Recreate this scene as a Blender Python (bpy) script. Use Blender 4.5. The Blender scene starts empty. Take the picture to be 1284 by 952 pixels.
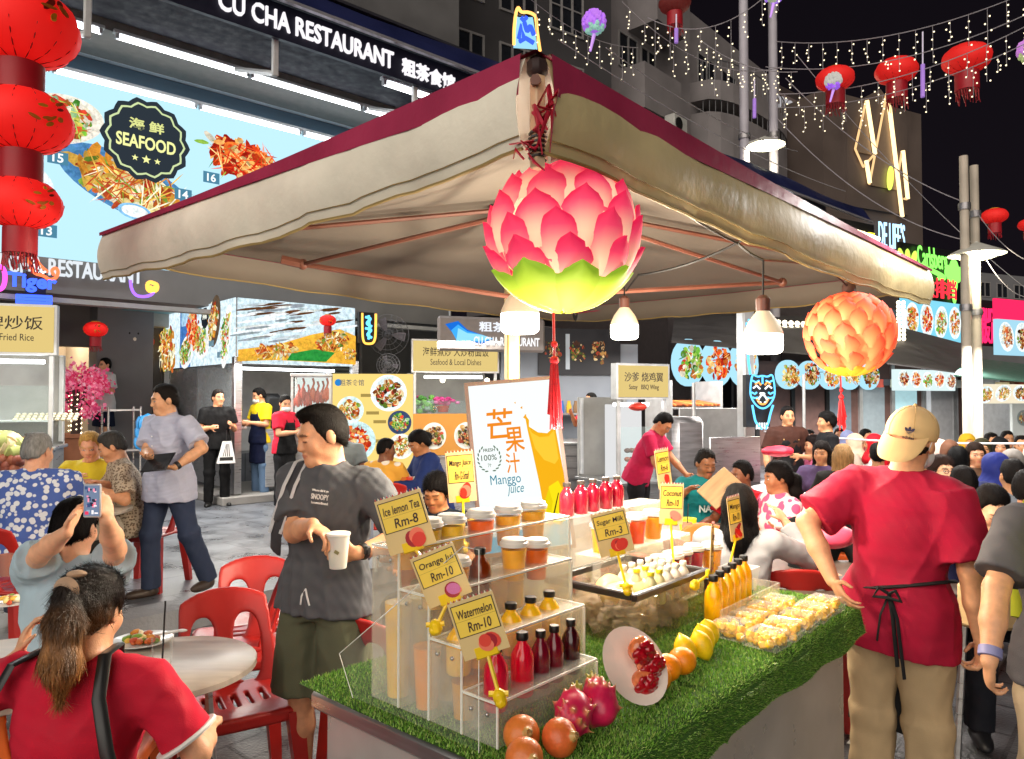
import bpy, bmesh, math, random
import numpy as np
from mathutils import Vector, Matrix, Euler
R=math.radians
V=Vector
rnd=random.Random(7)
scene=bpy.context.scene
COL=scene.collection
F, CX, CY, HZ=934.0, 642.0, 476.0, 500.0
CAMZ=1.74
PIT=math.atan((HZ-CY)/F)
ANG=R(41.4)
U=V((math.sin(ANG), math.cos(ANG), 0))
N=V((math.cos(ANG), -math.sin(ANG), 0))
Z=V((0, 0, 1))
RZU=math.atan2(U.y, U.x)
def ray(px, py):
 u, v=(px-CX)/F, (CY-py)/F
 d=V((u, math.cos(PIT)-v*math.sin(PIT), math.sin(PIT)+v*math.cos(PIT)))
 return d
CAM=V((0, 0, CAMZ))
def P(px, py, d):
 r=ray(px, py);return CAM+r*(d/r.y)
def G(px, py, z):
 r=ray(px, py);return CAM+r*((z-CAMZ)/r.z)
def SP(px, py, s):
 r=ray(px, py);return CAM+r*(s/(-N.dot(r)))
def TS(t, s, z=0.0):
 return U*t-N*s+V((0, 0, z))
_mats={}
def newmat(name):
 m=bpy.data.materials.new(name);m.use_nodes=True
 nt=m.node_tree;nt.nodes.clear()
 out=nt.nodes.new('ShaderNodeOutputMaterial')
 return m, nt, out
def lin(c):
 if isinstance(c, str):
  c=c.lstrip('#');c=[int(c[i:i+2], 16)/255 for i in(0, 2, 4)]
  return tuple(x/12.92 if x<=.04045 else((x+.055)/1.055)**2.4 for x in c)
 return tuple(c[:3])
def mat(name, color, rough=.6, metal=0., var=.12, scale=8., bump=0., bscale=40., spec=.5, trans=0., coat=0., attr=False, emit=0., sub=0., stretch=None, alpha=1., ior=1.45):
 if name in _mats:return _mats[name]
 m, nt, out=newmat(name)
 b=nt.nodes.new('ShaderNodeBsdfPrincipled');nt.links.new(b.outputs[0], out.inputs[0])
 b.inputs['Roughness'].default_value=rough;b.inputs['Metallic'].default_value=metal
 b.inputs['Specular IOR Level'].default_value=spec;b.inputs['Transmission Weight'].default_value=trans
 b.inputs['Coat Weight'].default_value=coat;b.inputs['IOR'].default_value=ior;b.inputs['Alpha'].default_value=alpha
 if sub:b.inputs['Subsurface Weight'].default_value=sub;b.inputs['Subsurface Radius'].default_value=(.01, .004, .002)
 c=lin(color)
 tc=nt.nodes.new('ShaderNodeTexCoord')
 src=tc.outputs['Object']
 if stretch:
  mp=nt.nodes.new('ShaderNodeMapping');mp.inputs['Scale'].default_value=stretch
  nt.links.new(src, mp.inputs[0]);src=mp.outputs[0]
 if attr:
  at=nt.nodes.new('ShaderNodeAttribute');at.attribute_name='Col';base=at.outputs['Color']
 else:base=None
 if var>0:
  n=nt.nodes.new('ShaderNodeTexNoise');n.inputs['Scale'].default_value=scale;n.inputs['Detail'].default_value=5
  nt.links.new(src, n.inputs['Vector'])
  mr=nt.nodes.new('ShaderNodeMapRange');mr.inputs[1].default_value=.25;mr.inputs[2].default_value=.75
  mr.inputs[3].default_value=1-var;mr.inputs[4].default_value=1+var
  nt.links.new(n.outputs['Fac'], mr.inputs[0])
  mx=nt.nodes.new('ShaderNodeVectorMath');mx.operation='SCALE'
  if base:nt.links.new(base, mx.inputs[0])
  else:mx.inputs[0].default_value=c
  nt.links.new(mr.outputs[0], mx.inputs['Scale'])
  nt.links.new(mx.outputs[0], b.inputs['Base Color'])
  if rough<.9:
   r2=nt.nodes.new('ShaderNodeMapRange');r2.inputs[1].default_value=.3;r2.inputs[2].default_value=.7
   r2.inputs[3].default_value=max(.02, rough*.8);r2.inputs[4].default_value=min(1, rough*1.2)
   nt.links.new(n.outputs['Fac'], r2.inputs[0]);nt.links.new(r2.outputs[0], b.inputs['Roughness'])
 elif base:nt.links.new(base, b.inputs['Base Color'])
 else:b.inputs['Base Color'].default_value=(*c, 1)
 if bump>0:
  n2=nt.nodes.new('ShaderNodeTexNoise');n2.inputs['Scale'].default_value=bscale;n2.inputs['Detail'].default_value=4
  nt.links.new(src, n2.inputs['Vector'])
  bp=nt.nodes.new('ShaderNodeBump');bp.inputs['Strength'].default_value=bump;bp.inputs['Distance'].default_value=.02
  nt.links.new(n2.outputs['Fac'], bp.inputs['Height']);nt.links.new(bp.outputs[0], b.inputs['Normal'])
 if emit:
  if base:nt.links.new(base, b.inputs['Emission Color'])
  else:b.inputs['Emission Color'].default_value=(*c, 1)
  b.inputs['Emission Strength'].default_value=emit
  if emit<3:m.cycles.emission_sampling='NONE'
 _mats[name]=m
 return m
def emat(name, color, strength, sample=False, mottle=0):
 if name in _mats:return _mats[name]
 m, nt, out=newmat(name)
 e=nt.nodes.new('ShaderNodeEmission')
 e.inputs['Strength'].default_value=strength;nt.links.new(e.outputs[0], out.inputs[0])
 if color=='attr':
  at=nt.nodes.new('ShaderNodeAttribute');at.attribute_name='Col';nt.links.new(at.outputs['Color'], e.inputs['Color'])
  if mottle:
   tc=nt.nodes.new('ShaderNodeTexCoord');n=nt.nodes.new('ShaderNodeTexNoise');n.inputs['Scale'].default_value=mottle;n.inputs['Detail'].default_value=6;n.inputs['Roughness'].default_value=.7
   nt.links.new(tc.outputs['Object'], n.inputs['Vector']);mr=nt.nodes.new('ShaderNodeMapRange');mr.inputs[1].default_value=.32;mr.inputs[2].default_value=.68;mr.inputs[3].default_value=.6;mr.inputs[4].default_value=1.3
   nt.links.new(n.outputs['Fac'], mr.inputs[0]);vm=nt.nodes.new('ShaderNodeVectorMath');vm.operation='SCALE';nt.links.new(at.outputs['Color'], vm.inputs[0]);nt.links.new(mr.outputs[0], vm.inputs['Scale'])
   mx=nt.nodes.new('ShaderNodeMixRGB');mx.blend_type='OVERLAY';mx.inputs[0].default_value=.25;nt.links.new(vm.outputs[0], mx.inputs[1]);nt.links.new(n.outputs['Color'], mx.inputs[2]);nt.links.new(mx.outputs[0], e.inputs['Color'])
 else:e.inputs['Color'].default_value=(*lin(color), 1)
 m.cycles.emission_sampling='AUTO' if sample else 'NONE'
 _mats[name]=m
 return m
def clear_mat(name, tint, fac=.25, rough=.08, body=None, bump=0.):
 """clear plastic or glass: see-through with gloss and a little milky body"""
 if name in _mats:return _mats[name]
 m, nt, out=newmat(name)
 t=nt.nodes.new('ShaderNodeBsdfTransparent');t.inputs[0].default_value=(*lin(tint), 1)
 d=nt.nodes.new('ShaderNodeBsdfPrincipled');d.inputs['Base Color'].default_value=(*lin(body or tint), 1)
 d.inputs['Roughness'].default_value=rough
 mx=nt.nodes.new('ShaderNodeMixShader');fr=nt.nodes.new('ShaderNodeLayerWeight');fr.inputs[0].default_value=.5
 pw=nt.nodes.new('ShaderNodeMath');pw.operation='POWER';pw.inputs[1].default_value=4.;nt.links.new(fr.outputs['Facing'], pw.inputs[0])
 m4=nt.nodes.new('ShaderNodeMath');m4.operation='MULTIPLY';m4.inputs[1].default_value=.45;nt.links.new(pw.outputs[0], m4.inputs[0])
 ad=nt.nodes.new('ShaderNodeMath');ad.operation='ADD';ad.use_clamp=True
 nt.links.new(m4.outputs[0], ad.inputs[0])
 if bump:
  tc=nt.nodes.new('ShaderNodeTexCoord');n=nt.nodes.new('ShaderNodeTexNoise');n.inputs['Scale'].default_value=22
  n.inputs['Detail'].default_value=6;nt.links.new(tc.outputs['Object'], n.inputs['Vector'])
  mr=nt.nodes.new('ShaderNodeMapRange');mr.inputs[1].default_value=.4;mr.inputs[2].default_value=.7
  mr.inputs[3].default_value=fac*(1-bump);mr.inputs[4].default_value=fac*(1+bump)
  nt.links.new(n.outputs['Fac'], mr.inputs[0]);nt.links.new(mr.outputs[0], ad.inputs[1])
 else:ad.inputs[1].default_value=fac
 nt.links.new(ad.outputs[0], mx.inputs[0]);nt.links.new(t.outputs[0], mx.inputs[1]);nt.links.new(d.outputs[0], mx.inputs[2])
 nt.links.new(mx.outputs[0], out.inputs[0])
 _mats[name]=m
 return m
def glow_mat(name, strength, base_w=.6, trans=.4):
 """lit paper / cloth lantern: coloured by Col, lit from inside"""
 if name in _mats:return _mats[name]
 m, nt, out=newmat(name)
 b=nt.nodes.new('ShaderNodeBsdfPrincipled');at=nt.nodes.new('ShaderNodeAttribute');at.attribute_name='Col'
 nt.links.new(at.outputs['Color'], b.inputs['Base Color']);nt.links.new(at.outputs['Color'], b.inputs['Emission Color'])
 b.inputs['Emission Strength'].default_value=strength;b.inputs['Roughness'].default_value=.7
 nt.links.new(b.outputs[0], out.inputs[0]);m.cycles.emission_sampling='NONE'
 _mats[name]=m
 return m
def tag(o, label=None, cat=None, group=None, kind=None):
 if label:o['label']=label
 if cat:o['category']=cat
 if group:o['group']=group
 if kind:o['kind']=kind
 return o
def thing(name, label, cat, loc=(0, 0, 0), rz=0., group=None):
 o=bpy.data.objects.new(name, None);COL.objects.link(o)
 o.empty_display_size=.1
 o.location=loc;o.rotation_euler=(0, 0, rz)
 return tag(o, label, cat, group)
def world_of(o):
 m=Matrix.LocRotScale(o.location, o.rotation_euler, o.scale)
 return world_of(o.parent)@m if o.parent else m
def mesh_obj(name, me, mats, parent=None):
 if not isinstance(mats, (list, tuple)):mats=[mats]
 for m in mats:me.materials.append(m)
 o=bpy.data.objects.new(name, me);COL.objects.link(o)
 if parent:o.parent=parent
 return o
def copy_tree(o, parent=None):
 c=o.copy();COL.objects.link(c)
 if parent:c.parent=parent
 for ch in list(o.children):copy_tree(ch, c)
 return c
class MB:
 """collects shapes and links them as one mesh object"""
 def __init__(s):s.v=[];s.f=[];s.m=[];s.c=[];s.n=0;s.mi=0;s.col=(1, 1, 1)
 def add(s, vs, fs, col=None, mi=None):
  c=lin(col)if col is not None else lin(s.col)
  k=s.n
  s.v.extend([tuple(p)for p in vs]);s.n+=len(vs)
  s.c.extend([c]*len(vs))
  m=s.mi if mi is None else mi
  for f in fs:s.f.append([i+k for i in f]);s.m.append(m)
  return s
 def box(s, c, size, rot=None, bev=0., col=None, mi=None):
  h=V(size)/2;c=V(c);vs=[];fs=[]
  if bev<=0:
   for x in(-1, 1):
    for y in(-1, 1):
     for z in(-1, 1):vs.append(V((x*h.x, y*h.y, z*h.z)))
   fs=[(0, 1, 3, 2), (4, 6, 7, 5), (0, 4, 5, 1), (2, 3, 7, 6), (0, 2, 6, 4), (1, 5, 7, 3)]
  else:
   bev=min(bev, min(h)*.95)
   idx={}
   for x in(-1, 1):
    for y in(-1, 1):
     for z in(-1, 1):
      for a in range(3):
       q=[x*(h.x-bev), y*(h.y-bev), z*(h.z-bev)]
       q[a]=(x, y, z)[a]*h[a];idx[(x, y, z, a)]=len(vs);vs.append(V(q))
   I=lambda x, y, z, a:idx[(x, y, z, a)]
   def face(q, nrm):
    n_=(vs[q[1]]-vs[q[0]]).cross(vs[q[2]]-vs[q[0]])
    fs.append(tuple(q)if n_.dot(nrm)>0 else tuple(reversed(q)))
   for a in range(3):
    b_, c_=(a+1)%3, (a+2)%3
    for sg in(-1, 1):
     q=[]
     for(p, r)in((-1, -1), (1, -1), (1, 1), (-1, 1)):
      t=[0, 0, 0];t[a]=sg;t[b_]=p;t[c_]=r;q.append(I(*t, a))
     n_=V((0, 0, 0));n_[a]=sg;face(q, n_)
    for p in(-1, 1):
     for r in(-1, 1):
      t0=[0, 0, 0];t0[b_]=p;t0[c_]=r;t1=list(t0);t0[a]=-1;t1[a]=1
      n_=V((0, 0, 0));n_[b_]=p;n_[c_]=r
      face([I(*t0, b_), I(*t1, b_), I(*t1, c_), I(*t0, c_)], n_)
   for x in(-1, 1):
    for y in(-1, 1):
     for z in(-1, 1):face([I(x, y, z, 0), I(x, y, z, 1), I(x, y, z, 2)], V((x, y, z)))
  if rot is not None:
   if not isinstance(rot, Matrix):rot=Matrix.Rotation(rot, 3, 'Z')
   vs=[rot@p for p in vs]
  return s.add([p+c for p in vs], fs, col, mi)
 def tube(s, pts, r, n=8, col=None, mi=None, caps=True, flat=1.):
  pts=[V(p)for p in pts];rs=r if isinstance(r, (list, tuple))else[r]*len(pts)
  vs=[];fs=[]
  t0=(pts[1]-pts[0]).normalized()
  a=t0.orthogonal().normalized()if abs(t0.z)>.95 else t0.cross(Z).normalized()
  for i, p in enumerate(pts):
   t=(pts[min(i+1, len(pts)-1)]-pts[max(i-1, 0)]).normalized()
   a=(a-t*a.dot(t)).normalized();b=t.cross(a)
   for k in range(n):
    th=2*math.pi*k/n
    vs.append(p+(a*math.cos(th)+b*math.sin(th)*flat)*rs[i])
  for i in range(len(pts)-1):
   for k in range(n):
    fs.append((i*n+k, i*n+(k+1)%n, (i+1)*n+(k+1)%n, (i+1)*n+k))
  if caps:
   fs.append(tuple(reversed(range(n))));fs.append(tuple(range((len(pts)-1)*n, len(pts)*n)))
  return s.add(vs, fs, col, mi)
 def lathe(s, prof, c=(0, 0, 0), n=16, rot=None, col=None, mi=None, sx=1., sy=1.):
  vs=[];fs=[];c=V(c)
  for(r, z)in prof:
   for k in range(n):
    th=2*math.pi*k/n;vs.append(V((r*math.cos(th)*sx, r*math.sin(th)*sy, z)))
  for i in range(len(prof)-1):
   for k in range(n):fs.append((i*n+k, i*n+(k+1)%n, (i+1)*n+(k+1)%n, (i+1)*n+k))
  if prof[0][0]>1e-4:fs.append(tuple(reversed(range(n))))
  if prof[-1][0]>1e-4:fs.append(tuple(range((len(prof)-1)*n, len(prof)*n)))
  if rot is not None:vs=[rot@p for p in vs]
  return s.add([p+c for p in vs], fs, col, mi)
 def ball(s, c, r, n=12, m=8, rot=None, col=None, mi=None):
  if not isinstance(r, (list, tuple, Vector)):r=(r, r, r)
  prof=[(max(1e-5, math.sin(math.pi*i/m)), -math.cos(math.pi*i/m))for i in range(m+1)]
  vs=[];fs=[]
  for(q, z)in prof:
   for k in range(n):
    th=2*math.pi*k/n;vs.append(V((q*math.cos(th)*r[0], q*math.sin(th)*r[1], z*r[2])))
  for i in range(m):
   for k in range(n):fs.append((i*n+k, i*n+(k+1)%n, (i+1)*n+(k+1)%n, (i+1)*n+k))
  if rot is not None:vs=[rot@p for p in vs]
  return s.add([p+V(c)for p in vs], fs, col, mi)
 def prism(s, pts2, o, ex, ez, depth, col=None, mi=None, tri=False):
  """flat outline (counter-clockwise seen from ex x ez) at o + x*ex + y*ez, front face at o, thickness behind"""
  o, ex, ez=V(o), V(ex), V(ez);nrm=ex.cross(ez).normalized();n=len(pts2)
  vs=[o+ex*x+ez*y for x, y in pts2]+[o+ex*x+ez*y-nrm*depth for x, y in pts2]
  fs=[tuple(range(n)), tuple(reversed(range(n, 2*n)))]
  if depth<=0:return s.add(vs[:n], fs[:1], col, mi)
  for i in range(n):j=(i+1)%n;fs.append((i, n+i, n+j, j))
  return s.add(vs, fs, col, mi)
 def rect(s, o, ex, ez, x0, x1, y0, y1, depth, col=None, mi=None):
  return s.prism([(x0, y0), (x1, y0), (x1, y1), (x0, y1)], o, ex, ez, depth, col, mi)
 def ell(s, o, ex, ez, cx, cy, rx, ry, depth=.004, rot=0., n=28, col=None, mi=None, wob=0., rg=None):
  pts=[]
  for k in range(n):
   a=2*math.pi*k/n;q=1+(rg.uniform(-wob, wob)if wob else 0)
   x, y=rx*q*math.cos(a), ry*q*math.sin(a)
   pts.append((cx+x*math.cos(rot)-y*math.sin(rot), cy+x*math.sin(rot)+y*math.cos(rot)))
  return s.prism(pts, o, ex, ez, depth, col, mi)
 def text(s, st, o, ex, ez, h=None, w=None, depth=.01, col=None, mi=None, bold=0., align='C', shear=0.):
  """writing: fitted to height h and/or width w, standing proud of o towards ex x ez"""
  vs, fs=text_mesh(st, bold)
  if not len(vs):return s
  xs=[v[0]for v in vs];ys=[v[1]for v in vs]
  x0, x1, y0, y1=min(xs), max(xs), min(ys), max(ys)
  ky=h/(y1-y0)if h else None;kx=w/(x1-x0)if w else None
  ky=ky or kx;kx=kx or ky
  ox={'C':-(x1-x0)/2, 'L':0, 'R':-(x1-x0)}[align]
  o, ex, ez=V(o), V(ex), V(ez);nrm=ex.cross(ez).normalized()
  vv=[]
  for(x, y, z)in vs:
   X=(x-x0+ox)*kx+shear*(y-y0)*ky;Y=(y-(y0+y1)/2)*ky
   vv.append(o+ex*X+ez*Y+nrm*(depth if z>0 else 0.001))
  return s.add(vv, fs, col, mi)
 def build(s, name, mats, parent=None, smooth=True, world=True, base=None, ang=40):
  me=bpy.data.meshes.new(name)
  vs=np.array(s.v, dtype=np.float64).reshape(-1, 3)
  loc=None
  if parent is not None:
   if world:
    m=np.array(world_of(parent).inverted());vs=vs@m[:3, :3].T+m[:3, 3]
  else:
   lo, hi=vs.min(0), vs.max(0)
   loc=V(((lo[0]+hi[0])/2, (lo[1]+hi[1])/2, lo[2]))if base is None else V(base)
   vs=vs-np.array(loc)
  me.from_pydata(vs.tolist(), [], s.f)
  if not isinstance(mats, (list, tuple)):mats=[mats]
  if len(mats)>1:me.polygons.foreach_set('material_index', s.m)
  ca=me.color_attributes.new('Col', 'FLOAT_COLOR', 'POINT')
  cc=np.ones((len(vs), 4), dtype=np.float32);cc[:, :3]=np.array(s.c);ca.data.foreach_set('color', cc.ravel())
  if smooth:smooth_by_angle(me, ang)
  me.update()
  o=mesh_obj(name, me, mats, parent)
  if loc is not None:o.location=loc
  return o
def smooth_by_angle(me, ang=40):
 me.polygons.foreach_set('use_smooth', [True]*len(me.polygons))
 bm=bmesh.new();bm.from_mesh(me)
 a=R(ang)
 for e in bm.edges:
  if len(e.link_faces)==2:
   if e.calc_face_angle(0)>a:e.smooth=False
 bm.to_mesh(me);bm.free()
_txt={}
def text_mesh(st, bold=0.):
 k=(st, bold)
 if k in _txt:return _txt[k]
 cu=bpy.data.curves.new('lettering', 'FONT');cu.body=st;cu.size=1;cu.extrude=.05;cu.resolution_u=3
 cu.offset=bold
 o=bpy.data.objects.new('lettering', cu);COL.objects.link(o)
 bpy.context.view_layer.update()
 dg=bpy.context.evaluated_depsgraph_get()
 me=bpy.data.meshes.new_from_object(o.evaluated_get(dg))
 vs=[tuple(v.co)for v in me.vertices];fs=[tuple(p.vertices)for p in me.polygons]
 bpy.data.objects.remove(o);bpy.data.curves.remove(cu);bpy.data.meshes.remove(me)
 _txt[k]=(vs, fs)
 return vs, fs
class SDF:
 def __init__(s, lo, hi, h):
  s.lo=np.array(lo, float);s.h=h
  s.n=np.maximum(4, np.ceil((np.array(hi, float)-s.lo)/h).astype(int)+1)
  s.f=np.full(s.n, 1.0, dtype=np.float32)
 def _win(s, lo, hi):
  a=np.clip(np.floor((np.array(lo)-s.lo)/s.h).astype(int), 0, s.n);b=np.clip(np.ceil((np.array(hi)-s.lo)/s.h).astype(int)+1, 0, s.n)
  if np.any(b<=a):return None
  g=[s.lo[i]+s.h*np.arange(a[i], b[i])for i in range(3)]
  X, Y, Z_=np.meshgrid(*g, indexing='ij', copy=False)
  return(slice(a[0], b[0]), slice(a[1], b[1]), slice(a[2], b[2])), X, Y, Z_
 def _mix(s, w, d, k, sub=False):
  f=s.f[w]
  if sub:
   d=-d
   if k>0:hh=np.clip(.5-.5*(d-f)/k, 0, 1);s.f[w]=f*hh+d*(1-hh)+k*hh*(1-hh)
   else:s.f[w]=np.maximum(f, d)
  elif k>0:
   hh=np.clip(.5+.5*(d-f)/k, 0, 1);s.f[w]=d*(1-hh)+f*hh-k*hh*(1-hh)
  else:s.f[w]=np.minimum(f, d)
 def cone(s, a, b, ra, rb, k=.02, sub=False):
  a, b=np.array(a, float), np.array(b, float);m=max(ra, rb)+k+3*s.h
  q=s._win(np.minimum(a, b)-m, np.maximum(a, b)+m)
  if q is None:return s
  w, X, Y, Z_=q;ab=b-a;L=max(1e-9, ab@ab)
  t=np.clip(((X-a[0])*ab[0]+(Y-a[1])*ab[1]+(Z_-a[2])*ab[2])/L, 0, 1)
  d=np.sqrt((X-a[0]-t*ab[0])**2+(Y-a[1]-t*ab[1])**2+(Z_-a[2]-t*ab[2])**2)-(ra+(rb-ra)*t)
  s._mix(w, d, k, sub);return s
 def ell(s, c, r, k=.02, rot=None, sub=False):
  c, r=np.array(c, float), np.array(r, float);m=r.max()+k+3*s.h
  q=s._win(c-m, c+m)
  if q is None:return s
  w, X, Y, Z_=q;X, Y, Z_=X-c[0], Y-c[1], Z_-c[2]
  if rot is not None:
   M=np.array(rot).T if not isinstance(rot, np.ndarray)else rot.T
   X, Y, Z_=(M[0, 0]*X+M[0, 1]*Y+M[0, 2]*Z_, M[1, 0]*X+M[1, 1]*Y+M[1, 2]*Z_, M[2, 0]*X+M[2, 1]*Y+M[2, 2]*Z_)
  k0=np.sqrt((X/r[0])**2+(Y/r[1])**2+(Z_/r[2])**2);k1=np.sqrt((X/r[0]**2)**2+(Y/r[1]**2)**2+(Z_/r[2]**2)**2)
  d=np.where(k1>1e-6, k0*(k0-1)/np.maximum(k1, 1e-6), -r.min())
  s._mix(w, d, k, sub);return s
 def loft(s, a, b, secs, side, k=.02, p=2.4, sub=False, cap0=True, cap1=True):
  """straight tapered body from a to b; secs = [(t, half width along side, half depth, shift in depth)], flat ends"""
  a, b=V(a), V(b);ax=(b-a);L=ax.length;ax=ax/L
  side=V(side);side=(side-ax*side.dot(ax)).normalized();dp=ax.cross(side)
  m=max(max(q[1], q[2])for q in secs)*1.15+k+3*s.h
  lo=np.minimum(np.array(a), np.array(b))-m;hi=np.maximum(np.array(a), np.array(b))+m
  q=s._win(lo, hi)
  if q is None:return s
  w, X, Y, Z_=q
  X, Y, Z_=X-a.x, Y-a.y, Z_-a.z
  t=(X*ax.x+Y*ax.y+Z_*ax.z)/L
  xs=X*side.x+Y*side.y+Z_*side.z;ys=X*dp.x+Y*dp.y+Z_*dp.z
  T=[q_[0]for q_ in secs]
  tc=np.clip(t, 0, 1)
  rx=np.interp(tc, T, [q_[1]for q_ in secs]);ry=np.interp(tc, T, [q_[2]for q_ in secs])
  if len(secs[0])>3:ys=ys-np.interp(tc, T, [q_[3]for q_ in secs])
  e=(np.abs(xs/rx)**p+np.abs(ys/ry)**p)**(1/p)
  d=(e-1)*np.minimum(rx, ry)
  d=np.maximum(d, np.maximum(-t*L if cap0 else-1, (t-1)*L if cap1 else-1))
  s._mix(w, d, k, sub);return s
 def rbox(s, c, h, r=.01, rot=None, k=0., sub=False):
  c, h=np.array(c, float), np.array(h, float);m=np.linalg.norm(h)+k+3*s.h
  q=s._win(c-m, c+m)
  if q is None:return s
  w, X, Y, Z_=q;X, Y, Z_=X-c[0], Y-c[1], Z_-c[2]
  if rot is not None:
   M=np.array(rot).T
   X, Y, Z_=(M[0, 0]*X+M[0, 1]*Y+M[0, 2]*Z_, M[1, 0]*X+M[1, 1]*Y+M[1, 2]*Z_, M[2, 0]*X+M[2, 1]*Y+M[2, 2]*Z_)
  qx, qy, qz=np.abs(X)-h[0]+r, np.abs(Y)-h[1]+r, np.abs(Z_)-h[2]+r
  d=np.sqrt(np.maximum(qx, 0)**2+np.maximum(qy, 0)**2+np.maximum(qz, 0)**2)+np.minimum(np.maximum(qx, np.maximum(qy, qz)), 0)-r
  s._mix(w, d, k, sub);return s
 def cut(s, p, n, k=0.):
  """keep the side that n points away from"""
  g=[s.lo[i]+s.h*np.arange(s.n[i])for i in range(3)]
  n=V(n).normalized()
  d=(g[0][:, None, None]-p[0])*n.x+(g[1][None, :, None]-p[1])*n.y+(g[2][None, None, :]-p[2])*n.z
  s.f=np.maximum(s.f, d.astype(np.float32));return s
 def fn(s, func):
  g=[s.lo[i]+s.h*np.arange(s.n[i])for i in range(3)]
  s.f=func(s.f, g[0][:, None, None], g[1][None, :, None], g[2][None, None, :]).astype(np.float32);return s
 def mesh(s, relax=1):
  f=s.f
  for ax in range(3):
   i0=[slice(None)]*3;i0[ax]=0;f[tuple(i0)]=np.maximum(f[tuple(i0)], s.h)
   i0[ax]=-1;f[tuple(i0)]=np.maximum(f[tuple(i0)], s.h)
  S=f<0
  c=np.zeros(np.array(S.shape)-1, np.int8)
  offs=[(i, j, k)for i in(0, 1)for j in(0, 1)for k in(0, 1)]
  for(i, j, k)in offs:c+=S[i:S.shape[0]-1+i, j:S.shape[1]-1+j, k:S.shape[2]-1+k]
  act=(c>0)&(c<8)
  cells=np.argwhere(act)
  if not len(cells):return np.zeros((0, 3)), np.zeros((0, 4), int)
  idx=np.full(act.shape, -1, np.int64);idx[act]=np.arange(len(cells))
  acc=np.zeros((len(cells), 3));cnt=np.zeros(len(cells))
  vals={o:f[cells[:, 0]+o[0], cells[:, 1]+o[1], cells[:, 2]+o[2]]for o in offs}
  for o in offs:
   for ax in range(3):
    if o[ax]:continue
    o2=list(o);o2[ax]=1;o2=tuple(o2)
    f1, f2=vals[o], vals[o2];cr=(f1<0)!=(f2<0)
    t=np.where(cr, f1/np.where(cr, f1-f2, 1), 0)
    for q in range(3):acc[:, q]+=np.where(cr, o[q]+(t if q==ax else 0), 0)
    cnt+=cr
  vs=s.lo+s.h*(cells+acc/cnt[:, None])
  quads=[]
  for ax in range(3):
   b, c_=(ax+1)%3, (ax+2)%3
   s0=[slice(None)]*3;s1=[slice(None)]*3;s0[ax]=slice(0, -1);s1[ax]=slice(1, None)
   A, B=S[tuple(s0)], S[tuple(s1)]
   p=np.argwhere(A!=B)
   ok=(p[:, b]>0)&(p[:, c_]>0)&(p[:, b]<S.shape[b]-1)&(p[:, c_]<S.shape[c_]-1)
   p=p[ok];eb=np.zeros(3, int);eb[b]=1;ec=np.zeros(3, int);ec[c_]=1
   q=np.stack([idx[tuple((p-d).T)]for d in(0*eb, eb, eb+ec, ec)], 1)
   ins=A[tuple(p.T)]
   q[~ins]=q[~ins][:, ::-1]
   quads.append(q)
  qs=np.concatenate(quads)
  for _ in range(relax):
   sm=np.zeros_like(vs);ct=np.zeros(len(vs))
   for i in range(4):
    a, b=qs[:, i], qs[:, (i+1)%4]
    np.add.at(sm, a, vs[b]);np.add.at(ct, a, 1)
   av=sm/np.maximum(ct, 1)[:, None]
   vs=vs*.5+av*.5
  return vs, qs
def vnormals(vs, qs):
 n=np.cross(vs[qs[:, 2]]-vs[qs[:, 0]], vs[qs[:, 3]]-vs[qs[:, 1]])
 o=np.zeros_like(vs)
 for i in range(4):np.add.at(o, qs[:, i], n)
 return o/np.maximum(np.linalg.norm(o, axis=1), 1e-12)[:, None]
_wv=np.random.RandomState(3)
_WK=_wv.normal(size=(64, 3));_WP=_wv.uniform(0, 6.28, 64)
def wave(p, freq, seed=0, m=7):
 r=np.zeros(len(p))
 for i in range(m):
  k=_WK[(seed*7+i)%64]*freq;r+=np.sin(p@k+_WP[(seed*11+i)%64])
 return r/m
def np_obj(name, vs, qs, mats, parent=None, cols=None, smooth=True, mids=None, loc=None):
 me=bpy.data.meshes.new(name)
 me.vertices.add(len(vs));me.vertices.foreach_set('co', np.asarray(vs, np.float32).ravel())
 k=qs.shape[1]
 me.loops.add(len(qs)*k);me.loops.foreach_set('vertex_index', qs.astype(np.int32).ravel())
 me.polygons.add(len(qs));me.polygons.foreach_set('loop_start', np.arange(0, len(qs)*k, k, dtype=np.int32))
 if mids is not None:me.polygons.foreach_set('material_index', mids.astype(np.int32))
 me.update(calc_edges=True)
 me.polygons.foreach_set('use_smooth', np.full(len(qs), smooth))
 if cols is not None:
  ca=me.color_attributes.new('Col', 'FLOAT_COLOR', 'POINT')
  cc=np.ones((len(vs), 4), np.float32);cc[:, :3]=cols;ca.data.foreach_set('color', cc.ravel())
 o=mesh_obj(name, me, mats, parent)
 if loc is not None:o.location=loc
 return o
ORD=['first', 'second', 'third', 'fourth', 'fifth', 'sixth', 'seventh', 'eighth', 'ninth', 'tenth', 'eleventh', 'twelfth']
ANGF=R(48)
UF=V((math.sin(ANGF), math.cos(ANGF), 0));NF=V((math.cos(ANGF), -math.sin(ANGF), 0))
RZF=math.atan2(UF.y, UF.x)
def dF(px, s):r=ray(px, 480);return s*r.y/(-NF.dot(r))
def SF(px, py, s):return P(px, py, dF(px, s))
def TF(t, s, z=0.):return UF*t-NF*s+V((0, 0, z))
def tF(p):return UF.dot(V(p))
def fr(px0, d0, px1, d1):
 a=P(px0, 500, d0);b=P(px1, 500, d1);a.z=b.z=0
 return a, (b-a).normalized(), (b-a).length
def frS(px0, px1, s):return fr(px0, dF(px0, s), px1, dF(px1, s))
def zat(px, py, d):return P(px, py, d).z
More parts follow.
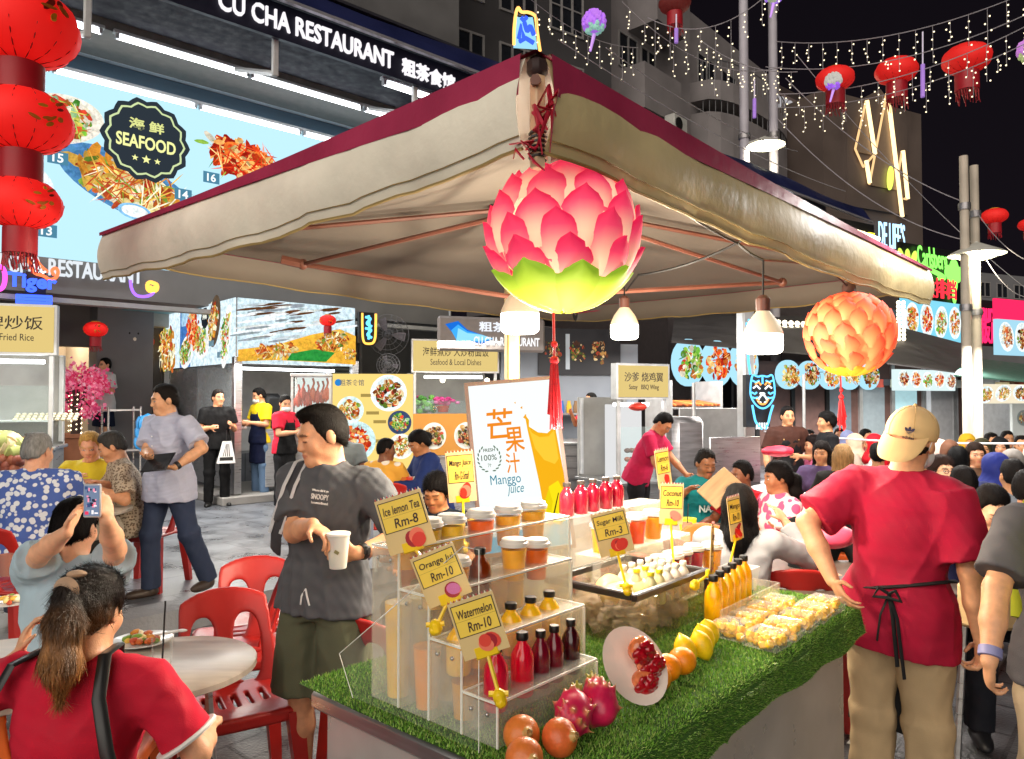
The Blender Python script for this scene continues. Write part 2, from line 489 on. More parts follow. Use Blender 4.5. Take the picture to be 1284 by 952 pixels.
def tile_mat(name, c1, c2, cm, scale, rough, bw=.5, rh=.25, rot=0., bump=.3):
 m, nt, out=newmat(name)
 b=nt.nodes.new('ShaderNodeBsdfPrincipled');nt.links.new(b.outputs[0], out.inputs[0])
 tc=nt.nodes.new('ShaderNodeTexCoord');mp=nt.nodes.new('ShaderNodeMapping');mp.inputs['Rotation'].default_value=(0, 0, rot)
 nt.links.new(tc.outputs['Object'], mp.inputs[0])
 br=nt.nodes.new('ShaderNodeTexBrick');br.inputs['Scale'].default_value=scale
 br.inputs['Color1'].default_value=(*lin(c1), 1);br.inputs['Color2'].default_value=(*lin(c2), 1);br.inputs['Mortar'].default_value=(*lin(cm), 1)
 br.inputs['Mortar Size'].default_value=.012;br.inputs['Brick Width'].default_value=bw;br.inputs['Row Height'].default_value=rh
 br.inputs['Bias'].default_value=0
 nt.links.new(mp.outputs[0], br.inputs['Vector'])
 n=nt.nodes.new('ShaderNodeTexNoise');n.inputs['Scale'].default_value=2.2;n.inputs['Detail'].default_value=8;n.inputs['Roughness'].default_value=.65
 nt.links.new(tc.outputs['Object'], n.inputs['Vector'])
 mr=nt.nodes.new('ShaderNodeMapRange');mr.inputs[1].default_value=.3;mr.inputs[2].default_value=.7;mr.inputs[3].default_value=.55;mr.inputs[4].default_value=1.35
 nt.links.new(n.outputs['Fac'], mr.inputs[0])
 vm=nt.nodes.new('ShaderNodeVectorMath');vm.operation='SCALE';nt.links.new(br.outputs['Color'], vm.inputs[0]);nt.links.new(mr.outputs[0], vm.inputs['Scale'])
 nt.links.new(vm.outputs[0], b.inputs['Base Color'])
 r2=nt.nodes.new('ShaderNodeMapRange');r2.inputs[1].default_value=.3;r2.inputs[2].default_value=.7;r2.inputs[3].default_value=rough*.6;r2.inputs[4].default_value=min(1, rough*1.3)
 nt.links.new(n.outputs['Fac'], r2.inputs[0]);nt.links.new(r2.outputs[0], b.inputs['Roughness'])
 n3=nt.nodes.new('ShaderNodeTexNoise');n3.inputs['Scale'].default_value=60;nt.links.new(tc.outputs['Object'], n3.inputs['Vector'])
 a=nt.nodes.new('ShaderNodeMath');a.operation='MULTIPLY_ADD';a.inputs[1].default_value=-1.;nt.links.new(br.outputs['Fac'], a.inputs[0]);nt.links.new(n3.outputs['Fac'], a.inputs[2])
 bp=nt.nodes.new('ShaderNodeBump');bp.inputs['Strength'].default_value=bump;bp.inputs['Distance'].default_value=.01
 nt.links.new(a.outputs[0], bp.inputs['Height']);nt.links.new(bp.outputs[0], b.inputs['Normal'])
 return m
M_road=tile_mat('stone_pavers', (.062, .064, .07), (.10, .10, .108), (.022, .022, .024), 1.0, .42, .42, .21, -RZU, .6)
M_pave=tile_mat('granite_slabs', (.10, .108, .125), (.12, .128, .146), (.06, .063, .072), 1.0, .35, .9, .6, -RZU, .15)
M_kerb=mat('kerb_stone', (.23, .235, .25), .6, bump=.3, scale=3, var=.25)
def slab(name, pts, z, depth, m, kind='structure'):
 b=MB();b.prism([(p.x, p.y)for p in pts], (0, 0, z), (1, 0, 0), (0, 1, 0), depth)
 o=b.build(name, m, smooth=False, base=(0, 0, z));return tag(o, kind=kind)
slab('road', [V((-60, -40, 0)), V((140, -40, 0)), V((140, 150, 0)), V((-60, 150, 0))], 0, .2, M_road)
slab('pavement', [TS(-30, 5.86), TS(90, 5.86), TS(90, 60), TS(-30, 60)], .17, .168, M_pave)
slab('kerb', [TS(-30, 5.55), TS(90, 5.55), TS(90, 5.857), TS(-30, 5.857)], .173, .171, M_kerb)
slab('shop_floor', [TF(-12, 12.9), TF(6.3, 12.9), TF(6.3, 22), TF(-12, 22)], .78, .607, M_pave)
b=MB();b.prism([(0, 0), (.5, 0), (.5, .09), (0, .09)], G(1085, 940, 0)+V((0, 0, .004)), U, -N, 0);tag(b.build('road_marking', mat('road_paint', (.7, .7, .68), .7, var=.3, scale=30), smooth=False), kind='structure')
M_dark=mat('dark_grey_render', (.13, .127, .13), .75, var=.2, scale=1.5, bump=.08)
M_grey=mat('grey_concrete', (.26, .25, .24), .8, var=.25, scale=1.2, bump=.15)
M_col=mat('grey_painted_column', (.17, .17, .18), .6, var=.15, scale=2)
M_white=mat('off_white_wall', (.22, .20, .205), .75, var=.22, scale=.8, bump=.05)
M_navy=mat('navy_canvas', (.012, .017, .075), .45, var=.3, scale=1.4, bump=.12, bscale=6)
M_navyd=mat('dark_navy_board', (.012, .012, .028), .5, var=.15)
M_pale=mat('pale_soffit_panel', (.5, .56, .62), .5, var=.08, scale=.7)
M_beige=mat('warm_beige_wall', (.62, .50, .36), .7, var=.1, scale=2)
M_black=mat('black_paint', (.012, .012, .013), .45)
M_steel=mat('brushed_steel', (.52, .52, .53), .32, metal=.9, var=.15, scale=4, stretch=(1, 1, 14))
M_steeld=mat('dull_steel', (.30, .29, .30), .4, metal=.75, var=.25, scale=3, stretch=(1, 1, 8))
M_alu=mat('aluminium_frame', (.55, .56, .57), .4, metal=.6)
M_shut=mat('roller_shutter', (.30, .34, .34), .5, metal=.4, var=.2, scale=2)
M_print=emat('lit_print', 'attr', .85)
M_food=emat('food_print', 'attr', .95, False, 14)
M_printd=mat('printed_board', (1, 1, 1), .5, attr=True, var=.04)
M_paint=mat('painted', (1, 1, 1), .5, attr=True, var=.08)
M_tube=emat('lit_tube', (.92, .97, 1.0), 7, True)
M_glass=clear_mat('window_glass', (.9, .95, .95), .05, .05)
M_wglow=emat('white_letter_glow', (.95, .95, 1.0), 1.1)
def neon(name, c, s=1.6):return emat('neon_'+name, c, s)
PALS={'sea':['e0722a', 'f0a030', 'c83820', 'f6d878', 'e8b060', 'fff0d0', '6aa030', 'b04020', 'd89048'], 'green':['6fae3a', '9ccb50', '3f7f2a', 'd8d060', 'e04a30', 'f4ead0', 'b86a30', 'a0c890'], 'noodle':['8a4a22', 'b87838', '5a3018', 'd8a860', '6a8a30', 'c84830', 'e8d0a0', '3a2418'], 'rice':['f0d890', 'e8b850', 'd08a30', 'f8f0d0', 'c06028', '7a9a38', 'b84a28'], 'meat':['a83020', 'c85a30', '7a2418', 'e08850', 'd8b080', '5a1a12', 'f0c890'], 'crab':['e84a20', 'f07830', 'd02a18', 'f8b060', 'ffd890', 'a82818']}
def food(mb, o, ex, ez, cx, cy, rx, ry, rot=0., plate='f4f4f0', pal='sea', seed=0, n=60, spill=.86, z0=.004):
 rg=random.Random(seed);nrm=V(ex).cross(V(ez)).normalized();o=V(o);n=int(n*1.7)
 dz=z0
 if plate:
  mb.ell(o+nrm*dz, ex, ez, cx, cy, rx, ry, 0, rot, 30, plate);dz+=.002
  c=[min(1, x*.86)for x in lin(plate)]
  mb.ell(o+nrm*dz, ex, ez, cx, cy, rx*.84, ry*.84, 0, rot, 30, c);dz+=.002
 P_=PALS[pal]
 for i in range(n):
  r=math.sqrt(rg.random())*spill*.82;a=rg.random()*6.283
  x, y=r*rx*math.cos(a), r*ry*math.sin(a)
  X, Y=cx+x*math.cos(rot)-y*math.sin(rot), cy+x*math.sin(rot)+y*math.cos(rot)
  q=rg.uniform(.07, .21)*(1.15-.55*i/n);c=lin(rg.choice(P_));k=rg.uniform(.45, 1.1)
  c=tuple(min(1, v*k)for v in c)
  e=rg.uniform(.3, 1.)
  mb.ell(o+nrm*dz, ex, ez, X, Y, rx*q, ry*q*e+rx*q*.1, 0, rg.random()*3.14, 9, c, None, .18, rg);dz+=.0004
 for i in range(n//4):
  r=math.sqrt(rg.random())*spill*.8;a=rg.random()*6.283
  X, Y=cx+r*rx*math.cos(a), cy+r*ry*math.sin(a)
  mb.ell(o+nrm*dz, ex, ez, X, Y, rx*rg.uniform(.12, .3), ry*.025, 0, rg.random()*3.14, 6, rg.choice(P_));dz+=.0004
def badge(mb, o, ex, ez, cx, cy, r, n=14, col='2b333b'):
 pts=[]
 for k in range(n*4):
  a=2*math.pi*k/(n*4);q=r*(1+.045*math.cos(a*n));pts.append((cx+q*math.cos(a), cy+q*math.sin(a)))
 mb.prism(pts, o, ex, ez, 0, col)
SB=12.3
bld=thing('restaurant_building', 'grey restaurant shophouse with long navy awning above a raised shop floor', 'building', TF(4, 14.5, .17), RZF)
t0, t1=tF(SF(-150, 400, SB)), tF(SF(470, 400, SB))
lz1=SF(200, 120, SB).z;lz0=SF(60, 322, SB).z
def along(name, m, ta, tb, s0, s1, z0, z1, parent=bld, col=None, smooth=False):
 b=MB();c=TF((ta+tb)/2, (s0+s1)/2, (z0+z1)/2)
 b.box(c, (abs(tb-ta), abs(s1-s0), abs(z1-z0)), RZF, 0, col);return b.build(name, m, parent, smooth)
TE=tF(SF(330, 400, 14.5))
along('wall', M_dark, -12, tF(SF(66, 400, 14.5)), 14.5, 14.8, .78, 3.7)
along('wall', M_dark, tF(SF(124, 400, 14.5)), 24, 14.5, 14.8, .17, 3.7)
along('door_lintel', M_dark, tF(SF(66, 400, 14.5)), tF(SF(124, 400, 14.5)), 14.5, 14.8, SF(90, 434, 14.5).z, 3.7)
along('upper_wall', M_dark, -12, tF(SF(575, 60, 12.9)), 12.9, 15, 3.72, 16)
along('fascia_beam', mat('grey_beam', (.16, .155, .15), .7, var=.2, scale=1.5), -12, 9.3, 12.2, 12.88, SF(100, 372, 12.3).z, lz0-.03)
along('wall_duct', mat('duct_paint', (.33, .33, .33), .6), -12, 9.3, 11.95, 12.15, SF(100, 382, 12).z, SF(100, 376, 12).z)
along('signboard_beam', mat('grey_soffit_beam', (.21, .20, .19), .75, var=.2), -12, 9.6, 11.2, 12.2, SF(200, 66, 11.4).z, SF(200, 12, 11.4).z)
along('soffit_panel', M_pale, -12, 9.6, 12.2, 12.3, lz1+.28, SF(200, 66, 12.25).z-.02)
along('soffit_recess', mat('teal_recess', (.03, .06, .09), .6), -12, 9.6, 12.3, 12.85, lz1+.03, lz1+.27)
along('interior_wall', M_beige, -8, 7.4, 17.5, 17.7, .78, 3.7)
along('interior_partition', M_beige, tF(SF(124, 400, 14.8)), tF(SF(124, 400, 14.8))+.1, 14.85, 17.4, .78, 3.7)
b=MB();
b.box(SF(168, 495, 14.42), (.62, .1, 2.2), RZF, .01);dr=b.build('door', mat('black_door', (.01, .01, .014), .25), bld)
b=MB();p=SF(152, 460, 14.3)
b.box(V((p.x, p.y, 1.95)), (.9, .55, 3.4), RZF, .01);b.build('column', M_col, bld)
SA=8.5
az0, az1=SF(400, 66, SA).z, SF(400, 24, SA).z
aw=[]
ta, tb=tF(SF(-200, 300, SA)), tF(SF(642, 100, SA))
b=MB();o=TF(0, SA, 0)
b.rect(o, UF, Z, ta, tb, az0, az1, .06);sgn=b.build('sign_band', M_navyd, bld, False)
b=MB();zc=(az0+az1)/2;L0=tF(SF(272, 10, SA));L1=tF(SF(492, 75, SA))
b.text('CU CHA RESTAURANT', o+UF*((L0+L1)/2)+Z*zc, UF, Z, (az1-az0)*.55, L1-L0, .03, bold=.012)
L0, L1=tF(SF(503, 90, SA)), tF(SF(569, 112, SA))
b.text('粗茶食馆', o+UF*((L0+L1)/2)+Z*(zc-.02), UF, Z, (az1-az0)*.55, L1-L0, .03, bold=.02)
b.build('sign_lettering', emat('sign_letter', (.80, .76, .80), .95), sgn)
def canvas(name, ta, tb, prof, m, parent, nt_=24, sag=.05, seed=1):
 vs=[];fs=[];rg=random.Random(seed)
 for i in range(nt_+1):
  t=ta+(tb-ta)*i/nt_
  for j, (s_, z_)in enumerate(prof):
   w=math.sin(math.pi*6*i/nt_)*sag*(1 if 0<j<len(prof)-1 else .2)+rg.uniform(-.012, .012)
   vs.append(TF(t, s_, z_+w))
 k=len(prof)
 for i in range(nt_):
  for j in range(k-1):fs.append((i*k+j, (i+1)*k+j, (i+1)*k+j+1, i*k+j+1))
 b=MB();b.add(vs, fs);n0=len(vs);b.add([v-Z*.02 for v in vs], [tuple(reversed(f))for f in fs])
 return b.build(name, m, parent, True)
canvas('awning_canvas', ta, tb+13, [(SA-.12, az1+.02), (SA+.1, az1+.38), (SA+.9, az1+.75), (SA+2.6, az1+1.05), (12.8, az1+1.25)], M_navy, bld)
along('awning_rail', mat('rail_steel', (.5, .5, .55), .4, metal=.6), ta, tb+13, SA-.16, SA-.1, az1-.03, az1+.01)
tb2=tF(SF(1037, 250, SA))
b=MB();b.rect(o, UF, Z, tb+.02, tb2, az0+.25, az1+.02, .06);sg2=b.build('sign_band', M_navyd, bld, False)
b=MB();q=SF(948, 248, SA);b.text('RESTAURANT  粗茶食馆', TF(tF(q), SA, (az0+az1)/2+.14), UF, Z, .3, 3.3, .03, bold=.012);b.build('sign_lettering', emat('sign_letter', (.80, .76, .80), .95), sg2)
for px, py in((345, 62), (110, 8), (520, 118)):
 b=MB();q=SF(px, py, SA+.1);b.box(q+V((0, 0, -.06)), (.07, .07, .55), RZF, .01);b.tube([q+V((0, 0, -.3)), q-NF*1.2+V((0, 0, .15))], .035, 6)
 b.build('awning_bracket', mat('bracket_paint', (.6, .6, .6), .5), bld)
along('awning_soffit', mat('dark_soffit', (.02, .02, .03), .8), ta, tb, SA+.1, 11.1, az0+.8, az0+.84)
b=MB();p0, p1=SF(-28, 322, 12.1), SF(124, 330, 12.1)
b.text('CU CHA RESTAURANT', TF((tF(p0)+tF(p1))/2+.3, 12.17, lz0-.17), UF, Z, .24, (tF(p1)-tF(p0))+.6, .05, bold=.012)
tag(b.build('wall_lettering', emat('channel_letter', (.75, .8, .85), .8)), 'raised white restaurant name letters on the grey beam below the big seafood menu', 'sign')
lb=thing('lightbox_sign', 'huge pale blue lit seafood menu board under the navy awning', 'sign', TF((t0+t1)/2, SB, lz0), RZF)
o=TF(0, SB, 0)
b=MB();b.rect(o+NF*.002, UF, Z, t0, t1, lz0, lz1, .25, 'b9e4f4');b.build('panel', M_print, lb, False)
def LBp(px, py):p=SF(px, py, SB);return tF(p), p.z
b=MB()
def lbfood(px, py, rw, rh, plate, pal, seed, rot=0., n=70):
 x, z=LBp(px, py);k=dF(px, SB)/F;b=MB();food(b, o, UF, Z, x, z, rw*k*1.2, rh*k*.88, rot, plate, pal, seed, n, z0=.008+.03*(plate is None));b.build('food_picture', M_food, lb, False)
lbfood(165, 236, 74, 40, '4a7fae', 'rice', 1, -.35, 110)
lbfood(158, 228, 50, 26, None, 'sea', 21, -.35, 60)
lbfood(305, 205, 52, 34, None, 'crab', 2, -.25, 120)
lbfood(298, 200, 58, 30, None, 'green', 22, -.25, 24)
lbfood(72, 150, 44, 36, 'e8e0d0', 'green', 3, .2, 90)
lbfood(10, 235, 42, 46, 'dfe8f0', 'green', 4, .1)
lbfood(8, 130, 34, 38, 'e8f0f0', 'sea', 5)
b=MB();x, z=LBp(165, 268);b.ell(o+NF*.15, UF, Z, x, z, .24, .12, 0, -.1, 24, '7fb8e0');b.ell(o+NF*.152, UF, Z, x, z, .19, .09, 0, -.1, 24, 'e8eef0')
b.build('food_picture', M_food, lb, False)
b=MB();x, z=LBp(179, 180);badge(b, o+NF*.154, UF, Z, x, z, .62);b.build('badge', M_print, lb, False)
b=MB()
for n_, r_ in((0, .55), (1, .52)):badge(b, o+NF*(.156+n_*.002), UF, Z, x, z, r_, col='c8d8a0' if n_==0 else '2b333b')
b.text('海 鲜', o+NF*.160+UF*x+Z*(z+.22), UF, Z, .17, .5, .012, 'd8dc8c', bold=.02)
b.text('SEAFOOD', o+NF*.160+UF*x+Z*(z-.05), UF, Z, .2, .85, .012, 'eef0a0', bold=.02)
for dx in(-.16, 0, .16):
 pts=[((.07 if dx==0 else .05)*(1 if k%2==0 else .42)*math.sin(k*math.pi/5)+dx, (.07 if dx==0 else .05)*(1 if k%2==0 else .42)*math.cos(k*math.pi/5)-.3)for k in range(9, -1, -1)]
 b.prism(pts, o+NF*.164+UF*x+Z*z, UF, Z, 0, 'eef0a0')
b.build('badge_lettering', M_print, lb, False)
for px, py, s_ in((69, 202, '15'), (225, 247, '14'), (260, 226, '16'), (55, 292, '13')):
 b=MB();x, z=LBp(px, py);b.rect(o+NF*.156, UF, Z, x-.13, x+.13, z-.09, z+.09, 0, '4a7f98');b.text(s_, o+NF*.158+UF*x+Z*z, UF, Z, .13, None, .006, 'f4fafa', bold=.02)
 b.build('dish_number', M_print, lb, False)
def tube_light(p0, p1, label, group, r=.035, power=0, fixture=True):
 p0, p1=V(p0), V(p1);c=(p0+p1)/2;d=(p1-p0)
 t=thing('fluorescent_tube', label, 'lamp', c, math.atan2(d.y, d.x), group)
 b=MB();b.tube([p0, p1], r, 8);b.build('tube', M_tube, t)
 b=MB();b.box(c+Z*(r+.03), (d.length+.1, .09, .05), math.atan2(d.y, d.x), .008)
 for q in(p0, p1):b.box(q+Z*.02, (.05, .08, .1), math.atan2(d.y, d.x), .008)
 b.build('fitting', mat('white_fitting', (.6, .62, .65), .5), t)
 return t
k=0
for s_, y200, seg in((12.05, 122, ((10, 60), (68, 245), (252, 376), (382, 470))), (11.15, 62, ((20, 125), (146, 310), (316, 452), (458, 500)))):
 zt=SF(200, y200, s_).z
 for(a_, c_)in seg:
  pa, pb=SF(a_, 100, s_), SF(c_, 100, s_);pa.z=pb.z=zt
  tube_light(pa, pb, 'lit white tube %s along the %s of the seafood menu'%(ORD[k%4], 'top edge' if k<4 else 'beam above the soffit'), 'tubes over the menu board');k+=1
for i, (a_, c_, y_)in enumerate(((204, 280, 8), (482, 565, 118))):
 pa, pb=SF(a_, 100, SA+.35), SF(c_, 100, SA+.35);z_=SF((a_+c_)/2, y_, SA+.35).z;pa.z=pb.z=z_
 tube_light(pa, pb, ('lit white tube behind the restaurant name band, beginning of the name', 'lit white tube under the Chinese end of the restaurant name band')[i], 'tubes under the navy awning')
def building(name, label, px0, d0, px1, d1, ytop, depth, m, zb=0.):
 o, ex, w=fr(px0, d0, px1, d1);zt=zat((px0+px1)/2, ytop, (d0+d1)/2)
 t=thing(name, label, 'building', o+ex*(w/2)+V((0, 0, zb)), math.atan2(ex.y, ex.x))
 b=MB();b.rect(o, ex, Z, 0, w, zb, zt, depth);b.build('wall', m, t, False)
 return t, o, ex, w, zt
M_win=mat('dark_window_glass', (.015, .017, .022), .12, var=.2)
M_mul=mat('window_frame_paint', (.25, .24, .24), .5)
def window(par, o, ex, x0, x1, z0, z1, nx=2, nz=1, fm=None, gm=None, fw=.06):
 nrm=V(ex).cross(Z)
 b=MB();o2=V(o)+nrm*.05
 b.rect(o2, ex, Z, x0, x1, z0, z0+fw, .06);b.rect(o2, ex, Z, x0, x1, z1-fw, z1, .06)
 for i in range(nx+1):
  x=x0+(x1-x0-fw)*i/nx;b.rect(o2, ex, Z, x, x+fw, z0+fw, z1-fw, .06)
 for i in range(1, nz):
  z=z0+(z1-z0)*i/nz;b.rect(o2-nrm*.01, ex, Z, x0+fw, x1-fw, z, z+fw*.7, .04)
 f=b.build('window', fm or M_mul, par, False)
 b=MB();b.rect(V(o)+nrm*.012, ex, Z, x0+.01, x1-.01, z0+.01, z1-.01, .008);b.build('pane', gm or M_win, f, False)
 return f
M_upper=mat('dim_plaster', (.05, .047, .05), .8, var=.3, scale=.7, bump=.1)
up, o, ex, w, zt=building('upper_floor_block', 'dark old upper floor block with railings behind the navy awning', 520, 19, 768, 23, -160, 6, M_upper, 8)
for i, (x0, z0)in enumerate(((.8, 10.2), (2.6, 10.2), (4.4, 10.2), (.8, 12.6), (2.6, 12.6), (4.4, 12.6))):window(up, o, ex, x0, x0+1.3, z0, z0+1.5, 3, 2)
b=MB()
for i in range(26):b.tube([o+ex*(w*i/25)+ex.cross(Z)*.7+Z*8.6, o+ex*(w*i/25)+ex.cross(Z)*.7+Z*9.6], .02, 5)
for z_ in(8.6, 9.6):b.tube([o+ex.cross(Z)*.7+Z*z_, o+ex*w+ex.cross(Z)*.7+Z*z_], .03, 5)
b.build('railing', mat('rusty_railing', (.06, .055, .05), .6), up)
b=MB();b.box(o+ex*(w*.5)+ex.cross(Z)*.45+Z*8.5, (w, .9, .16), math.atan2(ex.y, ex.x));b.build('ledge', M_grey, up, False)
ap, o, ex, w, zt=building('apartment_building', 'off white apartment building with box balconies and an air conditioner', 768, 25, 868, 29, -160, 7, M_white, 5)
nrm=ex.cross(Z)
def apz(y):return zat(815, y, 27)
for(x0, x1, ya, yb, dp)in((.5, 2.9, 165, 112, 1.0), (1.0, 2.9, 60, 5, 1.2), (.2, 2.9, 215, 186, 1.3)):
 b=MB();b.rect(o+nrm*dp, ex, Z, x0, x1, apz(ya), apz(yb), dp);b.build('balcony', M_white, ap, False)
for(x0, x1, ya, yb)in((.4, 1.6, 108, 66), (.3, 1.5, 4, -40), (1.8, 2.8, 104, 68)):window(ap, o, ex, x0, x1, apz(ya), apz(yb), 2, 1)
b=MB();c=o+ex*2.1+nrm*1.25+Z*(apz(183)+.25);b.box(c, (.9, .4, .6), math.atan2(ex.y, ex.x), .03);ac=b.build('air_conditioner', mat('ac_paint', (.5, .5, .48), .5), ap)
b=MB();b.lathe([(.02, 0), (.22, 0), (.22, .03), (.02, .03)], c-ex*.15+nrm*.2, 16, Matrix((ex, Z, nrm)).transposed());b.build('fan_grille', M_black, ac)
a2, o, ex, w, zt=building('corner_house', 'white corner house with rounded railed balconies beside two tall poles', 868, 30, 968, 36, 58, 8, M_white, 4)
nrm=ex.cross(Z)
def a2z(y):return zat(915, y, 33)
for(y0, y1, yr)in((162, 140, 95), (262, 176, 128)):
 za, zb=a2z(y0), a2z(y1)
 b=MB();pts=[(0, 0)]+[(w*.5-w*.5*math.cos(math.pi*k/12), 1.6*math.sin(math.pi*k/12)**.6)for k in range(13)]+[(w, 0)]
 vs=[o+ex*x+nrm*y+Z*z for z in(za, zb)for x, y in pts];n_=len(pts)
 b.add(vs, [tuple(range(n_)), tuple(reversed(range(n_, 2*n_)))]+[(i, n_+i, n_+(i+1)%n_, (i+1)%n_)for i in range(n_)]);b.build('balcony', M_white, a2, False)
 b=MB();rr=[]
 for k in range(1, 24):
  x, y=w*.5-w*.48*math.cos(math.pi*k/24), 1.55*math.sin(math.pi*k/24)**.6
  p=o+ex*x+nrm*y;b.tube([p+Z*zb, p+Z*(zb+.85)], .02, 4);rr.append(p+Z*(zb+.85))
 b.tube(rr, .03, 4);b.build('railing', mat('balcony_railing', (.12, .12, .13), .5), a2)
for(x0, x1, ya, yb)in((.6, 2.2, 134, 98), (2.8, 4.2, 134, 98), (.8, 2.4, 172, 140)):window(a2, o, ex, x0, min(x1, w-.1), a2z(ya), a2z(yb), 2, 1)
M_brown=mat('brown_cladding', (.06, .045, .042), .7, var=.2, scale=1)
ht, o, ex, w, zt=building('hotel_building', 'brown hotel block with pale vertical fins and a white name board', 962, 36, 1040, 40, 118, 8, M_brown, 3)
nrm=ex.cross(Z)
def hz(y):return zat(1000, y, 38)
for i in range(6):
 b=MB();x=.2+(w-.4)*i/5;b.rect(o+nrm*.3, ex, Z, x, x+.12, hz(285), hz(172), .3);b.build('fin', mat('fin_paint', (.22, .2, .22), .6), ht, False)
for i in range(5):
 x=.35+(w-.4)*i/5;window(ht, o, ex, x, x+.45, hz(280), hz(176), 1, 3)
b=MB();b.rect(o+nrm*.08, ex, Z, 0, w, hz(166), hz(128), .08);sb=b.build('signboard', mat('taupe_board', (.20, .15, .14), .6), ht, False)
b=MB();b.text('OYO', o+nrm*.085+ex*(w*.27)+Z*hz(140), ex, Z, .62, None, .05, bold=.03);b.build('sign_lettering', emat('hotel_letter', (.55, .53, .55), .6), sb)
M_choc=mat('brown_grey_wall', (.10, .075, .065), .7, var=.2, scale=.6, bump=.05)
dl, o, ex, w, zt=building('lifestyle_building', 'tall windowless brown block carrying a golden mountain outline', 1036, 33, 1160, 36, 128, 9, M_choc, 0)
nrm=ex.cross(Z);dd=34.5
def dlp(px, py):p=P(px, py, dd);return(p-o).dot(ex), p.z
b=MB();pts=[dlp(*q)for q in((1036, 210), (1106, 106), (1160, 156), (1160, 128), (1106, 78), (1036, 120))]
b.prism([dlp(1036, 265), dlp(1160, 265), dlp(1160, 152), dlp(1104, 112), dlp(1036, 145)], o+nrm*.15, ex, Z, .15);b.build('gable_panel', M_choc, dl, False)
def bar(mb, p, q, wd, ofs, mi=0):
 a_, c_=dlp(*p), dlp(*q);A=o+ex*a_[0]+Z*a_[1]+nrm*ofs;B=o+ex*c_[0]+Z*c_[1]+nrm*ofs;mb.tube([A, B], wd, 6, mi=mi)
b=MB()
for p, q in(((1068, 134), (1084, 198)), ((1110, 118), (1132, 228)), ((1111, 118), (1140, 270)), ((1142, 186), (1152, 246)), ((1066, 208), (1073, 235))):bar(b, p, q, .09, .35)
b.build('neon_line', neon('gold', (1.0, .72, .34), 1.8), dl)
b=MB()
for p, q in(((1068, 134), (1046, 196)), ((1046, 196), (1062, 216)), ((1062, 216), (1084, 198)), ((1110, 118), (1074, 236)), ((1142, 186), (1134, 215)), ((1146, 246), (1152, 246))):bar(b, p, q, .05, .3)
b.build('neon_line', neon('dimgold', (.9, .55, .25), 1.0), dl)
b=MB()
b.prism([dlp(*q)for q in((1050, 198), (1082, 198), (1070, 140))], o+nrm*.22, ex, Z, .05);b.prism([dlp(*q)for q in((1078, 236), (1134, 236), (1111, 122))], o+nrm*.22, ex, Z, .05)
b.build('relief_panel', mat('bronze_panel', (.22, .155, .11), .6), dl, False)
b=MB();x, z=dlp(1114, 224);b.ell(o+nrm*.4, ex, Z, x, z, .2, .58, .05, -.12, 20);b.build('leaf_emblem', neon('leaf', (.75, .95, .12), 1.2), dl, False)
b=MB();x, z=dlp(1111, 297);b.text("DE LIFE'S", o+nrm*.5+ex*x+Z*z, ex, Z, zat(1111, 280, dd)-zat(1111, 313, dd), dlp(1139, 300)[0]-dlp(1085, 300)[0], .04)
b.build('sign_lettering', neon('iceblue', (.42, .72, 1.0), 1.5), dl)
b=MB();x, z=dlp(1125, 325);b.text('AND BEAUTY', o+nrm*.5+ex*x+Z*z, ex, Z, .42, 2.4, .1, bold=.01);b.build('sign_lettering', mat('dull_letter', (.25, .22, .2), .5), dl)
fb, o, ex, w, zt=building('long_building', 'long low grey building under the night sky beyond the bamboo poles', 1196, 48, 1330, 52, 345, 10, mat('far_grey', (.16, .16, .17), .8, var=.2, scale=.5), 0)
for i in range(4):window(fb, o, ex, .8+i*1.7, 1.9+i*1.7, zt-1.6, zt-.6, 2, 1)
wg, o, ex, w, zt=building('shop_row', 'dark row of shops behind the lit food stalls', 838, 20.5, 1210, 27, 382, 6, mat('dark_shop_wall', (.11, .09, .09), .7, var=.2), 0)
for i in range(5):window(wg, o, ex, .8+i*2.1, 2.4+i*2.1, .3, 2.5, 2, 1)
X_, Y_=V((1, 0, 0)), V((0, 1, 0))
M_wood=mat('pine_board', (.42, .27, .14), .6, var=.25, scale=5, stretch=(1, 6, 6))
M_cream=mat('cream_board', (.78, .60, .26), .5, var=.06)
M_gold=emat('gold_sign_face', (.80, .60, .22), .72)
M_ink=mat('dark_lettering', (.04, .03, .02), .5)
M_red=mat('red_plastic', (.40, .018, .015), .35, var=.12, scale=6, bump=.03)
M_orange=mat('orange_plastic', (.85, .16, .03), .35, var=.1)
c=P(294, 600, 11.2);c.z=.17
kz0, kz1=zat(294, 455, 11.2), zat(294, 373, 11.2)
kk=thing('corner_kiosk', 'steel and glass corner kiosk with lit seafood menus on two sides', 'food stall', c, RZF)
Lk, Wk=3.3, dF(377, 11.2)
Wk=(P(377, 400, dF(377, 11.1))-P(294, 400, 11.2));Wk=2.0
b=MB();b.box((Wk/2, Lk/2, .06), (Wk+.5, Lk+.4, .12), None, .01);b.build('plinth', M_grey, kk, False, False)
for x, y in((0, 0), (0, Lk), (Wk, 0), (Wk, Lk)):
 b=MB();b.box((x+.04, y+.04, kz0/2+.03), (.12, .12, kz0-.2), None, .01);b.build('post', M_steel, kk, True, False)
b=MB();b.box((.06, Lk/2, .65), (.08, Lk-.1, .9), None, .005);b.box((.06, Lk/2, 1.12), (.3, Lk-.1, .04), None, .005);b.box((Wk*.6, .08, .65), (Wk*.7, .08, .9), None, .005);b.build('counter', M_steel, kk, False, False)
b=MB();b.box((.06, Lk/2, (1.14+kz0)/2-.08), (.012, Lk-.15, kz0-1.35));b.build('window', clear_mat('kiosk_glass', (.85, .9, .92), .22, .06, (.6, .62, .64), .5), kk, False, False)
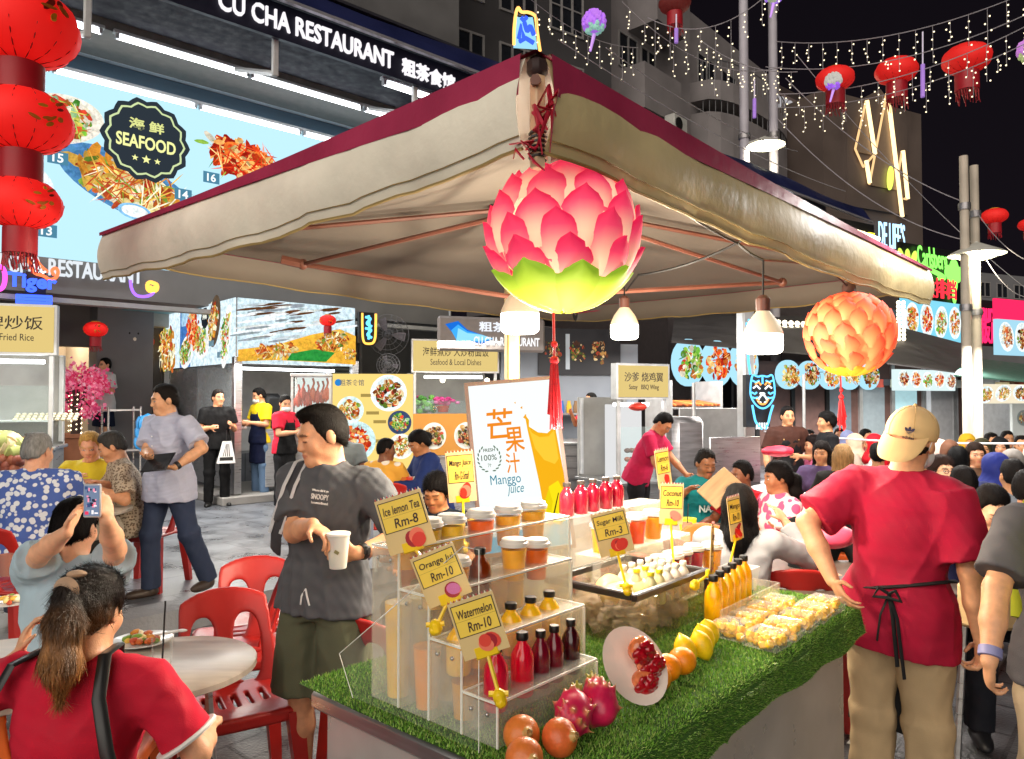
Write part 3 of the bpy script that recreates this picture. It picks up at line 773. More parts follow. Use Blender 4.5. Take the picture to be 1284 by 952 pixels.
b=MB();b.box((Wk/2, Lk/2, (kz0+kz1)/2-.17), (Wk, Lk, kz1-kz0-.02));b.build('roof_box', M_alu, kk, False, False)
b=MB();b.box((Wk*.6, Lk*.75, 1.4), (Wk*.9, .05, 1.6));b.build('back_panel', mat('stall_inside', (.5, .5, .5), .4), kk, False, False)
b=MB();b.box((Wk/2, .3, kz0-.24), (Wk*.8, .05, .04));b.build('lamp_tube', M_tube, kk, False, False)
h=kz1-kz0;zb=kz0-.17
b=MB();so=V((-.012, Lk, zb));sx=-Y_
b.rect(so, sx, Z, 0, Lk, 0, h, .01, 'cfe2ea')
b.rect(so+V((-.003, 0, 0)), sx, Z, Lk*.26, Lk*.42, 0, h, 0, '3f6fae');b.rect(so+V((-.004, 0, 0)), sx, Z, Lk*.28, Lk*.40, h*.72, h*.98, 0, '9fc4dc')
food(b, so, sx, Z, Lk*.09, h*.36, .52, .52, .3, None, 'rice', 31, 110);food(b, so, sx, Z, Lk*.36, h*.26, .34, .26, .5, 'e8ecea', 'green', 32)
food(b, so, sx, Z, Lk*.47, h*.62, .32, .42, 0, None, 'crab', 33, 80);food(b, so, sx, Z, Lk*.58, h*.42, .36, .3, 0, 'f0f0ec', 'green', 34, 60)
food(b, so, sx, Z, Lk*.75, h*.70, .24, .42, -.25, '5a4a3a', 'rice', 35, 60);food(b, so, sx, Z, Lk*.90, h*.42, .16, .50, -.25, 'f4f4f0', 'green', 36, 60)
badge(b, so+V((-.02, 0, 0)), sx, Z, Lk*.635, h*.78, .17, 10, '20242c')
b.text('海鲜', so+V((-.022, 0, 0))+sx*Lk*.635+Z*h*.8, sx, Z, .09, .2, .004, 'e8e8d8', bold=.02)
for x, y in((.52, .88), (.69, .3), (.8, .1)):b.rect(so+V((-.02, 0, 0)), sx, Z, Lk*x, Lk*x+.22, h*y, h*y+.09, 0, '6a8896')
b.build('menu_face', M_food, kk, False, False)
b=MB();fo=V((.02, -.012, zb));b.rect(fo, X_, Z, 0, Wk, 0, h, .01, 'c8dce4')
rg=random.Random(4)
for i in range(70):
 y=h*(.98-.62*(i/70));b.ell(fo+V((0, -.003-i*.0003, 0)), X_, Z, rg.uniform(.1, Wk-.1), min(y, h-.06), rg.uniform(.12, .3), .02, 0, .18, 7, rg.choice(['8a949a', 'e8ecee', '5a3a22', 'b8c4c8', 'd8dcd8']))
b.prism([(0, .02), (Wk*.3, .06), (Wk*.62, .05), (Wk, .03), (Wk, h*.52), (Wk*.85, h*.62), (Wk*.6, h*.5), (Wk*.3, h*.3), (0, h*.2)], fo+V((0, -.03, 0)), X_, Z, 0, 'e0a838')
food(b, fo+V((0, -.03, 0)), X_, Z, Wk*.28, h*.2, .5, .15, .2, None, 'rice', 37, 50);food(b, fo+V((0, -.03, 0)), X_, Z, Wk*.78, h*.40, .4, .2, .25, None, 'rice', 38, 60)
b.prism([(Wk*.38, .06), (Wk*.72, .06), (Wk*.8, h*.22), (Wk*.62, h*.26), (Wk*.42, h*.18)], fo+V((0, -.06, 0)), X_, Z, 0, '2a8a3a')
food(b, fo+V((0, -.06, 0)), X_, Z, Wk*.93, .2, .16, .13, 0, None, 'rice', 39, 30)
b.build('menu_face', M_food, kk, False, False)
b=MB();q=P(255, 365, 13.5);b.box(V((q.x, q.y, kz1+.35)), (2.6, 1.0, .7), RZF, .02);tag(b.build('ventilation_box', mat('teal_sheet', (.16, .34, .38), .5), None), 'pale teal ventilation box above the corner kiosk menu', 'box')
b=MB();rg=random.Random(12)
for px, y0, y1 in((136, 380, 545), (146, 382, 500), (188, 378, 560), (306, 396, 430), (452, 400, 560)):
 b=MB();p=SF(px, 450, 14.3);b.tube([V((p.x, p.y, SF(px, y1, 14.3).z)), V((p.x, p.y, SF(px, y0, 14.3).z))], rg.choice([.03, .045]), 8);b.build('wall_pipe', mat('grey_pvc', (.22, .22, .23), .5, var=.2), bld)
for px, py in((150, 402), (200, 400), (440, 404)):
 b=MB();p=SF(px, py, 14.25);b.box(p, (.5, .2, .32), RZF, .02);b.build('meter_box', mat('meter_paint', (.3, .3, .28), .5), bld)
for i, (a_, c_)in enumerate(((300, 372), (378, 410), (414, 448))):
 t_a, t_c=tF(SF(a_, 450, 14.4)), tF(SF(c_, 450, 14.4));b=MB()
 for k in range(34):b.box(TF((t_a+t_c)/2, 14.42, .25+.085*k), (t_c-t_a, .05, .075), RZF, .02)
 b.build('shutter', M_shut, bld, False)
 b=MB();
 for tt in(t_a, t_c):b.box(TF(tt, 14.40, 1.7), (.08, .12, 3.0), RZF, .01)
 b.build('shutter_rail', M_col, bld, False)
def stall_sign(par, o, ex, x0, x1, z0, z1, cn, en, face=None):
 b=MB();b.rect(o, ex, Z, x0, x1, z0, z1, .16);s=b.build('signboard', face or M_gold, par, False)
 nrm=ex.cross(Z);w, h=x1-x0, z1-z0
 b=MB();b.text(cn, o+ex*((x0+x1)/2)+Z*(z0+h*.64), ex, Z, h*.30, w*.78, .006, bold=.006)
 for j, e in enumerate(en):b.text(e, o+ex*((x0+x1)/2)+Z*(z0+h*(.30-.0*j)), ex, Z, h*.2, w*.6, .006)
 b.build('sign_lettering', M_ink, s, True)
 b=MB();b.rect(o-nrm*.01, ex, Z, x0-.03, x1+.03, z0-.03, z1+.03, .13);b.build('sign_frame', M_alu, s, False)
 return s
def stall(name, label, px0, px1, d, depth, ysb, yst, ycab, cn, en, yb=None, base=.17):
 o, ex, w=fr(px0, d, px1, d+.35);o.z=0;nrm=ex.cross(Z)
 pc=(px0+px1)/2;z0, z1=zat(pc, ysb, d), zat(pc, yst, d)
 t=thing(name, label, 'food stall', o+ex*w/2+Z*base, math.atan2(ex.y, ex.x))
 rz=math.atan2(ex.y, ex.x)
 if cn:stall_sign(t, o, ex, 0, w, z0, z1, cn, en)
 zc=zat(pc, ycab, d)
 def bx(nm, x, y, z, sz, m, bev=.006):
  b=MB();b.box(o+ex*x-nrm*y+Z*z, sz, rz, bev);return b.build(nm, m, t, False)
 bx('counter', w/2, depth/2+.05, (base+zc)/2, (w, depth, zc-base), M_steel)
 bx('counter_top', w/2, depth/2+.03, zc+.02, (w+.08, depth+.1, .04), M_steel)
 for x in(.03, w-.03):
  for y in(.06, depth):bx('post', x, y, (zc+z0)/2+.03, (.05, .05, z0-zc-.08), M_alu)
 bx('display_glass', w/2, .05, zc+(z0-zc)*.35, (w-.1, .012, (z0-zc)*.62), M_glass, 0)
 bx('back_panel', w/2, depth+.05, (zc+z0)/2, (w, .04, z0-zc), mat('stall_back', (.33, .33, .32), .5, var=.2, scale=3))
 bx('lamp_tube', w/2, .3, z0-.1, (w*.7, .05, .05), M_tube)
 return t, o, ex, nrm, w, zc, z0, rz
def dish_row(par, o, ex, nrm, x0, x1, y, z, n, seed, pals=('noodle', 'rice', 'meat', 'green')):
 """trays heaped with food on a counter"""
 rg=random.Random(seed)
 for i in range(n):
  x=x0+(x1-x0)*(i+.5)/n;r=(x1-x0)/n*.44;c=o+ex*x-nrm*y+Z*z
  b=MB();b.lathe([(r*.8, .01), (r, .05), (r*.95, .05), (r*.75, .02)], c, 14, col='b8b8b8');pal=PALS[rg.choice(pals)]
  for k in range(40):
   a=rg.random()*6.28;q=rg.random()**.5*r*.85
   b.ball(c+V((q*math.cos(a), q*math.sin(a), .04+.12*(1-q/r)*rg.random())), (rg.uniform(.02, .05), rg.uniform(.02, .04), .02), 6, 4, None, rg.choice(pal))
  b.build('food_tray', M_paint, par)
fs, o, ex, nrm, w, zc, z0, rz=stall('fried_rice_stall', 'fried rice stall with gold sign and glass cabinet beside the pink blossom tree', -62, 66, 8.7, .6, 440, 381, 567, '招牌炒饭', ['Special Fried Rice'])
dish_row(fs, o, ex, nrm, .35, w-.15, .35, zc+.04, 4, 3, ('noodle', 'meat'))
b=MB()
for k in range(3):b.box(o+ex*(w*.5)-nrm*.5+Z*(zc+.34+.004*k), (w*.8, .4, .012), rz)
for i in range(11):
 for j in range(3):b.ball(o+ex*(.55+.065*i)-nrm*(.4+j*.07)+Z*(zc+.36+.03*j), (.03, .03, .025), 8, 5, None, 'e8dcc0')
b.build('egg_shelf', M_paint, fs)
b=MB();p=P(12, 588, 8.4)
rg=random.Random(2)
for i in range(15):b.lathe([(.05, -.07), (.105, -.05), (.115, 0), (.105, .05), (.05, .07)], P(rg.uniform(-12, 22), rg.uniform(548, 568), 8.3)+V((0, 0, 0)), 12, Euler((R(90)+rg.uniform(-.4, .4), rg.uniform(-.5, .5), rg.uniform(0, 3))).to_matrix(), rg.choice(['d8c08a', 'c8a86a', 'a8b068', 'e0d0a0']))
for i in range(22):b.ball(P(rg.uniform(-14, 24), rg.uniform(576, 592), 8.25), rg.uniform(.05, .075), 9, 6, None, rg.choice(['7a3a28', '8f5038', '5f2c22', 'a06a4a']))
b.box(P(6, 600, 8.35)+V((0, 0, -.09)), (.62, .5, .06), rz, .01, 'a07840');b.box(P(6, 600, 8.35)+V((0, 0, -.46)), (.58, .45, .68), rz, .01, '6a5030')
tag(b.build('produce_stand', M_paint), 'wooden stand heaped with pale melons and brown onions beneath the fried rice stall', 'produce stand')
o, ex, w=fr(366, 11.0, 414, 11.1);nrm=ex.cross(Z);rz=math.atan2(ex.y, ex.x)
rc=thing('roast_cabinet', 'lit glass cabinet hung with red roast ducks beside the yellow menu board', 'cabinet', o+ex*w/2+Z*.17, rz)
zA, zB=zat(390, 530, 11), zat(390, 470, 11)
b=MB();b.box(o+ex*w/2-nrm*.3+Z*(zA+.17)/2, (w, .6, zA-.17), rz, .01);b.build('base', M_steel, rc, False)
b=MB()
for x in(0, w):
 for y in(.02, .6):b.box(o+ex*x-nrm*y+Z*(zA+zB)/2, (.035, .035, zB-zA), rz)
b.box(o+ex*w/2-nrm*.3+Z*zB, (w+.05, .65, .05), rz, .01);b.build('cabinet_frame', M_alu, rc, False)
b=MB();b.rect(o-nrm*.6, ex, Z, 0, w, zA, zB, .02);b.build('back_light', emat('cabinet_light', (.8, .82, .78), .8), rc, False)
rg=random.Random(8)
for i in range(7):
 b=MB();x=w*(.12+.76*i/6);c=o+ex*x-nrm*rg.uniform(.2, .4)+Z*(zB-.28-rg.uniform(0, .1));k=rg.choice(['a8321a', 'c04a20', '8a2412'])
 b.ball(c, (.05, .05, .11), 8, 6, None, k);b.tube([c+Z*.1, c+Z*.17+ex*.02, c+Z*.24], .018, 6, k);b.ball(c+ex*.05-Z*.03, (.02, .02, .07), 6, 4, None, k);b.ball(c-ex*.05-Z*.03, (.02, .02, .07), 6, 4, None, k)
 b.build('roast_duck', M_paint, rc)
b=MB();b.rect(o+nrm*.01, ex, Z, 0.02, w-.02, zA, zB-.05, .008);b.build('display_glass', M_glass, rc, False)
o, ex, w=fr(417, 10.6, 518, 10.75);nrm=ex.cross(Z);rz=math.atan2(ex.y, ex.x)
mbd=thing('menu_board', 'standing yellow menu board with six round dishes near the roast cabinet', 'sign', o+ex*w/2+Z*.17, rz)
zt, zb=zat(467, 469, 10.7), zat(467, 590, 10.7)
b=MB();b.rect(o, ex, Z, 0, w, zb, zt, .05, 'f2d27a');b.build('board', M_print, mbd, False)
b=MB()
for x in(.08, w-.12):b.rect(o-nrm*.06, ex, Z, x, x+.05, .17, zb+.3, .04)
b.build('stand_leg', M_alu, mbd, False)
b=MB();kx=w/101;kzz=(zt-zb)/121
for i, (px, py, r, pal, pl)in enumerate(((487, 493, 23, 'noodle', 'e8f4f4'), (439, 514, 17, 'rice', 'd8f0ec'), (501, 530, 15, 'green', '3a4a6a'), (446, 553, 25, 'crab', 'c8e8e8'), (503, 560, 16, 'rice', 'f0f0e4'), (478, 586, 12, 'meat', 'f0f0e4'))):
 if py>578:continue
 b=MB();food(b, o, ex, Z, (px-417)*kx, zt-(py-469)*kzz, r*kx, r*kzz, 0, pl, pal, 50+i, 55);b.build('dish_picture', M_food, mbd, False)
b=MB()
for px, py in((459, 496), (466, 518), (475, 529), (478, 553)):
 b.rect(o+nrm*.004, ex, Z, (px-417-7)*kx, (px-417+9)*kx, zt-(py-469+2)*kzz, zt-(py-469-2)*kzz, 0, 'a08a4a')
b.text('粗茶食馆', o+nrm*.004+ex*(24*kx)+Z*(zt-11*kzz), ex, Z, .09, .34, .004, '70706a', bold=.01)
b.ell(o+nrm*.004, ex, Z, 7*kx, zt-11*kzz, .05, .05, 0, 0, 16, '2a80c8')
b.build('menu_lettering', M_print, mbd, False)
ss, o, ex, nrm, w, zc, z0, rz=stall('seafood_stall', 'seafood and local dishes stall with long gold sign over a glass cabinet', 518, 624, 13.2, 1.2, 465, 427, 575, '海鲜煮炒 大炒粉面饭', ['Seafood & Local Dishes'])
zs=zat(570, 519, 13.2)
b=MB();b.rect(o+nrm*.02, ex, Z, 0, w, zc+.05, zs, .03, 'c98a3a')
for i, x in enumerate((.24, .62, .92)):food(b, o+nrm*.02, ex, Z, w*x, (zc+zs)/2, .22, .24, 0, 'e8e8e0', 'noodle', 60+i, 50)
b.build('poster_panel', M_printd, ss, False)
b=MB();b.lathe([(.09, 0), (.12, .12), (.11, .12)], o+ex*(w*.38)-nrm*.35+Z*(zs+.02), 12, None, 'b8402a')
rg=random.Random(5)
for i in range(40):b.ball(o+ex*(w*.38+rg.gauss(0, .12))-nrm*(.35+rg.gauss(0, .05))+Z*(zs+.22+rg.gauss(0, .05)), (.05, .04, .03), 6, 4, None, rg.choice(['d0408a', 'b83078', 'e070b0']))
b.build('flower_pot', M_paint, ss)
b=MB()
for i in range(40):b.ball(o+ex*(w*rg.uniform(.03, .28))-nrm*rg.uniform(.2, .5)+Z*(zs+rg.uniform(0, .3)), (.06, .04, .05), 6, 4, None, rg.choice(['4a8a3a', '6aa84a', '8aa090']))
b.build('vegetable_heap', M_paint, ss)
for x in(.36, .9):
 b=MB();b.ball(o+ex*(w*x)-nrm*.2+Z*(z0-.16), .045, 10, 6);b.build('lamp_bulb', emat('warm_bulb_small', (1, .9, .7), 8), ss)
o, ex, w=fr(549, 12.3, 684, 12.9);nrm=ex.cross(Z)
zt, zb=zat(616, 398, 12.6), zat(616, 441, 12.6)
hs=thing('hanging_sign', 'round cornered grey restaurant sign with blue wave above the seafood stall', 'sign', o+ex*w/2+Z*zb, math.atan2(ex.y, ex.x))
b=MB();b.box(o+ex*w/2-nrm*.05+Z*(zt+zb)/2, (w, .1, zt-zb), math.atan2(ex.y, ex.x), .04);b.build('board', mat('taupe_sign', (.25, .22, .21), .5), hs, False)
b=MB();
for k in range(3):b.prism([(.12+.1*k, .42-.1*k), (.3, .22-.04*k), (.75, .10+.03*k), (.95, .2), (.75, .26), (.5, .34-.03*k), (.34, .48-.06*k)], o+nrm*(.006+.003*k)+Z*(zb+.02), ex, Z, 0, ('1a6ad0', '40a8f0', '90d8ff')[k])
b.text('粗茶食馆', o+nrm*.006+ex*(w*.62)+Z*(zb+(zt-zb)*.72), ex, Z, .17, w*.5, .01, 'e8ecf4', bold=.02)
b.text('CU CHA RESTAURANT', o+nrm*.006+ex*(w*.63)+Z*(zb+(zt-zb)*.30), ex, Z, .15, w*.62, .01, 'f8f8f8', bold=.02)
b.build('sign_lettering', M_print, hs, True)
b=MB();
for x in(.2, w-.2):b.tube([o+ex*x+Z*zt, o+ex*x+Z*(zt+1.5)], .015, 5)
b.build('hanger', M_alu, hs)
o, ex, w=fr(668, 11.3, 806, 11.6);nrm=ex.cross(Z);rz=math.atan2(ex.y, ex.x)
kt=thing('kitchen_counter', 'ribbed stainless steel kitchen counter behind the mango juice board', 'counter', o+ex*w/2, rz)
zT=zat(735, 556, 11.4)
b=MB();b.box(o+ex*w/2-nrm*.4+Z*(zT/2), (w, .8, zT-.04), rz, .01)
for i in range(6):b.box(o+ex*w/2+nrm*.015+Z*(.15+i*.18), (w-.04, .03, .02), rz, .006)
b.build('counter_body', M_steeld, kt, False)
b=MB();b.box(o+ex*w/2-nrm*.4+Z*zT, (w+.1, .95, .045), rz, .012);b.build('counter_top', M_steel, kt, False)
o, ex, w=fr(628, 13.6, 800, 14.2);nrm=ex.cross(Z);rz=math.atan2(ex.y, ex.x)
kw=thing('kitchen_wall', 'pale grey kitchen back wall with dark picture boards near the man eating', 'wall', o+ex*w/2+Z*.17, rz)
b=MB();b.rect(o, ex, Z, 0, w, .17, zat(710, 430, 13.8), .08);b.build('panel', mat('pale_panel', (.24, .27, .32), .5, var=.1, scale=2), kw, False)
b=MB();xa, xb=w*.26, w*.86;za, zb_=zat(710, 470, 13.8), zat(710, 412, 13.8)
b.rect(o+nrm*.06, ex, Z, xa, xb, za, zb_, .05);pb=b.build('picture_board', mat('dark_board', (.02, .02, .025), .4), kw, False)
b=MB()
for i, x in enumerate((.36, .54, .7)):b=MB();food(b, o+nrm*.062, ex, Z, w*x, (za+zb_)/2, .2, .3, .4, None, 'noodle', 70+i, 26);b.build('picture', M_printd, pb, False)
b=MB()
b.rect(o+nrm*.064, ex, Z, w*.455, w*.485, za+.1, zb_-.1, 0, 'b8c4d0');b.build('picture', M_printd, pb, False)
b=MB();b.box(o+ex*(w*.42)+nrm*.3+Z*zat(700, 519, 13.7), (w*.5, .5, .03), rz);b.box(o+ex*(w*.2)+nrm*.3+Z*zat(700, 516, 13.7), (.2, .3, .2), rz, .01);b.build('shelf', M_steel, kw, False)
b=MB();rg=random.Random(3)
for i in range(9):b.lathe([(.045, 0), (.05, .12), (.03, .18), (.03, .22)], o+ex*(w*(.2+.05*i))+nrm*.3+Z*(zat(700, 519, 13.7)+.02), 8, None, rg.choice(['c83020', 'e8e0d0', '3060a0', '806040', 'd8a020']))
b.build('jar_row', M_paint, kw)
st, o, ex, nrm, w, zc, z0, rz=stall('satay_stall', 'satay and barbecue wing stall with gold sign above the stooping cook', 776, 838, 9.8, 1.0, 498, 458, 610, '沙爹 烧鸡翼', ['Satay   BBQ Wing'])
z1_=zat(807, 458, 9.8)
b=MB()
for i in range(12):
 c=o+ex*(w*.42+(i%4)*.07)-nrm*.3+Z*(zc+.2+.12*(i//4));b.ball(c, (.05, .04, .035), 7, 5, None, ['6a2a14', '8a3a1a', '4a1c10'][i%3])
b.build('roast_wing', M_paint, st)
b=MB();b.rect(o-nrm*.55, ex, Z, .15, w-.05, zc+.05, z0-.1, .02);b.build('light_panel', emat('white_panel', (.8, .8, .8), .7), st, False)
b=MB();b.ball(o+ex*(w*.55)-nrm*.2+Z*(z0-.13), (.13, .12, .06), 12, 8, None, 'd83a2a');b.build('red_basin', M_paint, st)
o, ex, w=fr(842, 12.5, 905, 13.2);nrm=ex.cross(Z);rz=math.atan2(ex.y, ex.x)
sr=thing('satay_rack', 'steel shelf unit loaded with brown satay skewers next to the satay stall', 'shelf', o+ex*w/2+Z*.17, rz)
for y in(512, 532, 562):
 b=MB();b.box(o+ex*w/2-nrm*.3+Z*zat(870, y, 12.8), (w, .6, .03), rz, .005);b.build('shelf_board', M_steel, sr, False)
 b=MB()
 for i in range(26):b.tube([o+ex*(w*(i+.5)/26)-nrm*.02+Z*(zat(870, y, 12.8)+.05), o+ex*(w*(i+.5)/26)-nrm*.5+Z*(zat(870, y, 12.8)+.12)], .022, 5, rnd.choice(['8a4420', 'b0622a', '5a2a18', 'c88040']))
 b.build('skewer_row', M_paint, sr)
b=MB()
for x in(0, w):b.box(o+ex*x-nrm*.3+Z*1.1, (.05, .6, 1.9), rz)
b.build('side_frame', M_alu, sr, False)
def panel_thing(name, label, cat, px0, px1, d0, d1, y0, y1, depth, m, zb=None, bev=.02):
 o, ex, w=fr(px0, d0, px1, d1);pc=(px0+px1)/2;dd_=(d0+d1)/2
 za, zb2=zat(pc, y0, dd_)if zb is None else zb, zat(pc, y1, dd_);nrm=ex.cross(Z)
 b=MB();b.box(o+ex*w/2-nrm*depth/2+Z*(za+zb2)/2, (w, depth, zb2-za), math.atan2(ex.y, ex.x), bev)
 return tag(b.build(name, m), label, cat)
panel_thing('steel_fridge', 'tall rounded dark steel fridge behind the man in teal', 'fridge', 846, 886, 10.6, 10.8, 0, 523, .6, M_steeld, 0, .08)
panel_thing('partition_board', 'big pale grey partition sheet behind the dark fridge', 'board', 852, 928, 12.2, 12.5, 0, 512, .04, mat('grey_sheet', (.38, .38, .38), .4, metal=.3), 0, .005)
panel_thing('metal_sheet', 'square brushed metal sheet standing behind the orange chair', 'board', 890, 953, 9.5, 9.8, 0, 548, .03, M_steel, 0, .005)
o_=P(936, 600, 10.2);b=MB();b.box(V((o_.x, o_.y, 1.5)), (.18, .18, 3.0), .3, .02);tag(b.build('steel_post', M_alu), 'pale square steel post behind the hanging blue tiger neon', 'post')
def menu_strip(name, label, px0, d0, px1, d1, yt, yb, col, pals, n, seed, scallop=False, depth=.12):
 o, ex, w=fr(px0, d0, px1, d1);pc=(px0+px1)/2;dm=(d0+d1)/2;zt, zb=zat(pc, yt, dm), zat(pc, yb, dm);nrm=ex.cross(Z)
 t=thing(name, label, 'sign', o+ex*w/2+Z*zb, math.atan2(ex.y, ex.x))
 b=MB()
 if scallop:
  for i in range(n):b.ell(o+nrm*(.001*i), ex, Z, w*(i+.5)/n, (zt+zb)/2, w/n*.55, (zt-zb)*.52, .06, 0, 22, 'a8dcf0')
 else:b.rect(o, ex, Z, 0, w, zb, zt, depth, col)
 b.build('board', M_print, t, False)
 for i in range(n):
  b=MB();food(b, o+nrm*.03, ex, Z, w*(i+.5)/n, (zt+zb)/2+(zt-zb)*rnd.uniform(-.06, .06), w/n*(.56 if scallop else .46), (zt-zb)*(.52 if scallop else .42), rnd.uniform(-.3, .3), 'e4f0f0' if not scallop else None, pals[i%len(pals)], seed+i, 46);b.build('dish_picture', M_food, t, False)
 return t
menu_strip('menu_sign', 'row of cut out lit blue seafood plates beside the gold satay sign', 846, 14.2, 950, 15.4, 428, 484, '', ('green', 'crab', 'sea'), 3, 80, True)
menu_strip('menu_sign', 'row of cut out lit noodle plates directly under the orange lotus lantern', 976, 15.6, 1102, 17.2, 454, 488, '', ('rice', 'noodle', 'sea', 'rice', 'noodle'), 5, 90, True)
menu_strip('menu_sign', 'pale lit menu board of small round dishes behind the tan cap', 1124, 17.6, 1198, 18.6, 464, 490, 'd4e8e8', ('meat', 'crab', 'green', 'crab', 'meat'), 5, 100)
menu_strip('menu_sign', 'bright blue lit seafood board over the dark awning by the bamboo poles', 1134, 24, 1206, 26, 377, 427, '7fd0e8', ('sea', 'crab', 'green', 'sea'), 4, 110)
menu_strip('menu_sign', 'lit plate menu board under the pink red banner', 1252, 22, 1310, 23, 402, 446, '9fd0e4', ('meat', 'noodle', 'meat'), 3, 120)
menu_strip('menu_sign', 'lit dumpling menu boards low behind the bamboo poles', 1222, 16.5, 1310, 17.6, 482, 506, 'e8dcc0', ('rice', 'rice', 'noodle', 'rice'), 4, 130)
def canopy_sheet(name, label, pts, m, cat='awning', th=.03):
 b=MB();n=len(pts);up=[V(p)for p in pts];dn=[V(p)-Z*th for p in pts]
 b.add(up+dn, [tuple(range(n)), tuple(reversed(range(n, 2*n)))]+[(i, n+i, n+(i+1)%n, (i+1)%n)for i in range(n)])
 return tag(b.build(name, m, smooth=False), label, cat)
M_awn=mat('dark_awning', (.10, .095, .10), .7, var=.3, scale=2)
canopy_sheet('stall_awning', 'long dark sloping awning above the food stalls behind the lit bulb', [P(842, 428, 14), P(1110, 452, 17), P(1125, 400, 22), P(846, 392, 19)], M_awn)
canopy_sheet('stall_awning', 'dark awning reaching the bamboo poles', [P(1112, 455, 16.6), P(1226, 470, 17.4), P(1212, 432, 22), P(1060, 392, 22.5)], M_awn)
canopy_sheet('stall_awning', 'slack green awning tied beyond the bamboo poles', [P(1196, 470, 14.5), P(1290, 478, 15.2), P(1330, 462, 19), P(1216, 448, 19)], mat('green_canvas', (.06, .15, .12), .6, var=.2))
def shop_back(name, label, px0, d0, px1, d1, yt, m, extras=()):
 o, ex, w=fr(px0, d0, px1, d1);nrm=ex.cross(Z);zt=zat((px0+px1)/2, yt, (d0+d1)/2)
 t=thing(name, label, 'food stall', o+ex*w/2, math.atan2(ex.y, ex.x));rz=math.atan2(ex.y, ex.x)
 b=MB();b.rect(o, ex, Z, 0, w, 0, zt, .1);b.build('back_wall', m, t, False)
 return t, o, ex, nrm, w, zt, rz
dk=mat('maroon_dark_wall', (.13, .07, .06), .6, var=.2)
t, o, ex, nrm, w, zt, rz=shop_back('open_shop', 'open dark walled eating shop with glass doors behind the waiter in brown', 940, 17.5, 1205, 19.5, 455, dk)
for i in range(7):
 b=MB();x=w*(.02+i*.155);b.rect(o+nrm*.06, ex, Z, x, x+.1, 0, zt, .06);b.build('door_frame', M_alu if i>2 else M_black, t, False)
for i, x in enumerate((.34, .50, .66, .82)):
 b=MB();b.rect(o+nrm*.02, ex, Z, w*x, w*(x+.11), .3, zt-.6, .02);b.build('glass_panel', mat('lit_fridge_%d'%i, [(.14, .17, .2), (.25, .3, .33), (.35, .55, .6), (.42, .44, .46)][i], .2, emit=.55 if i>1 else .2), t, False)
b=MB();b.rect(o+nrm*.03, ex, Z, w*.84, w*.98, 0, zt, .03);b.build('pale_column', mat('pale_column', (.45, .45, .47), .5), t, False)
b=MB()
for i in range(28):
 x=w*(.05+.9*i/28);b.rect(o+nrm*.5, ex, Z, x, x+.22, zt-.62+.05*(i%2), zt-.42, .01, rnd.choice(['c8c8b0', 'b84a3a', 'e0e0d8', '707068', '404048']))
b.build('bunting', M_paint, t, False)
t, o, ex, nrm, w, zt, rz=shop_back('dumpling_shop', 'bright dumpling shop front with lit shelves beyond the bamboo poles', 1218, 17.9, 1330, 19, 470, mat('shop_white', (.55, .56, .58), .5, var=.15))
b=MB();rg=random.Random(4);b.rect(o+nrm*1.0, ex, Z, 0, w, .9, 1.62, .06, 'c8d0d0');b.build('counter_board', M_printd, t, False)
b=MB()
for i in range(3):food(b, o+nrm*1.01, ex, Z, .35+.55*i, 1.3, .22, .18, 0, '8a989a', 'rice', 140+i, 30)
b.text('点心', o+nrm*1.01+ex*1.2+Z*1.0, ex, Z, .13, .5, .005, '303030', bold=.01);b.build('counter_print', M_printd, t, False)
b=MB()
for i in range(20):b.box(o+nrm*.6+ex*(w*(i+.5)/20)+Z*(1.9+.1*(i%3)), (.09, .3, .25), rz, .01, rg.choice(['5a4030', 'a08060', 'd8c8a0', '803020', 'e8e0d0']))
b.build('goods_row', M_paint, t, False)
b=MB();b.box(o+ex*w/2+nrm*.7+Z*(zt-.5), (w*.8, .06, .05), rz);b.build('lamp_tube', M_tube, t, False)
def neon_sign(name, label, px0, d0, px1, d1, fn, cat='neon sign', back=None):
 o, ex, w=fr(px0, d0, px1, d1);nrm=ex.cross(Z);dm=(d0+d1)/2
 def q(px, py):x=w*(px-px0)/(px1-px0);return x, zat(px0+(px1-px0)*x/w, py, d0+(d1-d0)*x/w)
 t=thing(name, label, cat, o+ex*w/2+Z*q((px0+px1)/2, (back or(0, 0, 0, 400))[3])[1], math.atan2(ex.y, ex.x))
 if back:
  a_, c_=q(back[0], back[3]), q(back[2], back[1]);b=MB();b.rect(o-nrm*.05, ex, Z, a_[0], c_[0], a_[1], c_[1], .08);b.build('backing', back[4], t, False)
 fn(t, o, ex, nrm, q)
 return t
def lines(mb, o, ex, nrm, q, pts, r, ofs=.06, mi=0, smooth=True):
 p=[V(o)+ex*q(*a)[0]+Z*q(*a)[1]+nrm*ofs for a in pts]
 if smooth and len(p)>3:
  for _ in range(2):
   n=[p[0]]
   for i in range(len(p)-1):n+=[p[i]*.75+p[i+1]*.25, p[i]*.25+p[i+1]*.75]
   p=n+[p[-1]]
 mb.tube(p, r, 6, mi=mi)
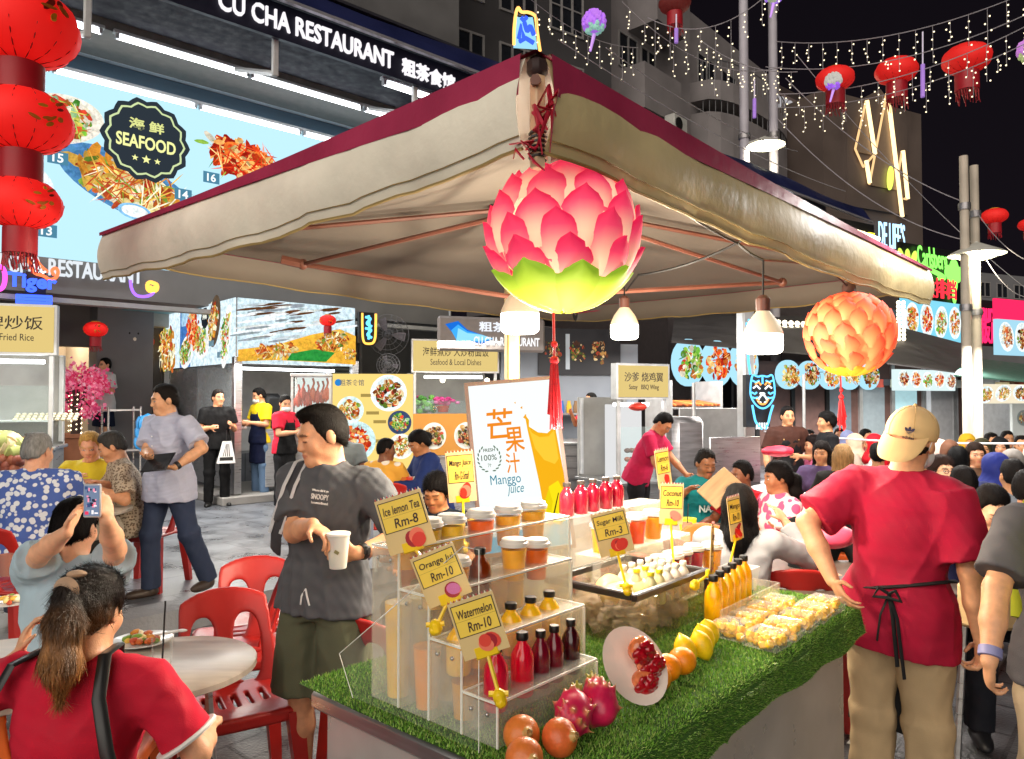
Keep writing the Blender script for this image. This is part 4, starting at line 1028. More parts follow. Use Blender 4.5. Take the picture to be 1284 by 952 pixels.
def sg(t, o, ex, nrm, q):
 b=MB();x, z=q(1169, 328);h=q(1169, 318)[1]-q(1169, 338)[1]
 b.text('Carlsberg', o+nrm*.06+ex*x+Z*z, ex, Z, h*1.7, q(1188, 330)[0]-q(1151, 320)[0], .03, shear=-.1);lines(b, o, ex, nrm, q, ((1160, 336), (1170, 341), (1180, 346), (1184, 350), (1176, 349)), .08)
 b.build('sign_lettering', neon('green', (.25, 1.0, .12), 1.3), t)
 b=MB();x, z=q(1196, 356)
 for dx, dy, rx, ry, a in((0, .5, .3, .42, 0), (-.3, .35, .22, .34, .5), (.3, .35, .22, .34, -.5), (0, 0, .2, .34, 0), (0, -.45, .12, .3, 0)):b.ell(o+nrm*.07, ex, Z, x+dx, z+dy, rx, ry, .03, a, 14)
 b.build('hop_leaf', neon('green', (.25, 1.0, .12), 1.3), t, False)
 b=MB();x, z=q(1138, 330)
 for dx in(-.35, 0, .35):b.ell(o+nrm*.07, ex, Z, x+dx, z+.1, .16, .4, .03, -dx, 12)
 b.build('hop_leaf', neon('lime', (.6, 1.0, .1), 1.2), t, False)
neon_sign('beer_sign', 'green lit beer name sign with hop leaf above the red Chinese letters', 1130, 26, 1210, 28, sg, back=(1132, 316, 1208, 376, M_black))
def sg(t, o, ex, nrm, q):
 b=MB();x, z=q(1178, 362);b.text('大排档', o+nrm*.06+ex*x+Z*z, ex, Z, .7, 1.9, .03, bold=.01);b.build('sign_lettering', neon('red', (1.0, .03, .05), 1.3), t)
neon_sign('chinese_sign', 'small red lit Chinese letters under the green beer sign', 1160, 25.5, 1200, 26.4, sg)
def sg(t, o, ex, nrm, q):
 b=MB();x, z=q(1234, 391);b.text('Restaurant', o+nrm*.06+ex*x+Z*z, ex, Z, .65, q(1255, 390)[0]-q(1213, 390)[0], .03);x, z=q(1240, 416);b.text('饭店', o+nrm*.06+ex*x+Z*z, ex, Z, .8, 1.1, .03, bold=.01)
 b.build('sign_lettering', neon('pinkred', (1.0, .02, .12), 1.3), t)
neon_sign('restaurant_sign', 'red neon restaurant letters on dark backing just behind the bamboo poles', 1212, 23.5, 1258, 24.5, sg, back=(1212, 378, 1256, 432, M_black))
def sg(t, o, ex, nrm, q):pass
neon_sign('banner', 'plain glowing pink red banner above the plate menu board', 1252, 22.1, 1310, 23.1, sg, 'banner', back=(1252, 379, 1310, 401, emat('pink_red_glow', (.85, .02, .1), 1.0)))
def sg(t, o, ex, nrm, q):
 b=MB();x, z=q(1062, 299);b.text('FOOD POT', o+nrm*.06+ex*x+Z*z, ex, Z, .75, q(1094, 300)[0]-q(1026, 290)[0], .04, bold=.01);b.build('sign_lettering', neon('yellow', (1.0, .85, .05), 1.4), t)
 b=MB()
 for i in range(24):
  b=MB();x, z=q(1036+64*i/23, 283+26*i/23*.8);b.ball(o+nrm*.12+ex*x+Z*(z+.1), .09, 8, 5);b.build('bulb', emat('marquee_bulb', (1, .86, .6), 3), t)
neon_sign('food_court_sign', 'yellow food court letters with a row of marquee bulbs by the golden mountain', 1022, 27, 1102, 29, sg, back=(1024, 282, 1100, 312, M_black))
def sg(t, o, ex, nrm, q):
 b=MB()
 for j in range(2):
  for i in range(22):
   b=MB();x, z=q(966+150*i/21, 404+j*6+i*.5);b.ball(o+nrm*.05+ex*x+Z*z, .065, 6, 4);b.build('bulb', emat('marquee_bulb', (1, .86, .6), 3), t)
 for i in range(10):
  for px in(1124, 1131):b=MB();x, z=q(px, 380+i*5);b.ball(o+nrm*.05+ex*x+Z*z, .06, 6, 4);b.build('bulb', emat('marquee_bulb', (1, .86, .6), 3), t)
neon_sign('marquee_lights', 'double row of small warm bulbs behind the orange lotus lantern', 960, 17.5, 1140, 20, sg, 'lights')
def tigerface(mb_w, mb_b, o, ex, nrm, q, cx, cy, s):
 def L(mb, pts, r=.012):lines(mb, o, ex, nrm, q, [(cx+x*s, cy+y*s)for x, y in pts], r)
 L(mb_b, ((-14, -8), (-12, -20), (-6, -16), (0, -18), (6, -16), (12, -20), (14, -8), (15, 6), (8, 18), (0, 22), (-8, 18), (-15, 6), (-14, -8)))
 for sx in(-1, 1):
  L(mb_w, ((sx*3, -2), (sx*7, -6), (sx*11, -3)));L(mb_b, ((sx*4, -12), (sx*8, -10), (sx*12, -12)));L(mb_b, ((sx*13, 2), (sx*9, 4), (sx*7, 2)));L(mb_b, ((sx*12, 8), (sx*9, 9), (sx*6, 8)))
  L(mb_w, ((0, 4), (sx*4, 8), (sx*6, 13), (sx*2, 14)))
 L(mb_w, ((-3, 3), (0, 6), (3, 3), (-3, 3)));L(mb_b, ((0, -16), (0, -12), (0, -8)))
def sg(t, o, ex, nrm, q):
 w_, b_, o_=MB(), MB(), MB()
 tigerface(w_, b_, o, ex, nrm, q, 953, 490, 1.05)
 lines(o_, o, ex, nrm, q, ((946, 500), (950, 507), (956, 507), (960, 500)), .014);lines(o_, o, ex, nrm, q, ((944, 482), (948, 479), (951, 483)), .012);lines(o_, o, ex, nrm, q, ((956, 483), (959, 479), (963, 482)), .012)
 for k in range(5):lines(w_, o, ex, nrm, q, ((946+3*k, 530), (945+3.4*k, 538), (947+3*k, 536)), .01)
 lines(b_, o, ex, nrm, q, ((940, 508), (942, 520), (944, 530), (952, 538)), .014);lines(b_, o, ex, nrm, q, ((966, 508), (962, 520), (960, 530), (956, 538)), .014)
 lines(b_, o, ex, nrm, q, ((934, 405), (936, 425), (935, 450), (938, 470)), .016);lines(b_, o, ex, nrm, q, ((936, 402), (944, 404), (940, 412), (934, 408)), .016)
 w_.build('tube_lines', neon('white', (.85, .95, 1.0), 1.3), t);b_.build('tube_lines', neon('sky', (.12, .55, 1.0), 1.6), t);o_.build('tube_lines', neon('amber', (1.0, .35, .08), 1.5), t)
neon_sign('tiger_neon', 'blue and white tiger face neon hanging by the pale steel post', 932, 9.6, 970, 9.7, sg, back=(938, 470, 968, 536, M_black))
def sg(t, o, ex, nrm, q):
 a_, b_, c_=MB(), MB(), MB()
 lines(a_, o, ex, nrm, q, ((643, 58), (643, 40), (645, 20), (648, 10), (652, 18), (660, 17), (668, 20), (671, 24), (672, 40), (676, 66)), .03)
 for p in(((649, 50), (652, 34), (655, 48)), ((656, 30), (660, 44), (663, 32), (668, 46)), ((650, 54), (658, 50), (668, 56)), ((652, 24), (655, 28), (659, 24))):lines(b_, o, ex, nrm, q, p, .04)
 b=MB();P2=[q(*a)for a in((644, 60), (644, 40), (646, 20), (650, 22), (668, 22), (671, 40), (674, 62))];b.prism(list(reversed(P2)), o+nrm*.01, ex, Z, .02);b.build('backing', emat('ice_glow', (.35, .75, .95), .75), t, False)
 a_.build('tube_lines', neon('orange', (1.0, .45, .12), 1.6), t);b_.build('tube_lines', neon('deepblue', (.03, .08, .9), 1.5), t)
neon_sign('tiger_neon', 'small lit tiger figure sign standing above the navy awning', 640, 13, 680, 13.2, sg)
def sg(t, o, ex, nrm, q):
 b=MB();x, z=q(36, 356);b.text('Tiger', o+nrm*.06+ex*x+Z*z, ex, Z, q(36, 344)[1]-q(36, 367)[1], q(70, 350)[0]-q(8, 350)[0], .05, bold=.03);b.build('sign_lettering', neon('blue', (.05, .12, 1.0), 1.6), t)
 b=MB()
 for y in(371, 375, 379):lines(b, o, ex, nrm, q, ((16, y), (40, y+1), (62, y+2)), .022, smooth=False)
 b.build('tube_lines', neon('blue', (.05, .12, 1.0), 1.6), t)
 b=MB();lines(b, o, ex, nrm, q, ((30, 318), (32, 330), (38, 344), (50, 346), (58, 352), (66, 350), (70, 342), (66, 336), (60, 340), (64, 346)), .022);lines(b, o, ex, nrm, q, ((30, 318), (38, 322), (46, 334), (56, 342)), .02);b.build('tube_lines', neon('redorange', (1.0, .16, .06), 1.5), t)
 b=MB()
 for p in(((33, 322), (36, 330), (40, 326)), ((38, 332), (42, 338), (46, 334)), ((46, 340), (50, 343), (53, 341)), ((34, 332), (38, 340), (44, 343))):lines(b, o, ex, nrm, q, p, .016)
 b.build('tube_lines', neon('white', (.85, .95, 1.0), 1.3), t)
neon_sign('beer_neon', 'blue beer name neon with white striped tiger above the fried rice sign', 4, dF(4, 11.8), 72, dF(72, 11.8), sg, back=(30, 342, 56, 380, M_black))
def sg(t, o, ex, nrm, q):
 b=MB();lines(b, o, ex, nrm, q, ((-8, 334), (0, 336), (3, 346), (2, 358), (-2, 364), (-10, 364)), .03);b.build('tube_lines', neon('pink', (1.0, .08, .65), 1.6), t)
neon_sign('pink_neon', 'curved pink neon ring at the end of the grey wall', -10, dF(-10, 11.8), 6, dF(6, 11.8), sg)
def sg(t, o, ex, nrm, q):
 b=MB();lines(b, o, ex, nrm, q, ((160, 352), (161, 362), (166, 371), (176, 373), (186, 371), (190, 366)), .022);b.build('tube_lines', neon('violet', (.3, .12, 1.0), 1.6), t)
 b=MB()
 for p in(((181, 357), (184, 354), (190, 356), (194, 358), (193, 366), (182, 366), (181, 357)), ((184, 360), (187, 362), (191, 361))):lines(b, o, ex, nrm, q, p, .03)
 b.build('tube_lines', neon('amber2', (1.0, .5, .08), 1.5), t)
neon_sign('violet_neon', 'violet and amber neon tube sign under the canopy edge', 156, dF(156, 11.8), 198, dF(198, 11.8), sg)
def sg(t, o, ex, nrm, q):
 b=MB();lines(b, o, ex, nrm, q, ((452, 393), (452, 410), (453, 430), (460, 432), (468, 430), (469, 410), (469, 394)), .02);b.build('tube_lines', neon('amber2', (1.0, .5, .08), 1.5), t)
 b=MB()
 for p in(((456, 398), (464, 400), (456, 406), (464, 410)), ((456, 412), (465, 414), (457, 420), (464, 424)), ((460, 396), (461, 410), (460, 426))):lines(b, o, ex, nrm, q, p, .022)
 b.build('tube_lines', neon('sky', (.12, .55, 1.0), 1.6), t)
neon_sign('framed_neon', 'blue neon glyphs inside an amber tube frame by the wall fan', 448, 12.4, 474, 12.6, sg, back=(451, 392, 470, 430, M_black))
p=SF(164, 426, 14.2);ld=thing('lion_decoration', 'little yellow lion dance paper decoration above the black door', 'decoration', p-Z*.3, RZF)
def loc_ball(b, x, z, r, c, y=.0):b.ball(p+UF*x+Z*z+NF*y, (r, r*.7, r), 10, 7, None, c)
b=MB();loc_ball(b, 0, .05, .2, 'f0b830');loc_ball(b, 0, -.18, .15, 'e8a020')
for x in(-.15, .15):loc_ball(b, x, .2, .07, 'd83a20')
b.build('body', M_paint, ld)
b=MB()
for x in(-.07, .07):loc_ball(b, x, .1, .05, 'fff8e8', .13);loc_ball(b, x, .1, .022, '201810', .17)
loc_ball(b, 0, 0, .07, 'fff0d8', .13)
for x in(.24, .3):loc_ball(b, x, -.02, .1, 'd83a20')
b.build('face', M_paint, ld)
def wall_fan(px, py, d, r, label):
 c=P(px, py, d);t=thing('wall_fan', label, 'fan', c, 0);ax=V((0, -1, 0));rot=Matrix((X_, Z, ax)).transposed()
 b=MB()
 for q in(.25, .5, .75, 1):b.tube([c+rot@V((r*q*math.cos(a), r*q*math.sin(a), .1*(1-q*q)))for a in[2*math.pi*k/20 for k in range(21)]], .006, 4)
 for k in range(18):
  a=2*math.pi*k/18;b.tube([c+rot@V((r*q*math.cos(a), r*q*math.sin(a), .1*(1-q*q)))for q in(.05, .5, 1)], .004, 4)
 b.build('guard', mat('fan_wire', (.1, .1, .11), .5), t)
 b=MB()
 for k in range(3):
  a=2.1*k;b.prism([(r*q*math.cos(a+e), r*q*math.sin(a+e))for q, e in((.1, 0), (.5, -.45), (.85, -.4), (.88, .1), (.5, .25))], c+ax*.03, X_, Z, .01)
 b.build('blade', mat('fan_blade', (.08, .07, .09), .4), t)
 b=MB();b.ball(c, .07, 10, 6);b.box(c-ax*.2, (.1, .3, .1), None, .01);b.build('motor', M_black, t)
wall_fan(487, 420, 13.0, .36, 'big dark round wall fan between the neon frame and the gold sign')
wall_fan(487, 458, 12.8, .2, 'smaller dark fan below the big wall fan')
b=MB();q=P(341, 505, 12.2);b.box(V((q.x, q.y, 1.35)), (.34, .2, .95), RZF, .08);tag(b.build('arched_board', M_black), 'black round topped board behind the cook in yellow', 'board')
M_lan=glow_mat('red_lantern_cloth', .38)
def lantern(c, r, label, group, squash=.62, drum=.32, tass=.5, rz=0, gold=True, tilt=0., e=1.):
 """round cloth lantern: ribbed globe, gold glyphs, drum below and tassel"""
 c=V(c);t=thing('red_lantern', label, 'lantern', c, 0, group)
 b=MB();n, m=28, 12;vs=[];fs=[];cs=[]
 for i in range(m+1):
  a=math.pi*i/m;
  for k in range(n):
   th=2*math.pi*k/n;q=1+(.025 if k%2 else-.025)*math.sin(a)
   vs.append(c+V((r*math.sin(a)**.8*q*math.cos(th+rz), r*math.sin(a)**.8*q*math.sin(th+rz), -r*squash*math.cos(a))))
 for i in range(m):
  for k in range(n):fs.append((i*n+k, i*n+(k+1)%n, (i+1)*n+(k+1)%n, (i+1)*n+k))
 b.add(vs, fs, (.80*e, .010, .008));b.build('globe', M_lan, t)
 b=MB()
 for k in range(14):
  th=2*math.pi*(k+.5)/14+rz;b.tube([c+V((r*math.sin(math.pi*i/10)**.8*1.012*math.cos(th), r*math.sin(math.pi*i/10)**.8*1.012*math.sin(th), -r*squash*math.cos(math.pi*i/10)))for i in range(11)], r*.011, 4, (.25, .004, .004))
 b.build('rib', M_paint, t)
 b=MB()
 b.lathe([(r*.36, -.012), (r*.38, 0), (r*.36, .012)], c+Z*r*squash*.97, 16, None, 'c89a30');b.build('top_ring', M_paint, t);b=MB()
 b.lathe([(r*drum, -r*.02), (r*drum, -r*tass)], c-Z*r*squash, 18, None, (.35, .01, .02));b.build('drum', M_paint, t)
 b=MB();rg=random.Random(int(c.x*100)+5)
 for k in range(26):
  a=2*math.pi*k/26;q=r*drum*.9;p0=c+V((q*math.cos(a), q*math.sin(a), -r*squash-r*tass));b.tube([p0, p0+V((rg.uniform(-.02, .05)*r*3, 0, -r*rg.uniform(.3, .55)))], r*.018, 4, 'a01020')
 b.build('tassel', M_paint, t)
 if gold:
  b=MB()
  for k in range(4):
   th=rz+k*math.pi/2-.9;
   for j in range(9):
    a=math.pi*(.5+rg.uniform(-.17, .17));th2=th+rg.uniform(-.3, .3);q=r*1.03*math.sin(a)**.8
    pos=c+V((q*math.cos(th2), q*math.sin(th2), -r*squash*1.0*math.cos(a)))
    nn=V((math.cos(th2), math.sin(th2), 0));exx=V((-math.sin(th2), math.cos(th2), 0))
    b.ell(pos+nn*.004, exx, Z, 0, 0, r*rg.uniform(.05, .16), r*rg.uniform(.03, .06), .004, rg.uniform(-1, 1), 8, rg.choice(['c07818', 'b06018', '7a1a0c', 'd89a30']))
  b.build('gold_pattern', M_paint, t, False)
 return t
for i, (px, py, rp, d)in enumerate(((26, 34, 66, 3.6), (28, 152, 57, 3.6), (26, 255, 46, 3.6))):
 lantern(P(px, py, d), rp*d/F, ['big', 'middle sized', 'smallest'][i]+[' red lantern at the top of the hanging string of three', ' red lantern of the hanging string of three', ' red lantern at the foot of the hanging string of three'][i], 'string of red lanterns', .72 if i==0 else .68, .42, .72, .4, True)
b=MB();b.tube([P(26, -60, 3.6), P(27, 330, 3.6)], .006, 5);tag(b.build('lantern_cord', mat('red_cord', (.4, .02, .02), .6)), 'thin red cord carrying the string of three red lanterns', 'cord')
for px, py, rp, d, l in((120, 413, 13.5, 11.2, 'small red lantern hung at the doorway over the man in white'), (411, 402, 10, 12, 'small red lantern near the roller shutters')):
 lantern(P(px, py, d), rp*d/F, l, 'small red lanterns', .7, .5, .9, 0, True)
for i, (px, py, rp, d, l)in enumerate(((1047, 99, 23, 13, 'red sky lantern next to the silver purple lotus'), (1124, 89, 25, 14, 'red sky lantern in the middle of the icicle strings'), (1212, 74, 28, 15, 'red sky lantern hung highest over the street'), (1247, 271, 15, 20, 'lone red sky lantern beside the bamboo poles'), (1290, 282, 12, 20, 'red sky lantern cut by the picture edge, far from the poles'))):
 lantern(P(px, py, d), rp*d/F, l, 'red lanterns over the street', .62, .5, .85, .2*i, False, e=.75)
lantern(P(846, 4, 13), 20*13/F, 'dark red sky lantern above the apartment balconies', 'red lanterns over the street', .62, .5, .9, 0, False, e=.12)
bt_c=P(94, 567, 11.6);bt_c.z=.78
bt=thing('blossom_tree', 'pink artificial blossom tree wound with fairy lights in a terracotta pot', 'tree', bt_c)
b=MB();b.lathe([(.17, 0), (.24, .34), (.27, .36), (.27, .42), (.22, .42), (.2, .36)], bt_c, 18);b.build('pot', mat('terracotta', (.42, .17, .09), .7, var=.15), bt)
b=MB();tip=bt_c+Z*.85;b.tube([bt_c+Z*.36, bt_c+V((.03, 0, .7)), tip], [.075, .06, .05], 8);rg=random.Random(11);ends=[]
for i in range(14):
 a=rg.random()*6.28;q=rg.uniform(.08, .34);e_=tip+V((q*math.cos(a), q*math.sin(a), rg.uniform(-.05, .48)));b.tube([tip-Z*rg.uniform(0, .3), (tip+e_)/2+Z*.1, e_], [.035, .02, .008], 5);ends.append(e_)
b.build('trunk', mat('dark_bark', (.06, .04, .035), .8), bt)
b=MB()
for i in range(1900):
 e_=rg.choice(ends);p=e_+V((rg.gauss(0, .085), rg.gauss(0, .085), rg.gauss(0, .085)));s_=rg.uniform(.02, .042);q=Euler((rg.random()*3, rg.random()*3, rg.random()*6)).to_matrix()
 c_=rg.choice(['f06a9a', 'f890b4', 'e04a80', 'ffb8d0', 'd83a70'])
 b.add([p+q@V((s_, 0, .006)), p+q@V((0, s_, 0)), p+q@V((-s_, 0, .006)), p+q@V((0, -s_, 0))], [(0, 1, 2, 3)], c_)
b.build('crown', mat('petal', (1, 1, 1), .6, attr=True, var=0, emit=.12), bt, False)
b=MB()
for i in range(60):a=i*.9;b.ball(bt_c+V((.09*math.cos(a), .09*math.sin(a), .42+.011*i)), .011, 5, 4)
b.build('fairy_lights', emat('fairy', (1, .85, .55), 3), bt)
q=P(152, 540, 11.2);rk=thing('steel_rack', 'small steel trolley hung with a blue plastic bag by the black door', 'trolley', V((q.x, q.y, .17)), RZF)
b=MB()
for x in(-.22, .22):
 for y in(-.18, .18):b.tube([(x, y, 0), (x, y, 1.45)], .016, 6)
for z_ in(.3, .8, 1.4):b.box((0, 0, z_), (.46, .38, .025))
b.build('trolley_frame', M_steel, rk, True, False)
b=MB();rg=random.Random(3)
for i in range(14):b.ball((.24+rg.uniform(-.03, .1), -.2+rg.uniform(-.05, .05), 1.05+rg.uniform(-.25, .2)), (.09, .06, .13), 7, 5)
b.build('plastic_bag', mat('blue_plastic', (.05, .35, .8), .3), rk, True, False)
M_pole=mat('grey_pole', (.42, .40, .45), .5, var=.15, scale=2)
def pole(px, yb, yt, d, r, label, m=M_pole, lamp=None, cat='pole', name='street_pole', z0=0.):
 a=P(px, 500, d);zt=zat(px, yt, d);t=thing(name, label, cat, V((a.x, a.y, z0)))
 b=MB();b.tube([V((a.x, a.y, z0)), V((a.x, a.y, (z0+zt)/2)), V((a.x, a.y, zt))], [r, r*.95, r*.85], 10);b.build('pole_shaft', m, t)
 if lamp:
  zl=zat(px, lamp[1], d);c=V((a.x+lamp[0], a.y-lamp[2], zl))
  b=MB();b.tube([V((a.x, a.y, zl+.1)), c+Z*.2], .04, 6);b.lathe([(.06, .2), (.14, .16), (.42, .03), (.48, -.02), (.44, -.03)], c, 18);b.build('lamp_hood', mat('lamp_hood', (.5, .5, .46), .5), t)
  b=MB();b.ball(c-Z*.03, (.34, .34, .09), 14, 6);b.build('lamp_glass', emat('street_lamp_glow', (1.0, .93, .55), 4, True), t)
  L=bpy.data.lights.new('street_lamp_light', 'POINT');L.energy=220;L.color=(1, .9, .62);L.shadow_soft_size=.25;lo=bpy.data.objects.new('lamp_light', L);COL.objects.link(lo);lo.parent=t;lo.location=world_of(t).inverted()@(c-Z*.25)
 for j in range(2):
  b=MB();b.lathe([(r*1.2, -.06), (r*1.25, 0), (r*1.2, .06)], V((a.x, a.y, z0+(zt-z0)*(.55+.3*j))), 10);b.build('clamp', M_steeld, t)
 return t
pole(936, 0, -160, 19, .13, 'tall grey street pole carrying the yellow street lamp', lamp=(.45, 187, .3), name='street_lamp', cat='street lamp')
pole(973, 0, -160, 20, .13, 'tall grey pole standing just beyond the yellow street lamp')
M_bam=mat('bamboo_pole', (.50, .44, .36), .6, var=.2, scale=3)
pole(1213, 0, 196, 13.5, .085, 'taller of the two pale bamboo poles', M_bam, name='bamboo_pole')
pole(1226, 0, 208, 13.8, .085, 'shorter pale bamboo pole with the disc shaped lamp', M_bam, lamp=(-.1, 321, .2), name='bamboo_pole')
def cable(p0, p1, sag, n=16):
 return[p0.lerp(p1, i/n)-Z*sag*4*(i/n)*(1-i/n)for i in range(n+1)]
M_wire=mat('string_wire', (.35, .33, .36), .6)
def icicle(p0, p1, sag, n, drop, label, seed, k=5):
 t=thing('icicle_string', label, 'string lights', p0, 0, 'icicle light strings')
 pts=cable(p0, p1, sag, 22);b=MB();b.tube(pts, .008, 4);bl=MB();rg=random.Random(seed)
 for i in range(n):
  f=(i+.5)/n*22;j=min(21, int(f));p=pts[j].lerp(pts[j+1], f-j);L=drop*rg.choice([.55, .8, 1.0, .65])
  b.tube([p, p-Z*L], .005, 3, caps=False)
  for q in range(k):bl.ball(p-Z*L*(q+1)/k+V((rg.uniform(-.05, .05), rg.uniform(-.05, .05), 0)), .015, 5, 3)
 b.build('wire', M_wire, t);o=bl.build('light_bulb', emat('icicle_bulb', (1.0, .84, .55), 1.6), t);o['kind']='stuff'
 return t
icicle(P(972, 52, 14), P(1300, -15, 11), .3, 16, .62, 'icicle light string crossing highest beside the tall poles', 1)
icicle(P(960, 84, 14), P(1300, 12, 11.5), .35, 1, .2, 'bare light cable crossing between the icicle strings', 2)
icicle(P(975, 118, 14), P(1300, 26, 11.5), .3, 15, .6, 'icicle light string passing by the red sky lanterns', 3)
icicle(P(975, 135, 15), P(1300, 48, 12), .3, 12, .5, 'lowest icicle light string in front of the golden mountain', 4)
icicle(P(664, -2, 12), P(800, 60, 14), .2, 9, .62, 'icicle light string by the purple lotus over the awning', 5)
icicle(P(780, 2, 13), P(980, 84, 15), .5, 12, .6, 'icicle light string in front of the apartment balconies', 6)
icicle(P(812, 22, 13), P(985, -30, 12.5), .5, 9, .7, 'icicle light string looping up to the tall poles', 7)
icicle(P(880, 52, 15), P(1000, 90, 14), .2, 8, .55, 'short icicle light string before the corner house', 8)
b=MB()
for a_, c_, s_ in(((700, 50, 10), (1060, 240, 16), .2), ((985, 98, 14), (1216, 256, 13.5), .3), ((1000, 70, 14), (1300, 372, 16), .3), ((976, 150, 14), (1214, 302, 13.5), .4), ((1222, 262, 13.6), (1300, 330, 14), .2), ((760, 60, 10), (1000, 190, 16), .2), ((1228, 310, 13.6), (1300, 372, 14), .3)):b.tube(cable(P(*a_), P(*c_), s_), .009, 4)
tag(b.build('power_cable', M_wire), 'grey power cables slung between the poles over the street', 'cable')
def sky_lotus(px, py, d, r, c1, c2, label):
 c=P(px, py, d);t=thing('lotus_light', label, 'lantern', c, 0, 'small lotus lights');b=MB();rg=random.Random(px)
 b.ball(c, r*.75, 14, 9, None, c1)
 for i in range(90):
  z_=rg.uniform(-.9, .95);a=rg.random()*6.28;q=math.sqrt(1-z_*z_);nn=V((q*math.cos(a), q*math.sin(a), z_));b.ball(c+nn*r*.78, (r*.17, r*.17, r*.22), 6, 4, None, c1 if z_>-.45 else c2)
 b.build('petal_ball', M_lan, t);b=MB();b.tube([c-Z*r*.9, c-Z*r*2.2+V((-.06, 0, 0))], [.05*r*3, .03*r*3], 6, (.55, .3, .85));b.build('tail', M_lan, t)
sky_lotus(745, 28, 11, 17*11/F, (.42, .16, .75), (.25, .5, .42), 'purple lotus light hanging over the navy awning')
sky_lotus(1045, 102, 12.6, 12*12.6/F, (.42, .42, .4), (.35, .12, .8), 'silver grey lotus light in front of a red sky lantern')
sky_lotus(970, -8, 13, 14*13/F, (.4, .5, .3), (.4, .2, .85), 'green lotus light with purple tail beside the tall pole')
sky_lotus(1292, 62, 12.5, 17*12.5/F, (.5, .2, .6), (.4, .5, .2), 'purple green lotus light beyond the highest red lantern')
for i, (px, y0, y1, d)in enumerate(((1157, 40, 122, 12.5), (946, 100, 148, 14), (848, 18, 54, 12.8))):
 b=MB();b.tube([P(px, y0, d), P(px, (y0+y1)/2, d)], .012, 6, (.5, .45, .55));b.tube([P(px, (y0+y1)/2, d), P(px, y1, d)], .035, 8, (.3, .16, .55))
 tag(b.build('light_stick', M_lan), ['violet light stick hanging amid the icicle strings', 'violet light stick hanging by the corner house', 'violet light stick below the dark red lantern'][i], 'string lights', 'violet light sticks')
ZB=2.45
cn, cl, cr=V((.067, 2.10, 0)), V((-2.44, 4.42, 0)), V((3.19, 5.67, 0));cf=cl+cr-cn
apex=V((.25, 4.95, 3.12))
can=thing('market_canopy', 'large square market canopy with khaki valance and burgundy edge over the juice cart', 'canopy', V((0, 4.9, 0)))
M_val=mat('coated_khaki_cloth', (.58, .47, .25), .48, var=.26, scale=1.8, bump=.3, bscale=14, spec=.5)
M_vallit=mat('lit_khaki_cloth', (.82, .78, .66), .42, var=.24, scale=1.8, bump=.3, bscale=14, spec=.6)  # same khaki cloth, paler: blue light falling on this side painted into the colour
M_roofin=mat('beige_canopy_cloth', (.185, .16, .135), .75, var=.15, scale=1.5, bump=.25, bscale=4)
M_burg=mat('burgundy_cloth', (.36, .03, .085), .4, var=.2, scale=3, bump=.3, bscale=8)
def edge_valance(a, c, m, nm, drop=.27, seed=0):
 zb=ZB+.27-drop
 n_, k_=40, 8;vs, fs=[], [];vb, fb=[], [];rg=random.Random(seed);d=(c-a).normalized();ou=V((d.y, -d.x, 0))
 if(ou.dot((a+c)/2-apex))<0:ou=-ou
 ph=rg.random()*6
 for i in range(n_+1):
  t=i/n_;p=a.lerp(c, t)
  sagz=-.045*math.sin(math.pi*t)**1.0
  for j in range(k_+1):
   f=j/k_;w=(.009*math.sin(t*23+ph)+.006*math.sin(t*61+ph*2)+.004*math.sin(t*120))*f+.035*math.sin(f*3.1)
   vs.append(V((p.x, p.y, zb+drop*(1-f)))+ou*w+Z*(sagz*(.4+.6*f)+.006*math.sin(t*40+ph)*f))
 for i in range(n_):
  for j in range(k_):fs.append((i*(k_+1)+j, i*(k_+1)+j+1, (i+1)*(k_+1)+j+1, (i+1)*(k_+1)+j))
 b=MB();b.add(vs, fs);b.build(nm, m, can)
 b=MB()
 for i in range(n_+1):
  t=i/n_;f=.05+.38*(1-t)**2.2;q=[vs[i*(k_+1)], vs[i*(k_+1)+1+int(f*4)]]
  hgt=drop*f;top=V(vs[i*(k_+1)]);vb+=[top+ou*.004+Z*.012-ou*.03, top+ou*.022+Z*.006, top+ou*(.018+.03*f)-Z*hgt]
 for i in range(n_):
  for j in range(2):fb.append((i*3+j, i*3+j+1, (i+1)*3+j+1, (i+1)*3+j))
 b.add(vb, fb);b.build('hem_band', M_burg, can)
 b=MB();b.tube([vs[i*(k_+1)+k_]for i in range(n_+1)], .006, 5);b.tube([vs[i*(k_+1)+k_-1]+ou*.004 for i in range(n_+1)], .0022, 4);b.build('hem_cord', mat('hem_stitch', (.30, .22, .08), .6), can)
edge_valance(cn+V((-.028, .02, 0)), cl, M_vallit, 'valance', seed=1)
edge_valance(cn+V((.03, .02, 0)), cr, M_val, 'valance', seed=2)
edge_valance(cf, cl, M_roofin, 'valance', .15, 3);edge_valance(cf, cr, M_roofin, 'valance', .15, 4)
for(a, c)in((cn, cl), (cn, cr), (cl, cf), (cr, cf)):
 n_=12;vs, fs=[], []
 for i in range(n_+1):
  f=i/n_
  for j in range(n_+1):
   t=j/n_;e=a.lerp(c, t)+Z*(ZB+.275);p=e.lerp(apex, f);p.z-=.07*math.sin(math.pi*f)*(1-(2*t-1)**2)+.045*math.sin(math.pi*t)*(1-f)*.4
   vs.append(p)
 for i in range(n_):
  for j in range(n_):fs.append((i*(n_+1)+j, i*(n_+1)+j+1, (i+1)*(n_+1)+j+1, (i+1)*(n_+1)+j))
 b=MB();b.add(vs, fs);b.build('roof_lining', M_roofin, can)
 b=MB();b.add([v+Z*.012 for v in vs], [tuple(reversed(f))for f in fs]);b.build('roof_panel', M_burg, can)
M_rib=mat('brown_steel_rib', (.16, .06, .04), .45)
M_brass=mat('lit_brass_pole', (.70, .50, .18), .35, metal=.4)
